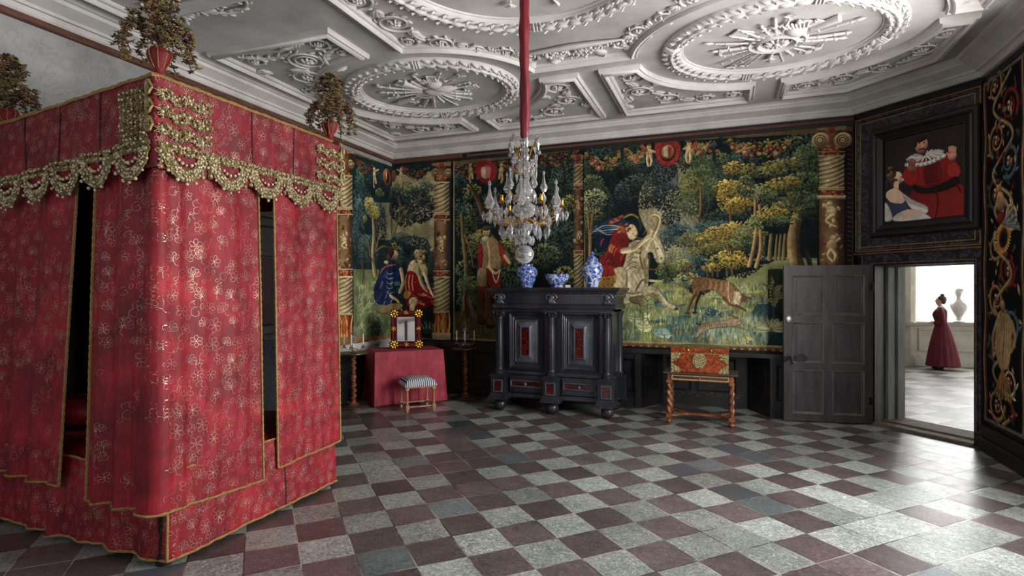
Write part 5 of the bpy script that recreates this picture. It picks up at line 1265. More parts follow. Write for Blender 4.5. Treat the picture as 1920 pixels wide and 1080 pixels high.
# bolster inside
m = MB(); rows = []
for i in range(25):
    u = i/24; row = []
    for j in range(20):
        a = 2*PI*j/20; q = math.sqrt(max(.02, 1-(2*u-1)**6)); row.append((.17*q*math.cos(a)*1.2, (u-.5)*1.0, .12*q*math.sin(a)))
    rows.append(row)
m.quad_grid(rows, closed_v=True)
m.poly(rows[0][::-1]); m.poly(rows[-1])
o = m.build('bolster', M['velvet'], loc=(-4.62,3.12,.735)); tag(o, 'crimson patterned bolster lying on the bed between the side curtains', 'pillow')
# ================================================================ FURNITURE
def T2(px, py, z=0.0):
    d = ray(px, py); t = (z-CAMH)/d[2]; return (d[0]*t, d[1]*t)
# ---------------- dark wainscot
m = MB()
def wains(m, x0, x1, y, zt, f=lambda p: p):
    m.box(x0, x1, y, y+.02, 0, zt, f)
def pan(m, x0, x1, y, z0, z1, f=lambda p: p, w=.03, d=.018):
    P = [(x0,z0),(x1,z0),(x1,z1),(x0,z1)]
    m.sweep(P, [(0,0),(.004,d),(w*.4,d*.7),(w*.6,d),(w,0.0)], lambda a,b,h: f((a, y-h, b)))
YW = 8.06
m = MB(); m.box(XL+.02, NX0-.08, YW, YB-.001, 0, .76); m.box(XL+.02, NX0-.08, YW-.03, YB-.001, .76, .82); m.box(XL+.02, NX0-.08, YW-.025, YW, 0, .13)
for a, b in ((-5.2,-4.3),(-4.2,-3.95),(-3.75,-3.3),(-3.2,-2.4),(-2.3,-1.6),(-1.45,-1.22)): pan(m, a, b, YW, .22, .68)
st(m, 'trim_4', M['black_dark'], smooth=0)
m = MB()
m.box(NX0-.08, NX0+.0, YW-.05, YB-.001, 0, .76); pan(m, NX0-.36, NX0-.1, YW-.0, .2, .68)
f1 = lambda p: (NX0+.0+p[0]*.55, YW-.05+p[0]+p[1], p[2])
m.box(0, .46, 0, .03, 0, .76, f1); pan(m, .06, .38, 0, .2, .68, f1)
f2 = lambda p: (NX1-.25+p[0]*.55, YB+.22-p[0]+p[1], p[2]); m.box(0,.46,0,.03,0,.76,f2); pan(m,.06,.38,0,.2,.68,f2)
m.box(NX0, NX1, YB+.24, YB+.29, 0, .8)
for a, b in ((-.8,-.45),(-.38,.15)): pan(m, a, b, YB+.24, .2, .68)
m.box(NX1-.0, CX0-.05, YW, YB-.001, 0, .76); m.box(NX1, CX0-.05, YW-.03, YB-.001, .76, .82); pan(m, NX1+.08, NX1+.4, YW, .2, .68)
m.box(NX0-.08, NX1, YW-.03, YB+.25, .765, .82)
st(m, 'trim_5', M['black_dark'], smooth=0)
# painted scrolls along the skirting of the niche
m = MB(); r = random.Random(5)
for k in range(9):
    x = -.86+k*.13; y = YB+.235; z = .155+.02*(k % 2)
    m.tube([(x+.05*math.cos(a)*(1-a/9), y, z+.035*math.sin(a)*(1-a/9)) for a in (q*.5 for q in range(12))], [.007,.009]+[.006]*10, 4, flat=.3)
    m.tube([(x-.05,y,z-.03),(x,y,z-.01),(x+.07,y,z+.04)], [.003,.008,.003], 4, flat=.3)
for k in range(5):
    x = -3.85+k*.16; m.tube([(x+.04*math.cos(a)*(1-a/9), YW-.027, .07+.025*math.sin(a)*(1-a/9)) for a in (q*.5 for q in range(12))], .005, 4, flat=.3)
for k in range(3):
    x = NX1+.12+k*.1; m.tube([(x+.04*math.cos(a)*(1-a/9), YW-.003, .12+.03*math.sin(a)*(1-a/9)) for a in (q*.5 for q in range(12))], .005, 4, flat=.3)
st(m, 'trim_6', M['stone_mid'], smooth=60, fixn=False)
# left wall: pale ledge and dark panelling
m = MB(); m.box(XL+.001, XL+.10, 6.35, YB-.1, .70, .845); m.box(XL+.001, XL+.13, 6.35, YB-.1, .80, .83); st(m, 'trim_7', M['plaster'], smooth=0)
m = MB(); m.box(XL+.001, XL+.08, 6.35, YW, 0, .70)
fl = lambda p: (XL+.08-p[1], p[0], p[2])
for a, b in ((6.45,7.0),(7.1,7.7)): pan(m, a, b, 0, .15, .62, fl)
st(m, 'trim_8', M['black_dark'], smooth=0)
m = MB(); m.box(XL+.001, XL+.02, YF, 6.35, .001, .12); st(m, 'baseboard_left', M['black_dark'], smooth=0)

# dark cupboard on the left wall, glimpsed through the bed
cup = empty('cupboard', (-5.08,5.3,0)); tag(cup, 'dark moulded cupboard against the left wall, seen between the bed curtains', 'cupboard')
m = MB(); m.box(-.22,.14,-.55,.55,0.05,1.15); m.box(-.22,.20,-.6,.6,1.15,1.25); m.box(-.22,.06,-.5,.5,1.25,2.4); m.box(-.22,.10,-.55,.55,2.05,2.12); m.box(-.22,.10,-.55,.55,2.4,2.5); m.box(-.22,.13,-.58,.58,2.5,2.64); m.box(-.22,.18,-.62,.62,2.64,2.8); m.build('body', M['black_dark'], cup, smooth=0, bevel=.012)
m = MB(); m.box(.14,.165,-.5,-.02,.12,1.08); m.build('door', M['ebony'], cup, smooth=0, bevel=.008); m = MB(); m.box(.14,.165,.02,.5,.12,1.08); m.build('door', M['ebony'], cup, smooth=0, bevel=.008)
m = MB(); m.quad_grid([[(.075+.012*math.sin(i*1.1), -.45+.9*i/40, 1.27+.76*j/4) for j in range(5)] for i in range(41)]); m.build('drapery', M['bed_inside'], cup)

# ---------------- ebony cabinet
cab = empty('cabinet', (-2.16, 7.5, 0)); tag(cab, 'black ebonised two door cabinet with columns and red tortoiseshell panels, on ball feet', 'cabinet')
FY = -.29     # body front plane (local)
m = MB(); m.box(-.80,.80,FY+.05,.36,.20,1.40); m.box(-.84,.84,FY,.37,.185,.25); m.box(-.84,.84,FY,.37,.50,.545); m.box(-.80,.80,FY+.02,.36,1.36,1.42)
m.build('body', M['ebony'], cab, smooth=0, bevel=.006)
# cornice and frieze
m = MB(); P = [(-.84,FY-.02),(.84,FY-.02),(.84,.37),(-.84,.37)]
prof = [(0,1.40),(-.015,1.405),(-.02,1.43),(-.012,1.45),(-.018,1.47),(.0,1.475),(.0,1.60),(-.02,1.605),(-.028,1.615),(-.03,1.63),(-.055,1.645),(-.065,1.66),(-.07,1.68),(-.07,1.69),(.3,1.69)]
m.sweep(P, prof, lambda a,b,h: (a,b,h)); m.build('cornice', M['ebony'], cab, smooth=30, fixn=False)
m = MB(); m.box(-.83,.83,FY-.01,.36,1.655,1.689); m.build('top', M['ebony'], cab, smooth=0)
for z in (1.455,1.605,.535,.215):
    m = MB()
    for k in range(110): x = -.83+1.66*k/109; m.box(x-.004,x+.004,FY-(.032 if z>1.5 else .03 if z>1.4 else .008),FY-.0,z-.006,z+.006)
    m.build('ripple_moulding', M['ebony_highlight'], cab, smooth=0, fixn=False)
CXS = (-.745,0,.745)
for i, x in enumerate(CXS):
    m = MB(); y = FY-.05
    m.box(x-.105,x+.105,y-.06,y+.1,.25,.47); m.build('pedestal', M['ebony'], cab, smooth=0, bevel=.004); ped = kids(cab)[-1]
    m = MB(); m.taper(x,y+.01,.185,.25,.135,.10,.11,.075); m.box(x-.14,x+.14,y-.095,y+.1,.165,.187); m.build('pedestal_base', M['ebony'], cab, smooth=0, bevel=.003); m = MB(); m.box(x-.13,x+.13,y-.085,y+.1,.47,.485); m.box(x-.115,x+.115,y-.07,y+.1,.485,.50); m.box(x-.10,x+.10,y-.06,y+.1,.50,.515); m.build('pedestal_moulding', M['ebony'], cab, smooth=0, bevel=.003)
    m = MB(); m.box(x-.045,x+.045,y-.066,y-.055,.29,.41); m.build('tortoiseshell_inlay', M['tortoise'], cab, smooth=0)
    m = MB(); m.sweep([(x-.05,.285),(x+.05,.285),(x+.05,.415),(x-.05,.415)], [(0,0),(-.004,.014),(-.016,.014),(-.022,.004)], lambda a,b,h: (a, y-.06-h, b)); m.build('inlay_frame', M['ebony_highlight'], cab, smooth=0, fixn=False)
    m = MB(); m.lathe([(.075,.515),(.078,.53),(.065,.545),(.068,.56),(.055,.575),(.050,.59),(.054,.62),(.055,.8),(.052,1.1),(.046,1.27),(.048,1.28),(.046,1.29)], (x,y+.005,0), 24); m.build('column', M['ebony'], cab)
    m = MB(); m.lathe([(.044,1.28),(.05,1.31),(.062,1.345),(.07,1.36)], (x,y+.005,0), 20); m.box(x-.085,x+.085,y-.075,y+.08,1.36,1.385)
    for a in range(8):
        for z, rr in ((1.305,.056),(1.335,.066)): m.ball((x+rr*math.cos(a*PI/4+z),y+.005+rr*math.sin(a*PI/4+z),z),(.016,.016,.02),6,4)
    for sx in (-1,1): m.ball((x+sx*.068,y-.05,1.35),(.022,.022,.022),8,5)
    m.build('capital', M['ebony'], cab)
    # carved corbel in the frieze
    m = MB(); yy = FY-.03
    m.ball((x,yy,1.555),(.045,.03,.055),12,8); 
    for sx in (-1,1):
        m.tube([(x+sx*.02,yy-.02,1.60),(x+sx*.06,yy-.02,1.59),(x+sx*.075,yy-.015,1.56),(x+sx*.055,yy-.02,1.535),(x+sx*.035,yy-.03,1.55)],[.012,.016,.014,.012,.006],6)
        m.tube([(x+sx*.02,yy-.02,1.52),(x+sx*.045,yy-.015,1.49),(x+sx*.06,yy-.01,1.475)],[.014,.012,.004],6)
    for k in range(3): m.ball((x-.02+.02*k,yy-.03,1.49),(.014,.016,.022),6,4)
    m.build('carved_corbel', M['ebony_highlight'], cab, fixn=False)
for sx, y0 in ((.765,.22),):
    m = MB(); m.box(.78,.91,y0-.08,y0+.09,.19,.48); m.box(.77,.93,y0-.10,y0+.11,.17,.20); m.box(.77,.92,y0-.09,y0+.10,.47,.505); m.build('pedestal', M['ebony'], cab, smooth=0, bevel=.004)
    m = MB(); m.lathe([(.06,.50),(.062,.53),(.05,.56),(.048,.8),(.042,1.28),(.06,1.34),(.07,1.37)], (sx+.04,y0,0), 16); m.build('side_column', M['ebony'], cab)
for x, y in ((-.745,FY-.0),(0,FY-.0),(.745,FY-.0),(-.74,.27),(.74,.27)):
    m = MB(); m.ball((x,y-.01,.085),(.088,.088,.083),24,16); m.lathe([(.05,.155),(.06,.165),(.06,.17)],(x,y-.01,0),16); m.build('ball_foot', M['ebony'], cab)
m = MB(); m.box(.66,.82,FY-.10,FY-.02,.145,.168); m.build('foot_block', M['beech'], cab, smooth=0)
for x in (-.375,.375):
    # door with nested pyramidal frame
    hw, z0, z1 = .245, .575, 1.345; yd = FY+.04
    m = MB(); m.box(x-hw,x+hw,yd-.02,yd+.01,z0,z1)
    R = lambda i, j=None: [(x-hw+i,z0+(j or i)),(x+hw-i,z0+(j or i)),(x+hw-i,z1-(j or i)),(x-hw+i,z1-(j or i))]
    F_ = lambda a,b,h: (a, yd-.02-h, b)
    m.sweep(R(.005), [(0,0),(0,.02),(.006,.026),(.014,.02),(.020,.028),(.028,.014),(.034,.01),(.05,.008),(.056,.004),(.06,0)], F_)
    d = m.build('door', M['ebony'], cab, smooth=25, fixn=False)
    m = MB(); m.sweep(R(.085,.095), [(0,0),(0,.014),(.008,.022),(.016,.016),(.024,.024),(.032,.012)], F_); m.build('door_moulding', M['ebony_highlight'], d, smooth=25, fixn=False)
    m = MB(); ix, iz = .055, .19; zc = (z0+z1)/2
    m.sweep([(x-ix-.075,zc-iz-.075),(x+ix+.075,zc-iz-.075),(x+ix+.075,zc+iz+.075),(x-ix-.075,zc+iz+.075)], [(0,0),(0,.02),(.008,.022),(.06,.062),(.064,.07),(.072,.07),(.076,.058)], F_)
    m.build('raised_frame', M['ebony_highlight'], d, smooth=25, fixn=False)
    m = MB(); m.box(x-ix,x+ix,yd-.08,yd-.02,zc-iz,zc+iz); m.build('tortoiseshell_panel', M['tortoise'], d, smooth=0)
    # drawer
    m = MB(); m.box(x-.245,x+.245,FY-.0,FY+.05,.26,.49); dr = m.build('drawer', M['ebony'], cab, smooth=0, bevel=.004)
    m = MB(); m.sweep([(x-.225,.33),(x+.225,.33),(x+.225,.425),(x-.225,.425)], [(0,0),(0,.012),(.008,.016),(.016,.01),(.02,.0)], lambda a,b,h: (a,FY-h,b)); m.build('drawer_moulding', M['ebony_highlight'], dr, smooth=25, fixn=False)
    m = MB(); m.box(x-.20,x+.20,FY-.006,FY,.352,.403); m.build('tortoiseshell_band', M['tortoise'], dr, smooth=0)
    m = MB(); m.lathe([(.008,0),(.008,.012),(.02,.02),(.022,.03),(.014,.04),(.004,.044)], (0,0,0), 14); m.V = [(x+p[0],FY-.004-p[2],.378+p[1]) for p in m.V]; m.build('knob', M['ebony_highlight'], dr)
m = MB(); m.tube([(.016*math.cos(a),FY-.075,1.525+.018*math.sin(a)) for a in (2*PI*k/14 for k in range(15))],.004,5,caps=False); m.build('ring_pull', M['steel'], cab, fixn=False)
m = MB(); m.box(.005,.02,FY-.105,FY-.085,.9,.925); m.build('keyhole', M['iron'], cab, smooth=0)

# ---------------- porcelain on the cabinet
ZC_ = 1.691
def porcelain(name, prof, loc, mat, label, cat, grp=None):
    e = empty(name, loc); tag(e, label, cat, grp); m = MB(); m.lathe(prof, n=36); m.build('body', M[mat], e); return e
inner = lambda P, t: P+[(r-t, z) for r, z in P[::-1] if r > t]
v1 = porcelain('porcelain_jar', [(.075,0),(.078,.01),(.09,.04),(.125,.12),(.150,.20),(.153,.235),(.14,.27),(.105,.297),(.085,.305),(.084,.325),(.092,.335),(.084,.332),(.078,.31),(.09,.295),(.13,.25),(.14,.2),(.1,.08),(.02,.03)], (-2.61,7.47,ZC_), 'delft_dense', 'round blue and white porcelain jar without lid, left end of the cabinet top', 'jar')
v2 = porcelain('porcelain_bowl', [(.085,0),(.088,.02),(.08,.03),(.12,.055),(.160,.12),(.172,.185),(.178,.19),(.170,.187),(.155,.12),(.11,.06),(.02,.045)], (-2.17,7.47,ZC_), 'delft', 'wide blue and white porcelain bowl in the middle of the cabinet top', 'bowl')
v3 = porcelain('porcelain_jar', [(.078,0),(.08,.01),(.085,.04),(.12,.14),(.142,.23),(.138,.28),(.11,.33),(.075,.355),(.07,.36)], (-1.67,7.45,ZC_), 'delft', 'blue and white porcelain jar with a domed knobbed lid, right end of the cabinet top', 'jar')
m = MB(); m.lathe([(.080,.355),(.084,.365),(.075,.385),(.05,.415),(.025,.432),(.018,.44),(.03,.452),(.032,.468),(.02,.482),(.006,.49)], n=28); m.build('lid', M['delft_dense'], v3)
m = MB(); m.box(-.035,.035,-.004,.004,0,.035); m.box(-.035,.035,-.004,.03,0,.003); o = m.build('card', M['paper'], loc=(-1.97,7.30,ZC_), rz=.1, smooth=0); tag(o, 'small white card standing on the cabinet beside the bowl', 'card')

# ---------------- barley twist table and chest
tb = empty('side_table', (-.285,7.42,0)); tag(tb, 'walnut table with barley twist legs standing under the tapestry', 'table')
HX, HY = .365, .175; TT = .64
m = MB(); m.box(-HX-.07,HX+.07,-HY-.06,HY+.06,TT-.022,TT); m.build('table_top', M['walnut_dark'], tb, smooth=0, bevel=.007)
m = MB(); m.box(-HX-.02,HX+.02,-HY-.015,HY+.015,TT-.105,TT-.022); m.build('apron', M['walnut'], tb, smooth=0, bevel=.003)
m = MB(); m.box(-HX+.02,HX-.02,-HY-.022,-HY-.014,TT-.098,TT-.03); dw = m.build('drawer', M['walnut_dark'], tb, smooth=0, bevel=.002)
m = MB(); m.sweep([(-HX+.03,TT-.094),(HX-.03,TT-.094),(HX-.03,TT-.034),(-HX+.03,TT-.034)], [(0,0),(0,.003),(.014,.003),(.014,0)], lambda a,b,h: (a,-HY-.022-h,b)); m.build('inlaid_border', M['inlay'], dw, smooth=0, fixn=False)
m = MB(); m.tube([(.0,-HY-.024,TT-.06),(0,-HY-.04,TT-.062)],[.006,.008],8); m.ball((0,-HY-.042,TT-.072),(.007,.007,.012),8,6); m.build('pull', M['gold'], dw)
for sx in (-1,1):
    for sy in (-1,1):
        m = MB(); x, y = sx*HX, sy*HY
        m.box(x-.032,x+.032,y-.032,y+.032,TT-.135,TT-.10)
        zz = [(.02,.515),(.03,.505),(.022,.495)]
        m.lathe([(.03,.508),(.033,.5),(.024,.49)][::-1],(x,y,0),16)
        prof = [(.026,.135+.355*i/60) for i in range(61)]
        m.lathe(prof,(x,y,0),20,f=lambda a,z,r,h=sx: r*(1+.30*math.cos(2*a-h*z*62)))
        m.lathe([(.024,.12),(.03,.128),(.022,.138)],(x,y,0),16)
        m.box(x-.034,x+.034,y-.034,y+.034,.072,.12)
        m.lathe([(.018,.0),(.032,.012),(.036,.028),(.028,.046),(.016,.054),(.022,.062),(.02,.072)],(x,y,0),18)
        m.build('leg', M['walnut'], tb, smooth=50, fixn=False)
m = MB()
def flatbar(P, w, z, t):
    L = []; R_ = []
    for i, p in enumerate(P):
        a = P[max(0,i-1)]; b = P[min(len(P)-1,i+1)]; dx, dy = b[0]-a[0], b[1]-a[1]; l = math.hypot(dx,dy); L.append((p[0]-dy/l*w/2,p[1]+dx/l*w/2)); R_.append((p[0]+dy/l*w/2,p[1]-dx/l*w/2))
    rows = [[(a[0],a[1],z),(b[0],b[1],z),(b[0],b[1],z-t),(a[0],a[1],z-t)] for a,b in zip(L,R_)]; m.quad_grid(rows, closed_v=True); m.poly(rows[0]); m.poly(rows[-1][::-1])
for sx in (-1,1):
    for sy in (-1,1): flatbar([(sx*HX,sy*HY),(sx*(HX-.05),sy*(HY-.02)),(sx*(HX-.11),sy*(HY-.09)),(sx*(HX-.17),sy*.035),(sx*(HX-.22),sy*.01),(sx*(HX-.26),0)], .045, .108, .02)
flatbar([(-HX+.12,0),(-.1,0),(0,0),(.1,0),(HX-.12,0)], .075, .109, .022); m.build('stretcher', M['walnut'], tb, smooth=0)
ch = empty('chest', (-.29,7.40,TT+.001)); tag(ch, 'burl veneered casket with pierced brass mounts, on the barley twist table', 'chest')
CW, CD, CH, CL = .335, .165, .235, .305
m = MB(); m.box(-CW,CW,-CD,CD,0,CH); m.build('body', M['burl'], ch, smooth=0, bevel=.004)
m = MB(); m.box(-CW-.003,CW+.003,-CD-.003,CD+.003,CH+.002,CL)
ld = m.build('lid', M['burl'], ch, smooth=0, bevel=.004)
m = MB(); rows = []
for i in range(13):
    u = -1+2*i/12; rows.append([((CW-.01)*u, (CD-.01)*v, CL+.03*(1-u**4)*(1-v*v)**.5+.001) for v in (k/5-1 for k in range(11))])
m.quad_grid(rows); m.build('domed_top', M['mount'], ld)
def mount(P, y, parent, t=.006, name='brass_mount'):
    m = MB(); n = len(P); m.poly([(a,y-t,b) for a,b in P]); m.poly([(a,y,b) for a,b in P][::-1])
    for i in range(n): a, b = P[i], P[(i+1)%n]; m.poly([(a[0],y,a[1]),(b[0],y,b[1]),(b[0],y-t,b[1]),(a[0],y-t,a[1])])
    m.build(name, M['mount'], parent, smooth=0)
for sx in (-1,1):
    for sz in (0,1):
        X0 = sx*CW; Zc = 0 if sz == 0 else CH; dz = 1 if sz == 0 else -1
        P = [(X0,Zc)]; pr = [(.115,0),(.112,.03),(.095,.035),(.10,.055),(.08,.07),(.062,.07),(.055,.09),(.035,.085),(.03,.108),(0,.112)]
        P += [(X0-sx*a, Zc+dz*b) for a, b in pr]
        if sx*dz > 0: P = P[::-1]
        mount(P, -CD-.001, ch)
P = [(.078*math.cos(a)*(1 if math.sin(a) > 0 else 1), .155+ (.085 if math.sin(a) > 0 else .10)*math.sin(a)*(1+.04*math.cos(6*a))) for a in (2*PI*k/28 for k in range(28))]
P = [(min(.08,max(-.08,a*1.05)), min(CL-.015,b)) for a,b in P]
mount(P[::-1], -CD-.002, ch, .009, 'lock_plate')
for sx in (-1,1):
    m = MB(); m.lathe([(.016,0),(.018,.004),(.012,.01),(.004,.014)],(0,0,0),14); m.V = [(sx*.135+p[0],-CD-.004-p[2],CL-.03+p[1]) for p in m.V]; m.build('stud', M['gold'], ld)
m = MB(); m.box(-CW-.004,CW+.004,-CD-.008,-CD-.002,CH-.002,CH+.006); m.build('brass_strip', M['mount'], ch, smooth=0)

# ---------------- dressing table with red cloth, at 45 degrees across the corner
dt = empty('dressing_table', (-4.51,7.32,0), PI/4); tag(dt, 'table in the room corner completely hidden by its crimson cloth', 'table')
m = MB(); m.box(-.48,.48,-.30,.30,.745,.775); m.build('table_top', M['walnut_dark'], dt, smooth=0)
for sx in (-1,1):
    for sy in (-1,1): m = MB(); m.box(sx*.44-.02,sx*.44+.02,sy*.26-.02,sy*.26+.02,0,.745); m.build('leg', M['walnut_dark'], dt, smooth=0)
m = MB(); cx_, cy_ = .505, .325; rows = []
per = []
N = 44
for i in range(N): per.append((-cx_+2*cx_*i/N, -cy_, 0, -1))
for i in range(30): per.append((cx_, -cy_+2*cy_*i/30, 1, 0))
for i in range(N): per.append((cx_-2*cx_*i/N, cy_, 0, 1))
for i in range(30): per.append((-cx_, cy_-2*cy_*i/30, -1, 0))
for j in range(22):
    row = []
    for i, (x, y, nx, ny) in enumerate(per):
        if j < 3: q = (.0,.6,.97)[j]; row.append((x*q, y*q, .781-.003*j*(j>1))); continue
        v = (j-3)/18; z = .775-.757*v
        dc = min(abs(abs(x)-cx_)+abs(abs(y)-cy_), 2)
        fold = (.010*math.sin(i*.55)+.006*math.sin(i*1.7+1))*v+ (.03*v*math.exp(-dc*6)) + .012*v
        cxn = x/cx_ if abs(x) > .9*cx_ else 0; cyn = y/cy_ if abs(y) > .85*cy_ else 0
        row.append((x+nx*fold+cxn*.02*v*abs(cyn), y+ny*fold+cyn*.02*v*abs(cxn), z))
    rows.append(row)
rows = [list(r) for r in zip(*rows)]
m.quad_grid(rows, closed_u=True); o = m.build('tablecloth', M['cloth_pink'], loc=(-4.51,7.32,0), rz=PI/4, smooth=60)
tag(o, 'crimson damask cloth reaching the floor round the corner dressing table', 'tablecloth')
# mirror
mi = empty('mirror', (-4.45,7.26,.800), PI/4-.20); tag(mi, 'red framed mirror with gilt corner ornaments standing on the crimson cloth', 'mirror')
tilt = lambda p: (p[0], p[1]*math.cos(.24)+p[2]*math.sin(.24)+0.0, p[2]*math.cos(.24)-p[1]*math.sin(.24))
W_, H_ = .225, .56
def mir(m, name, mat, par=mi, **k): m.V = [tilt(p) for p in m.V]; return m.build(name, M[mat], par, **k)
m = MB(); m.sweep([(-W_,0.0),(W_,0.0),(W_,H_),(-W_,H_)], [(0,-.03),(0,.02),(.02,.04),(.05,.04),(.075,.025),(.098,.0),(.098,-.02)], lambda a,b,h: (a,-h,b)); fr = mir(m,'frame','red_frame',smooth=25)
m = MB(); m.box(-W_+.08,W_-.08,-.004,.0,.08,H_-.08); mir(m,'glass','mirror',smooth=0)
m = MB(); m.sweep([(-W_+.08,.08),(W_-.08,.08),(W_-.08,H_-.08),(-W_+.08,H_-.08)], [(-.006,.01),(0,.02),(.006,.01)], lambda a,b,h: (a,-h,b)); mir(m,'inner_bead','ebony',smooth=0,fixn=False)
m = MB(); m.box(-W_+.02,W_-.02,.005,.03,.02,H_-.02); mir(m,'back','walnut_dark',smooth=0)
m = MB(); m.box(-.02,.02,.02,.16,0,.02); m.box(-.02,.02,.02,.035,0,.4); m.V = [p for p in m.V]; m.build('easel_strut', M['walnut_dark'], mi, smooth=0)
def orna(x, z, r, n=6):
    m = MB(); m.ball((x,-.045,z),(r*.42,.012,r*.42),10,6)
    for k in range(n):
        a = 2*PI*k/n+.4; m.ball((x+math.cos(a)*r*.62,-.042,z+math.sin(a)*r*.62),(r*.36,.009,r*.24),7,4,Matrix.Rotation(-a,3,'Y'))
    mir(m,'gilt_ornament','gold')
for x in (-W_+.04,W_-.04):
    for z in (.045,H_-.045): orna(x,z,.075,8)
for x, z in ((0,.04),(0,H_-.035),(-W_+.04,H_/2),(W_-.04,H_/2)): orna(x,z,.045)
for x in (-.07,.07): orna(x,H_+.006,.026,5)
# stool
sl = empty('stool', (-4.005,6.83,0), PI/4); tag(sl, 'small wooden stool with blue striped cushion in front of the crimson tablecloth', 'stool')
SX, SY = .185, .175
m = MB(); rows = []
for i in range(25):
    row = []
    for j in range(25):
        u, v = -1+i/12, -1+j/12; ex = math.copysign(abs(u)**.9,u); e = max(abs(u),abs(v)); h = (1-e**6)**.5 if e < 1 else 0
        row.append(((SX+.035)*u,(SY+.035)*v,.36+.085*h+.018*(1-u*u)*(1-v*v)))
    rows.append(row)
m.quad_grid(rows); m.quad_grid([[(p[0]*.98,p[1]*.98,.345) for p in r] for r in rows]); 
edge = [rows[0][j] for j in range(25)]+[rows[i][24] for i in range(1,25)]+[rows[24][j] for j in range(23,-1,-1)]+[rows[i][0] for i in range(23,0,-1)]
m.quad_grid([[p,(p[0]*1.0,p[1]*1.0,.352),(p[0]*.98,p[1]*.98,.345)] for p in edge], closed_u=True)
m.build('seat_cushion', M['ticking'], sl, smooth=60)
m = MB(); m.box(-SX-.015,SX+.015,-SY-.015,SY+.015,.325,.345); m.build('seat_rail', M['beech'], sl, smooth=0, bevel=.004)
for sx in (-1,1):
    for sy in (-1,1):
        m = MB(); x, y = sx*SX, sy*SY; m.lathe([(.018,.0),(.024,.01),(.02,.025),(.016,.035)],(x,y,0),12); m.box(x-.024,x+.024,y-.024,y+.024,.035,.10); m.lathe([(.016,.10),(.022,.108),(.015,.12),(.017,.2),(.015,.3),(.022,.31),(.018,.322)],(x,y,0),14); m.box(x-.024,x+.024,y-.024,y+.024,.30,.328)
        m.build('leg', M['beech'], sl, smooth=40, fixn=False)
for sx in (-1,1): m = MB(); m.lathe([(.010,-SY+.02),(.014,-SY+.05),(.014,SY-.05),(.010,SY-.02)],(0,0,0),10); m.V=[(sx*SX+p[0],p[2],.07+p[1]) for p in m.V]; m.build('stretcher', M['beech'], sl)
for sy in (-1,1): m = MB(); m.lathe([(.010,-SX+.02),(.015,-SX+.06),(.012,0),(.015,SX-.06),(.010,SX-.02)],(0,0,0),10); m.V=[(p[2],sy*SY+p[0],.07+p[1]) for p in m.V]; m.build('stretcher', M['beech'], sl)

# ---------------- candle stands and candelabra
def stand(x, y, label):
    e = empty('candle_stand', (x,y,0)); tag(e, label, 'stand', 'twisted candle stands beside the dressing table')
    m = MB(); m.lathe([(.20,0),(.215,.008),(.215,.02),(.19,.03),(.10,.036),(.09,.05),(.07,.055)], n=32); m.build('base', M['walnut_dark'], e)
    m = MB(); m.lathe([(.07,.05),(.075,.06),(.04,.075),(.03,.09),(.034,.10),(.022,.11)], n=20)
    m.lathe([(.026,.11+.25*i/50) for i in range(51)], n=16, f=lambda a,z,r: 1.3*r*(1+.30*math.cos(a-z*80)))
    m.lathe([(.022,.36),(.036,.37),(.028,.39),(.042,.42),(.038,.45),(.024,.47),(.034,.48),(.022,.49)], n=18)
    m.lathe([(.022,.49+.22*i/44) for i in range(45)], n=16, f=lambda a,z,r: 1.35*r*(1+.30*math.cos(a-z*80)))
    m.lathe([(.022,.71),(.034,.72),(.045,.735),(.06,.75)], n=18); m.build('twisted_shaft', M['walnut'], e, smooth=60, fixn=False)
    m = MB(); m.lathe([(.05,.745),(.19,.752),(.20,.758),(.20,.772),(.195,.778),(.185,.773),(.01,.772)], n=32); m.build('top', M['walnut_dark'], e); return e
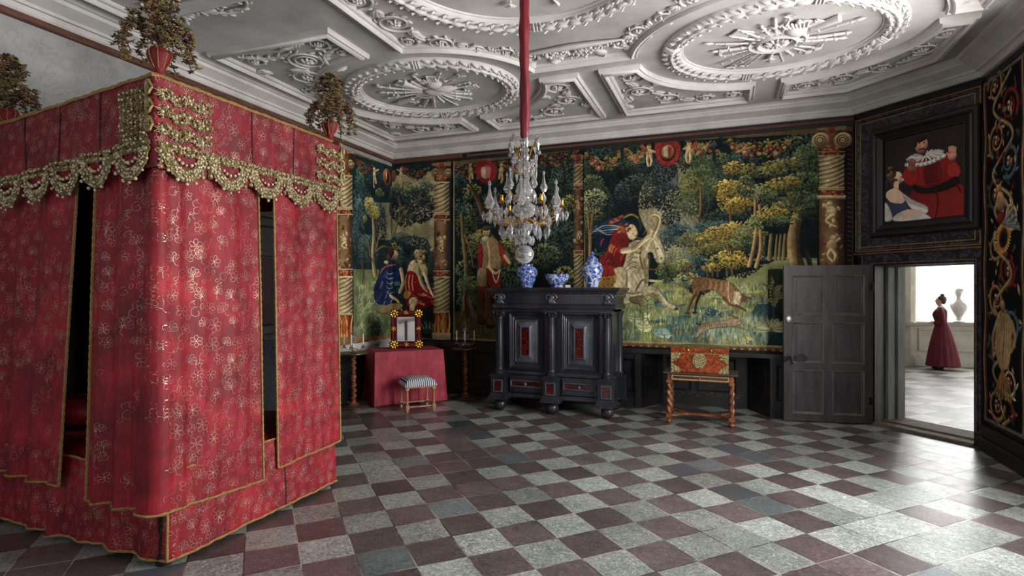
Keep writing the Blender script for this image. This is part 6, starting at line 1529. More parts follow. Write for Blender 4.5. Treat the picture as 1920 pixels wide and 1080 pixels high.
def candelabrum(x, y, rz, label, where):
    e = empty('candelabrum', (x,y,.779), rz); tag(e, label, 'candelabrum', 'silver and crystal candelabra')
    m = MB(); m.lathe([(.055,0),(.06,.006),(.04,.012),(.015,.022),(.010,.04),(.018,.055),(.010,.07),(.014,.10),(.008,.13)], n=18); m.build('stem', M['silver'], e)
    m = MB()
    for k in range(5):
        m.ball((0,0,.15+.035*k),(.02-.002*k,.02-.002*k,.018),8,6)
    for k in range(6):
        a = k*PI/3
        for r_, z in ((.045,.19),(.035,.26),(.05,.155)): m.ball((r_*math.cos(a),r_*math.sin(a),z),(.008,.008,.02),5,4)
        m.tube([(0,0,.24),(.03*math.cos(a),.03*math.sin(a),.29),(.05*math.cos(a),.05*math.sin(a),.275)],.003,4)
    m.ball((0,0,.34),(.012,.012,.03),8,6); m.build('crystal_spire', M['crystal'], e, fixn=False)
    pts = []
    for k, a in enumerate((PI, -PI/2, 0, PI/2)):
        if k == 3: continue
        r_ = .135 if k != 1 else .11; m = MB(); c_, s_ = math.cos(a), math.sin(a)
        m.tube([(c_*.01,s_*.01,.06),(c_*.05,s_*.05,.03),(c_*.09,s_*.09,.035),(c_*r_,s_*r_,.075)],[.006,.005,.005,.005],6)
        m.tube([(c_*.05,s_*.05,.03),(c_*.06,s_*.06,.06),(c_*.04,s_*.04,.075)],[.004,.004,.002],5)
        m.lathe([(.008,.07),(.026,.08),(.028,.086),(.010,.088),(.012,.11),(.014,.112)],(c_*r_,s_*r_,0),14); m.build('arm', M['silver'], e, smooth=50, fixn=False); pts.append((c_*r_,s_*r_))
        m = MB()
        for q in range(5): b = q*2*PI/5; m.ball((c_*r_+.024*math.cos(b),s_*r_+.024*math.sin(b),.066),(.005,.005,.014),5,4)
        m.build('pendant', M['crystal'], e, fixn=False)
    names = ['left','front','right']
    for (px_, py_), nm in zip(pts, names):
        X = x+math.cos(rz)*px_-math.sin(rz)*py_; Y = y+math.sin(rz)*px_+math.cos(rz)*py_
        m = MB(); m.lathe([(.0105,0),(.011,.01),(.0105,.10),(.0095,.155),(.006,.16)], n=12); c = m.build('wax', M['wax'], None); c.name = 'candle'
        c.location = (X,Y,.779+.10); tag(c, 'white candle on the %s arm of the candelabrum %s' % (nm, where), 'candle', 'white candles in the candelabra')
        m = MB(); m.tube([(0,0,.158),(.001,0,.17)],.0012,4); m.build('wick', M['iron'], c)
stand(-4.90,6.60,'twisted wood candle stand with round top, close to the bed curtain'); candelabrum(-4.90,6.60,.36,'silver candelabrum on the stand nearest the bed','nearest the bed')
stand(-3.72,7.78,'twisted wood candle stand with round top, between crimson tablecloth and black cabinet'); candelabrum(-3.72,7.78,.36,'silver candelabrum on the stand beside the black cabinet','beside the black cabinet')
# ================================================================ DOOR WALL
def DR(s_, z_, h): return DP((s_, -h, z_))     # h = height into the room
def drect(x0, z0, x1, z1): return [(x0,z0),(x1,z0),(x1,z1),(x0,z1)]
# over-door panel
pS0 = .05; pS1 = LD-.03
zb = 2.13; zt = 3.80
m = MB(); m.sweep(drect(pS0,zb,pS1,zt), [(0,0),(0,.03),(.02,.045),(.04,.04),(.05,.03),(.16,.03),(.17,.045),(.19,.045),(.20,.02),(.21,0)], DR)
st(m, 'trim_9', M['marble_black'], smooth=0, fixn=False)
m = MB()
for o_, h in ((.008,.046),(.062,.032),(.20,.047)):
    m.sweep(drect(pS0+o_,zb+o_,pS1-o_,zt-o_), [(-.005,h-.012),(-.005,h),(.005,h),(.005,h-.012)], DR)
st(m, 'trim_10', M['gold_line'], smooth=0, fixn=False)
# door case
m = MB(); A0, A1 = SD0-.015, SD1+.015
def case(m, o0, o1, h):
    m.box(A0-o1,A0-o0,-h,.0,0,ZD+o1,DP); m.box(A1+o0,min(A1+o1,LD-.01),-h,0,0,ZD+o1,DP); m.box(A0-o0,A1+o0,-h,0,ZD+o0,ZD+o1,DP)
case(m,.0,.03,.03); case(m,.03,.14,.018); m.box(.02,LD-.02,-.02,0,ZD+.11,2.12,DP); m.box(.01,LD-.01,-.05,0,2.095,2.125,DP); m.box(A1+.01,LD-.01,-.035,0,0,.17,DP)
st(m, 'trim_12', M['marble_black'], smooth=0)
m = MB()
for o_, h in ((.02,.034),(.13,.026)):
    P = [(A0-o_,.0),(A0-o_,ZD+o_),(A1+min(o_,.12),ZD+o_),(A1+min(o_,.12),0)]
    m.sweep(P, [(-.003,h-.01),(-.003,h),(.003,h),(.003,h-.01)], DR, closed=False)
m.box(.02,LD-.02,-.053,-.05,2.105,2.112,DP)
st(m, 'trim_13', M['gold_line'], smooth=0, fixn=False)
m = MB(); m.box(SD0-.012,SD0+.001,.0,TH*.55,0,ZD,DP); m.box(SD0,SD1,0,TH*.5,ZD-.012,ZD,DP); m.box(SD1,SD1+.01,0,TH,0,ZD,DP); st(m, 'trim_14', M['jamb_dark'], smooth=0)
m = MB(); m.box(SD0-.01,SD0+.035,TH*.5,TH+.05,.0,ZD,DP); m.box(SD0+.02,SD0+.06,TH*.86,TH+.08,.02,ZD,DP); m.box(SD0,SD1,TH*.5,TH+.05,ZD-.02,ZD,DP); st(m, 'trim_15', M['jamb'], smooth=0)
m = MB(); m.box(SD0-.01,SD1+.01,-.03,TH*.35,.0,.030,DP); m.box(SD0-.01,SD1+.01,TH*.35,TH+.08,.0,.045,DP); m.box(SD0-.01,SD1+.01,-.055,-.03,.0,.022,DP); st(m, 'trim_16', M['sill'], smooth=0)
# ---- the open door leaf
hx, hy = 1.700, 8.035; ex, ey = .694, 7.872
ang = math.atan2(ey-hy, ex-hx)     # from hinge towards free edge
LW = 1.02
door = empty('door_1', (hx,hy,.012), ang); door['kind'] = 'structure'
# local: x from hinge to free edge, y: room side is +y? (rotate ~189 deg -> local +y points to -y room)
zH = 1.955
m = MB(); m.box(0,LW,-.022,.018,0,zH); m.build('door_leaf', M['door_wood'], door, smooth=0, bevel=.004)
cols = [(.10,.46),(.56,.92)]; rws = [(.09,.64),(.73,1.24),(1.33,1.83)]
m = MB(); 
for a, b in [(0,.10),(.46,.56),(.92,LW)]: m.box(a,b,.018,.030,0,zH)
for z0, z1 in [(0,.09),(.64,.73),(1.24,1.33),(1.83,zH)]:
    for a, b in cols: m.box(a,b,.018,.030,z0,z1)
m.build('stile_and_rail', M['door_wood'], door, smooth=0)
for a, b in cols:
    for z0, z1 in rws:
        m = MB(); m.sweep([(a,z0),(b,z0),(b,z1),(a,z1)], [(-.004,.030),(.004,.036),(.014,.032),(.022,.020),(.028,.018)], lambda x,z,h: (x,h,z)); pn = m.build('panel_moulding', M['door_edge'], door, smooth=0, fixn=False)
        m = MB(); m.box(a+.05,b-.05,.018,.023,z0+.05,z1-.05); m.build('raised_field', M['door_wood'], pn, smooth=0, bevel=.004)
m = MB(); P = [(.93,.70),(1.0,.70),(1.0,.82),(.93,.82)]
pl = [(.99,.83),(.955,.835),(.93,.815),(.88,.82),(.80,.845),(.76,.82),(.74,.78),(.77,.745),(.84,.735),(.90,.755),(.95,.745),(.99,.755)]
m.poly([(a,.034,b) for a,b in pl]); m.poly([(a,.030,b) for a,b in pl][::-1])
for i in range(len(pl)): a, b = pl[i], pl[(i+1)%len(pl)]; m.poly([(a[0],.03,a[1]),(b[0],.03,b[1]),(b[0],.034,b[1]),(a[0],.034,a[1])])
lk = m.build('lock_plate', M['iron'], door, smooth=0)
m = MB(); m.tube([(.95,.034,.79),(.95,.07,.79),(.97,.08,.785),(1.0,.075,.77),(1.01,.07,.745)],[.008,.008,.009,.01,.007],8); m.ball((.95,.045,.79),(.02,.012,.02),10,6); m.tube([(.99,.04,.80),(1.03,.04,.80)],[.009,.012],6); m.tube([(.93,.05,.77),(.92,.055,.72),(.945,.055,.705)],.006,6); m.build('latch_handle', M['iron'], lk, fixn=False)
m = MB(); m.ball((.965,.034,1.28),(.034,.012,.045),14,8)
for k in range(10): m.ball((.965+.026*math.cos(k*PI/5),.044,1.28+.034*math.sin(k*PI/5)),(.008,.005,.009),5,4)
m.build('escutcheon', M['steel'], door)
for z in (.28,1.68): m = MB(); m.lathe([(.011,-.05),(.011,.05)],(0,0,0),12); m.lathe([(.005,.05),(.008,.058),(.002,.066)],(0,0,0),10); m.box(.0,.05,-.004,.02,-.045,.045); m.V=[(p[0],p[1]+.012,p[2]+z) for p in m.V]; m.build('hinge', M['iron'], door, smooth=0)

# ---- the painting over the door (framed canvas leaning a little forward)
pf = empty('framed_painting', DP((LD/2+.02,-.05,2.35))); pf.rotation_euler = (0,0,-PI/4)
tag(pf, 'dark framed portrait above the doorway, man in red with white ruff beside a woman', 'painting')
q0, q1 = on_d(1656,400,.06), on_d(1806,400,.06)
s0, s1 = on_d(1657,330,.07)[0], on_d(1806,330,.07)[0]; zz0, zz1 = on_d(1730,411,.07)[1], on_d(1730,248,.07)[1]
sc_ = LD/2+.02
LX0, LX1 = s0-sc_, s1-sc_; LZ0, LZ1 = zz0-2.35, zz1-2.35
m = MB(); 
m.sweep([(LX0-.16,LZ0-.16),(LX1+.16,LZ0-.16),(LX1+.16,LZ1+.16),(LX0-.16,LZ1+.16)], [(0,-.02),(0,.035),(.015,.05),(.05,.05),(.07,.035),(.09,.045),(.13,.03),(.145,.02),(.155,.022),(.165,.0)], lambda a,b,h: (a,-h,b))
m.build('frame', M['black_paint'], pf, smooth=25, fixn=False)
m = MB(); m.box(LX0-.1,LX1+.1,.0,.02,LZ0-.1,LZ1+.1); m.build('backing', M['black_dark'], pf, smooth=0)
def pcv(px, py): s_, z_ = on_d(px, py, .07); return (s_-s0+.01, z_-zz0+.01)
C2 = Canvas(s1-s0+.02, zz1-zz0+.02, .0034, pcv, (44,36,36)); C2.scale_at = 1.9; C2.rib = 0; C2.sat = .9; C2.tint = (1,1,1)
P = C2.poly; L = C2.line; E = C2.ell
P([(1640,240),(1735,240),(1735,330),(1640,360)], (40,33,34), (54,46,46), smooth=False)
P([(1735,342),(1760,335),(1790,342),(1806,352),(1812,415),(1700,415),(1706,360)], (104,28,28), (128,38,34))
P([(1700,318),(1712,302),(1745,298),(1775,288),(1792,300),(1800,318),(1790,332),(1768,345),(1735,350),(1712,345),(1702,335)], (140,36,32), (112,26,26))
P([(1694,318),(1704,306),(1716,310),(1722,332),(1708,348),(1694,342),(1690,330)], (138,36,32)); P([(1775,310),(1790,303),(1800,318),(1796,330),(1784,334),(1774,326)], (150,44,36))
P([(1710,348),(1740,352),(1775,338),(1790,330),(1796,345),(1760,360),(1720,362)], (30,20,22)); 
P([(1732,305),(1758,298),(1762,340),(1734,346)], (92,22,24), (110,28,28))
for k in range(9): L([(1736,308+k*4.4),(1746,306+k*4.4),(1757,303+k*4.4)],1.3,(58,14,18))
L([(1753,355),(1757,380),(1752,412)],2.2,(70,20,24)); L([(1790,340),(1800,360)],2.5,(60,20,22))
E(1726,272,10.5,14,(176,128,102)); E(1724,260,11,6,(42,30,26)); E(1715,268,3,8,(44,32,28)); E(1722,268,2,1.2,(30,20,18)); E(1731,267,2,1.2,(30,20,18)); E(1728,275,2.2,3.2,(188,134,104)); L([(1722,280),(1728,279),(1735,280)],2.2,(60,36,28)); E(1729,285,3,1.4,(140,70,60)); E(1727,289,4,3,(70,44,34))
for r_, c in ((1.0,(150,146,142)),(.9,(196,192,186))):
    for k in range(26):
        a = -2.9+k*.245; x = 1733+36*math.cos(a)*r_*.95; y = 292+9*math.sin(a)*r_-(x-1733)*.22
        if y < 284-(x-1733)*.30 and abs(x-1727) < 13: continue
        L([(1733+(x-1733)*.35, 291+(y-291)*.2-(x-1733)*.06),(x,y)],(3,5),tuple(v*(1 if k % 2 else .78) for v in c))
for k in range(18): x = 1698+k*4.1; y = 300+7*math.sin((k+.5)/18*PI)-(x-1733)*.24; E(x,y,3.6,3.8,(206,202,196) if k % 2 else (150,146,142))
# raised hands
def hand(x, y, f, c):
    E(x,y,6.5,8,c)
    for k in range(4): L([(x+(k-1.5)*3.2,y-5),(x+(k-1.5)*3.9,y-16-2*math.sin(k*1.1))],(3,2.2),c)
    L([(x+f*5,y+2),(x+f*10,y-5)],(3,2.4),c); 
    for k in range(3): L([(x-4+k*4,y-4),(x-4+k*4.2,y-10)],.7,tuple(v*.7 for v in c))
hand(1784,292,-1,(190,134,110)); hand(1708,316,1,(128,78,64))
# woman
E(1680,334,9.5,12,(206,172,146)); E(1688,332,1.6,1.3,(60,40,34)); L([(1689,334),(1692,337),(1689,339)],2,(206,166,140)); E(1688,343,1.8,1,(150,70,66))
for k in range(34): E(1672+C2.rs.uniform(-9,6),330+C2.rs.uniform(-15,16),4,3,[(84,66,48),(112,92,66),(62,48,36)][k % 3],ang=C2.rs.uniform(-1,1))
L([(1679,344),(1678,358)],(9,12),(200,168,142)); P([(1661,360),(1676,352),(1690,360),(1698,372),(1690,382),(1668,380),(1660,372)], (208,178,154), (190,158,134))
P([(1660,372),(1670,380),(1690,382),(1696,376),(1702,392),(1692,405),(1664,402)], (50,56,76), (66,72,92)); P([(1656,380),(1666,388),(1672,411),(1656,414)], (176,170,162))
P([(1690,362),(1706,372),(1722,380),(1738,388),(1736,400),(1718,398),(1702,386)], (172,168,162), (206,202,196)); P([(1676,404),(1700,392),(1724,396),(1745,408),(1740,414),(1676,415)], (160,154,148), (196,190,184))
for k in range(12): x = 1694+k*3.4; L([(x,368+k*1.4),(x+7,380+k*1.2)],1,(120,116,114))
L([(1722,396),(1708,398),(1694,404)],(7,6),(200,164,138)); [L([(1694+k*3,402),(1688+k*2.4,410)],2,(200,160,134)) for k in range(4)]
C2.noise_mul(.06,(20,24))
o = C2.mesh('canvas', M['oil'], 0, C2.W-1, lambda U,V: np.stack([LX0-.01+U, np.full_like(U,-.004), LZ0-.01+V], -1), parent=pf, gain=1.8)

# ---------------- right wall: narrow hanging of scrolling leaves
def rcv(px, py): y, z = on_x(px, py, XR-.045); return (7.185-y, z-.30)
C3 = Canvas(.86, 3.5, .005, rcv, (17,17,22)); C3.scale_at = 1
ra = dict(raw=True); k_ = 1/.005
def R3(u, z): return (u*k_, z*k_)
P = lambda Q, *a, **k: C3.poly([R3(*q) for q in Q], *a, raw=True, **k); L = lambda Q, w, c, **k: C3.line([R3(*q) for q in Q], w, c, raw=True, **k)
def E3(u, z, ru, rz, c, ang=0): C3.ell(u*k_, z*k_, ru*k_, rz*k_, c, ang=ang, raw=True)
P([(0,0),(.86,0),(.86,3.5),(0,3.5)], (16,17,24), smooth=False)
TAN, CRM, GRN, RED, SLT = (176,136,92), (206,184,146), (86,92,70), (136,48,46), (92,108,124)
r3 = C3.rs
def scroll3(u, z, R_, a0, d, col, turns=1.3, w=12):
    Q = [(u+R_*(1-.6*q)*math.cos(a0+d*2*PI*turns*q), z+R_*(1-.6*q)*math.sin(a0+d*2*PI*turns*q)) for q in (i/16 for i in range(17))]
    L(Q, (w,w*.4), tuple(v*.5 for v in col)); L([(a-.006,b+.008) for a,b in Q], (w*.6,w*.25), col)
    for i in range(1, 12, 2):
        a, b = Q[i]; t = a0+d*2*PI*turns*i/16; 
        C3.leaf(a*k_+math.cos(t)*R_*.22*k_, b*k_+math.sin(t)*R_*.22*k_, R_*.6*k_, R_*.26*k_, t+d*.9, np.array(col)/255.*r3.uniform(.6,1.1))
    for i in range(6): a = i*PI/3; E3(u+math.cos(a)*R_*.17, z+math.sin(a)*R_*.17, R_*.15, R_*.15, RED if i % 2 else CRM)
zz = .22
cycle = [TAN,CRM,GRN,SLT,TAN,RED]
for i in range(13):
    u = .43+(.14 if i % 2 else -.14); scroll3(u, zz, .17, r3.uniform(0,6), 1 if i % 2 else -1, cycle[i % 6]); zz += .262
L([(.43+.2*math.sin(i*1.25), .05+i*.13) for i in range(27)], 9, (120,104,76)); L([(.425+.2*math.sin(i*1.25), .055+i*.13) for i in range(27)], 4, (186,160,116))
for i in range(70):
    u, z = r3.uniform(.1,.78), r3.uniform(.08,3.42); C3.leaf(u*k_, z*k_, r3.uniform(14,30), r3.uniform(6,12), r3.uniform(0,6.28), np.array([TAN,CRM,GRN,SLT,RED][r3.randint(5)])/255.*r3.uniform(.6,1.05))
# sunflower
for k in range(30): a = k*2*PI/30; C3.leaf((.44+.11*math.cos(a))*k_, (1.86+.12*math.sin(a))*k_, 22, 8, a, np.array((176,128,72))/255.)
E3(.44,1.86,.085,.095,(60,44,34)); E3(.44,1.86,.05,.06,(34,26,22))
# cherub half figure and a nude torso like in the woven border
E3(.36,2.36,.055,.07,(186,146,108)); E3(.38,2.22,.085,.10,(190,152,112)); L([(.34,2.25),(.25,2.15),(.3,2.06)],(9,6),(186,146,108)); L([(.44,2.24),(.54,2.14),(.48,2.06)],(9,6),(186,146,108)); E3(.38,2.06,.09,.06,(140,52,46)); E3(.35,2.42,.06,.03,(90,60,40))
for k in range(8): L([(.40,2.0),(.5+.03*k,1.96-.02*k+.1),(.62+.02*k,2.12-.03*k)],(3,5),(96,112,130) if k % 2 else (150,150,140))
P([(.3,1.0),(.36,1.12),(.5,1.14),(.6,1.06),(.62,.8),(.56,.62),(.4,.58),(.3,.72),(.26,.86)], (160,132,98), (190,160,122)); E3(.42,1.2,.05,.06,(160,130,100)); L([(.3,1.05),(.22,.9),(.24,.76)],(12,8),(170,140,104)); L([(.60,1.05),(.68,.9),(.62,.78)],(12,8),(170,140,104)); L([(.44,1.1),(.46,.85),(.44,.64)],2.5,(110,86,62))
for k in range(12): L([(.44,.58),(.3+.025*k,.42),(.26+.03*k,.3)],(6,3),(176,128,74) if k % 2 else (120,90,56))
for u, c, w in ((.03,(150,118,92),7),(.055,(70,56,50),3),(.075,(120,60,54),3),(.83,(150,118,92),7),(.8,(70,56,50),3)): L([(u,0.03),(u,3.48)], w, c, smooth=False)
for z in (.03,3.47): L([(.03,z),(.83,z)], 7, (110,110,116), smooth=False)
C3.noise_mul(.12,(16,50))
o = C3.mesh('tapestry', M['tapestry'], 0, C3.W-1, lambda U,V: np.stack([XR-.045+.006*np.sin(V*7), 7.185-U, .30+V], -1), gain=1.2)
tag(o, 'narrow black hanging with scrolling leaves and sunflower on the right wall', 'tapestry')
m = MB()
m.box(XR-.035,XR,CY1-1.7,CY1-.005,.1,3.86); st(m, 'trim_17', M['black_paint'], smooth=0)
m = MB(); m.box(XR-.10,XR-.035,YF,CY1-.05,0,.14); m.box(XR-.07,XR-.035,YF,CY1-.04,.14,.26); st(m, 'baseboard_right', M['black_dark'], smooth=0, bevel=.01)
m = MB(); m.box(XR-.06,XR-.035,6.22,6.30,.26,3.84); m.box(XR-.055,XR-.035,CY1-.03,CY1-.012,.26,3.84); st(m, 'trim_18', M['black_paint'], smooth=0)

# ================================================================ CHANDELIER
HXc, HYc = -1.33, 3.75
chd = empty('chandelier', (HXc,HYc,1.9)); tag(chd, 'crystal chandelier with gilt arms hanging on a red velvet sleeve', 'chandelier')
CZ = 1.9
def cb_(m, name, mat, par=chd, **k):
    m.V = [(p[0],p[1],p[2]-CZ) for p in m.V]; return m.build(name, M[mat], par, **k)
m = MB(); rows = []
for i in range(61):
    z = 2.72+(ZC-2.725)*i/60; sx = .002*math.sin(z*9); r_ = .034+.003*math.sin(z*31)+.003*math.sin(z*13)
    if i < 2: r_ *= (.35,.8)[i]
    rows.append([(sx+r_*(1+.09*math.sin(5*a+z*6))*math.cos(a), r_*(1+.09*math.sin(5*a+z*6))*math.sin(a), z) for a in (2*PI*k/20 for k in range(20))])
m.quad_grid(rows, closed_v=True); cb_(m,'velvet_sleeve','sleeve',smooth=180)
m = MB(); m.lathe([(.004,2.74),(.03,2.725),(.035,2.70),(.02,2.68),(.012,2.66),(.024,2.64),(.018,2.60),(.035,2.56),(.05,2.52),(.034,2.48),(.014,2.46),(.02,2.44),(.05,2.40),(.062,2.35),(.04,2.31),(.018,2.295),(.03,2.28),(.075,2.25),(.085,2.215),(.06,2.18),(.022,2.165),(.03,2.14),(.055,2.12),(.05,2.09),(.02,2.07),(.03,2.045),(.04,2.02),(.015,1.99),(.008,1.97)], n=20, f=lambda a,z,r: r*(1+.08*math.cos(10*a))); cb_(m,'baluster_stem','crystal',smooth=50)
m = MB(); m.ball((0,0,1.908),.067,28,20); cb_(m,'crystal_ball','crystal',smooth=180)
m = MB(); m.lathe([(.02,2.16),(.034,2.15),(.03,2.14),(.02,2.135)],n=16); m.lathe([(.015,2.455),(.022,2.45),(.015,2.445)],n=14); m.lathe([(.012,1.985),(.018,1.978),(.01,1.97)],n=12); cb_(m,'gilt_collar','gold')
def drop_mesh(kind):
    m = MB()
    if kind == 0: m.lathe([(.002,0),(.010,-.012),(.020,-.035),(.022,-.05),(.014,-.075),(.002,-.10)], n=6)       # long almond
    if kind == 1: m.lathe([(.003,.0),(.012,-.01),(.016,-.022),(.010,-.034),(.003,-.04)], n=8)
    if kind == 2:
        for k in range(6): a = k*PI/3; m.ball((math.cos(a)*.014,0,-.02+math.sin(a)*.014),(.011,.005,.006),5,3,Matrix.Rotation(-a,3,'Y'))
        m.ball((0,0,-.02),(.007,.006,.007),6,4)
    if kind == 3: m.lathe([(.016,0),(.024,.02),(.034,.03),(.026,.05),(.014,.075),(.008,.11),(.005,.135),(.010,.145),(.009,.158),(.002,.168)], n=6)  # obelisk
    if kind == 4:
        m.V = [(0,-.004,0),(.022,0,-.045),(0,.0,-.115),(-.022,0,-.045),(0,.009,-.05),(0,-.009,-.05)]; m.F = [(0,1,4),(1,2,4),(2,3,4),(3,0,4),(1,0,5),(2,1,5),(3,2,5),(0,3,5)]
    me = m.build('pendant_master', M['crystal'], None, smooth=0); d = me.data; bpy.data.objects.remove(me); return d
DM = [drop_mesh(k) for k in range(5)]
npend = [0]
rc = random.Random(17)
def pendant(x, y, z, kind, sc=1.0, name='crystal_pendant'):
    o = bpy.data.objects.new(name, DM[kind]); COL.objects.link(o); o.parent = chd; o.location = (x,y,z-CZ); o.scale = (sc,sc,sc); o.rotation_euler = (0,0,rc.uniform(0,6.28)); npend[0] += 1
def arm(a, R_, z0, z1, sag, r_=.0045, cup=False, name='gilt_arm'):
    c_, s_ = math.cos(a), math.sin(a); P = []
    for i in range(13):
        q = i/12; rr = .03+(R_-.03)*q; z = z0+(z1-z0)*q-sag*math.sin(q*PI*.9); P.append((c_*rr, s_*rr, z))
    m = MB(); m.tube(P, r_, 6)
    if cup: m.lathe([(.006,z1),(.022,z1+.008),(.026,z1+.014),(.012,z1+.02),(.011,z1+.05),(.014,z1+.055),(.012,z1+.058)],(c_*R_,s_*R_,0),14)
    cb_(m, name, 'gold', fixn=False, smooth=50)
    return P
# main tier: six arms with cups
for k in range(6):
    a = k*PI/3+.25; P = arm(a, .265, 2.16, 2.235, .085, cup=True); x, y, z = P[-1]
    for j in range(6): b = j*PI/3; pendant(x+.034*math.cos(b), y+.034*math.sin(b), z+.006, 4 if j % 2 else 0, .72)
    x, y, z = P[7]; pendant(x,y,z-.005,0,.9); pendant(x,y,z+.03,2,1.2)
# outer obelisks between the cups
for k in range(6):
    a = k*PI/3+.25+PI/6; P = arm(a, .265, 2.17, 2.24, .07, .0035); x, y, z = P[-1]; pendant(x,y,z,3,1.15,'crystal_spire'); pendant(x,y,z-.004,4,.9); pendant(x*.75,y*.75,z-.03,0,.8)
for k in range(8):
    a = k*PI/4; pendant(.095*math.cos(a),.095*math.sin(a),2.13,4,.8); pendant(.15*math.cos(a+.3),.15*math.sin(a+.3),2.10,0,.9); pendant(.06*math.cos(a+.2),.06*math.sin(a+.2),2.04,0,.7)
for k in range(5):
    a = k*2*PI/5+.5; P = arm(a, .14, 2.33, 2.37, .05, .003); x, y, z = P[-1]; pendant(x,y,z,3,.9,'crystal_spire'); pendant(x,y,z-.004,4,.9); pendant(x*.6,y*.6,z-.03,2,1.4)
# crown
for k in range(6):
    a = k*PI/3; P = arm(a, .105, 2.56, 2.72, -.03, .003); x, y, z = P[-1]; pendant(x,y,z,4,.9); pendant(x,y,z+.02,2,1.0); pendant(x*.8,y*.8,2.62,0,.8); pendant(x*1.05,y*1.05,z-.09,1,.9)
    b = a+PI/6; P = arm(b, .085, 2.48, 2.55, .03, .003); x, y, z = P[-1]; pendant(x,y,z,4,1.0); pendant(x,y,z+.028,2,1.1)

# ================================================================ NEXT ROOM
YFR = 14.75
WX0, WX1, WZ0, WZ1 = 3.93, 6.6, .97, 3.3
m = MB(); m.box(1.2,WX0,YFR,YFR+.3,0,ZC); m.box(WX1,11.5,YFR,YFR+.3,0,ZC); m.box(WX0,WX1,YFR,YFR+.3,0,WZ0-.03); m.box(WX0,WX1,YFR,YFR+.3,WZ1,ZC); st(m, 'wall_far', M['stone_pale'], smooth=0)
m = MB(); m.box(1.2,1.35,8.85,YFR,0,ZC); st(m, 'wall_next_left', M['stone_pale'], smooth=0)
m = MB(); m.box(11.5,11.65,5.0,YFR,0,ZC); m.box(XR+.31,11.5,4.85,5.0,0,ZC); st(m, 'wall_next_right', M['stone_pale'], smooth=0)
m = MB(); m.box(1.2,11.65,8.6,15.05,ZC,ZC+.08); m.box(XR+.22,11.65,4.85,8.6,ZC,ZC+.08); st(m, 'ceiling_next_room', M['plaster'], smooth=0)
m = MB(); m.box(WX0-.05,WX1,YFR-.08,YFR+.3,WZ0-.035,WZ0); m.box(WX0-.05,WX1,YFR-.05,YFR,WZ0-.075,WZ0-.035); m.box(WX0-.05,WX1,YFR-.05,YFR,0,.14); m.box(WX0-.05,WX1,YFR-.03,YFR,.14,.22)
for a, b in ((4.0,5.9),(6.0,8.0)): pan(m, a, b, YFR, .32, .82, w=.05, d=.02)
st(m, 'trim_19', M['stone_pale'], smooth=0)
m = MB(); yp = YFR-.22
m.box(2.9,3.80,yp,YFR,0,ZC); m.box(2.85,3.86,yp-.05,YFR,.0,.16); m.box(2.85,3.84,yp-.03,YFR,.16,.24); m.box(2.8,3.90,yp-.07,YFR,.90,.955); m.box(2.85,3.85,yp-.04,YFR,.955,.985); m.box(2.85,3.83,yp-.03,YFR,.86,.90)
pan(m, 3.15, 3.62, yp, .34, .78, w=.05, d=.025); pan(m, 3.15, 3.70, yp, 1.03, 3.0, w=.04, d=.025)
st(m, 'trim_20', M['stone_pale'], smooth=0)
m = MB(); xr = 3.50
m.tube([(xr,yp-.01,1.08),(xr+.005,yp-.02,1.6),(xr,yp-.01,2.4)],[.035,.028,.03],8,flat=1)
for z in (1.08,1.2,1.55,1.9,2.15): m.ball((xr,yp-.01,z),(.055,.03,.04),10,6)
m.tube([(xr+.16*math.cos(a),yp-.01,2.42+.13*math.sin(a)) for a in (PI+PI*q/12 for q in range(13))],.016,6); m.ball((xr,yp-.01,2.42),(.05,.02,.05),10,6)
rr_ = random.Random(2)
for k in range(11):
    z = 1.15+k*.10; s_ = -1 if k % 2 else 1; m.tube([(xr,yp-.005,z),(xr+s_*.07,yp-.015,z+.10),(xr+s_*.12,yp-.01,z+.17)],[.012,.012,.004],5); m.ball((xr+s_*.12,yp-.01,z+.14),(.03,.012,.04),6,4)
m.ball((xr-.1,yp-.01,1.1),(.07,.025,.055),8,6); m.ball((xr+.1,yp-.01,1.1),(.07,.025,.055),8,6)
st(m, 'trim_21', M['stone_mid'], smooth=60, fixn=False)
m = MB(); 
for x in (WX0, WX1-.08): m.box(x,x+.08,YFR+.2,YFR+.28,WZ0,WZ1)
m.box(WX0,WX1,YFR+.2,YFR+.28,WZ1-.08,WZ1); st(m, 'window_7', M['stone_pale'], smooth=0)
# bust on the sill
bu = empty('marble_bust', (4.72,YFR-.02,WZ0)); tag(bu, 'draped white marble bust on the bright window ledge behind the woman', 'bust')
m = MB(); m.lathe([(.12,0),(.12,.02),(.09,.03),(.06,.05),(.06,.10),(.08,.12)], n=20); m.build('socle', M['marble_white'], bu)
m = MB(); rows = []
for rx, ry, z in ((.06,.06,.12),(.09,.08,.15),(.125,.09,.21),(.155,.095,.28),(.165,.095,.35),(.15,.09,.40),(.09,.075,.445),(.06,.06,.49)):
    rows.append([(rx*(1+.06*math.sin(9*a+z*24))*math.cos(a), ry*(1+.06*math.sin(9*a+z*24))*math.sin(a), z) for a in (2*PI*j/36 for j in range(36))])
m.quad_grid(rows, closed_v=True); m.build('draped_shoulders', M['marble_white'], bu)
m = MB(); m.lathe([(.05,.47),(.045,.54),(.055,.56),(.075,.60),(.082,.65),(.075,.70),(.05,.735),(.015,.75)], n=20, f=lambda a,z,r: r*(1+.12*math.cos(a-PI))); m.ball((-.062,0,.63),(.022,.012,.022),8,6); m.ball((.02,0,.69),(.085,.078,.055),12,8); m.build('head', M['marble_white'], bu)

# ================================================================ THE WOMAN
wx, wy = 4.22, 14.12
wm = empty('person', (wx,wy,0), math.radians(-20)); wm['label'] = 'woman in long dark red dress standing in profile beyond the doorway'; wm['category'] = 'person'; wm['group'] = 'people'
del wm['group']
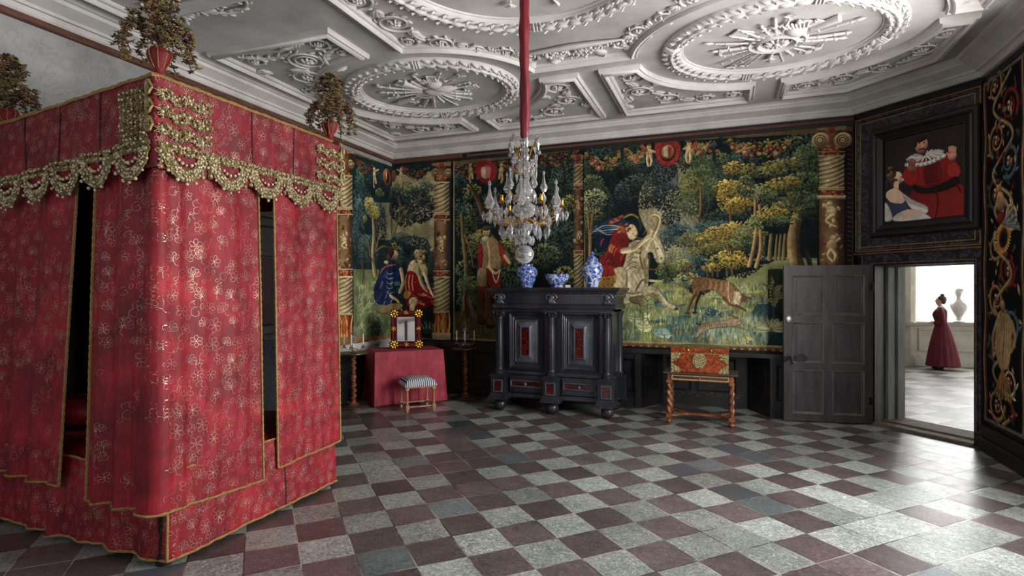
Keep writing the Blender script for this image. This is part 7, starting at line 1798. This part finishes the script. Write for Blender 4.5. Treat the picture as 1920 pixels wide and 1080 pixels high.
# facing local -x
def skinbody():
    V = []; Eg = []; Rd = []
    def add(p, r, par=None): V.append(p); Rd.append(r); i = len(V)-1; (Eg.append((par,i)) if par is not None else None); return i
    pel = add((0,0,.84),(.13,.11)); 
    w = add((0,0,.98),(.10,.085),pel); c1 = add((-.01,0,1.12),(.115,.10),w); c2 = add((0,0,1.22),(.11,.09),c1); nk = add((.0,0,1.30),(.045,.045),c2); nk2 = add((-.015,0,1.345),(.042,.042),nk)
    hd0 = add((-.038,0,1.385),(.070,.060),nk2); hd = add((-.018,0,1.44),(.096,.084),hd0); hd2 = add((0,0,1.495),(.078,.072),hd)
    for s_ in (-1,1):
        sh = add((.0,s_*.13,1.235),(.05,.05),c2); el = add((.04,s_*.17,1.02),(.036,.036),sh); wr = add((-.13,s_*.10,.975),(.025,.025),el); pm = add((-.175,s_*.055,.975),(.028,.018),wr)
        hp = add((0,s_*.075,.76),(.075,.075),pel); kn = add((-.01,s_*.08,.44),(.052,.052),hp); an = add((.01,s_*.08,.09),(.034,.034),kn); to = add((-.10,s_*.08,.035),(.03,.025),an)
    me = bpy.data.meshes.new('body'); me.from_pydata(V, Eg, []); o = bpy.data.objects.new('body', me); COL.objects.link(o); o.parent = wm
    md = o.modifiers.new('skin','SKIN'); md.use_smooth_shade = True
    for i, r_ in enumerate(Rd): me.skin_vertices[0].data[i].radius = r_
    me.skin_vertices[0].data[0].use_root = True
    sb = o.modifiers.new('sub','SUBSURF'); sb.levels = 2; sb.render_levels = 2; me.materials.append(M['skin']); return o
skinbody(); wm.scale = (.9,.9,1)
def ringrow(z, rx, ry, cx=0, cy=0, f=None, n=48): return [((rx*(1+(f(a) if f else 0)))*math.cos(a)+cx, (ry*(1+(f(a) if f else 0)))*math.sin(a)+cy, z) for a in (2*PI*j/n for j in range(n))]
m = MB(); rows = []
for i in range(26):
    q = i/25; z = .99-.91*q; R_ = .105+.19*(q**.7)+.025*q; rows.append(ringrow(z, R_, R_*.92, .02+.015*q, 0, lambda a: .055*math.sin(14*a)*min(1,q*1.6)+.02*math.sin(5*a+1)*q))
rows.append(ringrow(.075, .27, .25, .035, 0))
m.quad_grid(rows, closed_v=True); m.build('skirt', M['dress'], wm, smooth=180)
m = MB(); rows = []
for z, rx, ry, cx in ((.975,.118,.10,0),(1.02,.120,.105,0),(1.08,.132,.118,-.012),(1.14,.142,.125,-.02),(1.19,.138,.135,-.014),(1.24,.118,.155,0),(1.275,.085,.12,.004),(1.30,.060,.065,0)): rows.append(ringrow(z,rx,ry,cx))
m.quad_grid(rows, closed_v=True); m.build('bodice', M['dress'], wm, smooth=180)
for s_ in (-1,1):
    m = MB(); m.tube([(0,s_*.06,1.262),(0,s_*.115,1.25),(.01,s_*.15,1.2),(.035,s_*.175,1.10),(.042,s_*.175,1.01),(-.03,s_*.145,.985),(-.12,s_*.105,.975)],[.03,.058,.066,.058,.052,.045,.038],14); m.build('sleeve', M['dress'], wm, smooth=180)
    m = MB(); m.lathe([(.034,0),(.040,.02)],n=14); m.V=[(-.115-p[2],s_*.105+p[1],.975+p[0]) for p in m.V]; m.build('cuff', M['collar'], wm)
    # hand with fingers
    m = MB(); hx_, hy_, hz_ = -.165, s_*.065, .975
    for k in range(4): m.tube([(hx_,hy_-.0,hz_+.014-.010*k),(hx_-.04,hy_-s_*.012,hz_+.012-.011*k),(hx_-.062+.004*abs(k-1),hy_-s_*.035,hz_+.006-.011*k)],[.008,.0075,.006],6)
    m.tube([(hx_+.02,hy_-s_*.005,hz_+.018),(hx_-.01,hy_-s_*.02,hz_+.035),(hx_-.03,hy_-s_*.03,hz_+.036)],[.009,.008,.006],6); m.build('fingers', M['skin'], wm)
    m = MB(); m.ball((-.055,s_*.075,.035),(.115,.04,.036),14,8); m.box(.02,.055,s_*.075-.02,s_*.075+.02,0,.03); m.build('shoe', M['shoe'], wm)
m = MB(); m.lathe([(.062,1.285),(.072,1.30),(.055,1.325),(.046,1.33)],n=20); m.build('collar', M['collar'], wm)
m = MB(); m.ball((.022,0,1.468),(.092,.084,.084),18,12); m.ball((.03,0,1.555),(.042,.042,.035),14,8); m.ball((.05,0,1.42),(.05,.055,.055),12,8); m.build('hair', M['hair'], wm)
m = MB(); m.ball((-.098,0,1.426),(.015,.009,.012),8,6); m.tube([(-.088,0,1.458),(-.103,0,1.428)],[.007,.009],6); m.build('nose', M['skin'], wm)
m = MB()
for s_ in (-1,1): m.ball((-.082,s_*.034,1.452),(.008,.012,.007),8,6)
m.build('eye', M['iron'], wm)
m = MB(); m.ball((-.086,0,1.396),(.010,.02,.006),8,5); m.build('lips', M['flower_red'], wm)
for s_ in (-1,1): m = MB(); m.ball((.0,s_*.072,1.435),(.014,.008,.024),8,6); m.build('ear', M['skin'], wm)

# ================================================================ LIGHT, WORLD, CAMERA
w = bpy.data.worlds.new('sky'); scn.world = w; w.use_nodes = True
bg = w.node_tree.nodes['Background']; bg.inputs[0].default_value = (.92,.96,1,1); bg.inputs[1].default_value = 3.0
def area(name, loc, rot, sx, sy, power, col=(1,1,1), spread=None):
    l = bpy.data.lights.new(name, 'AREA'); l.shape = 'RECTANGLE'; l.size = sx; l.size_y = sy; l.energy = power; l.color = col
    if spread: l.spread = spread
    o = bpy.data.objects.new(name, l); COL.objects.link(o); o.location = loc; o.rotation_euler = rot; return o
for i, (a, b) in enumerate(WINS): area('window_light', (XR+.27,(a+b)/2,2.2), (0,PI/2,0), 2.6, b-a, (3,22,300,225)[i], (1,.975,.96))
for a, b in FILL_WINS: area('window_light', ((a+b)/2,YF-.27,2.2), (PI/2,0,0), b-a, 2.6, 3, (1,.975,.96))  # weak frontal fill from the added front windows
area('window_light', ((WX0+WX1)/2, YFR+.32, (WZ0+WZ1)/2), (-PI/2,0,0), WX1-WX0, WZ1-WZ0, 110, (1,.99,.97))
area('window_light', (11.3,10.0,2.2), (0,PI/2,0), 2.6, 4, 210, (1,.99,.97))  # fill lamp added to brighten the next room, no window opening here
cam = bpy.data.cameras.new('camera'); co = bpy.data.objects.new('camera', cam); COL.objects.link(co)
cam.sensor_width = 36; cam.lens = 36*FOC/1920; cam.shift_y = -(540-545)/1920*1.0
co.location = (0,0,CAMH); co.rotation_euler = (PI/2,0,YAW); cam.clip_start = .05
scn.camera = co
scn.view_settings.view_transform = 'Standard'; scn.view_settings.look = 'None'; scn.view_settings.exposure = 0; scn.view_settings.gamma = 1
cy = scn.cycles
cy.use_denoising = True
try: cy.denoiser = 'OPENIMAGEDENOISE'
except Exception: pass
cy.max_bounces = 7; cy.diffuse_bounces = 4; cy.glossy_bounces = 3; cy.transmission_bounces = 6; cy.transparent_max_bounces = 6; cy.sample_clamp_indirect = 4; cy.caustics_reflective = False; cy.caustics_refractive = False
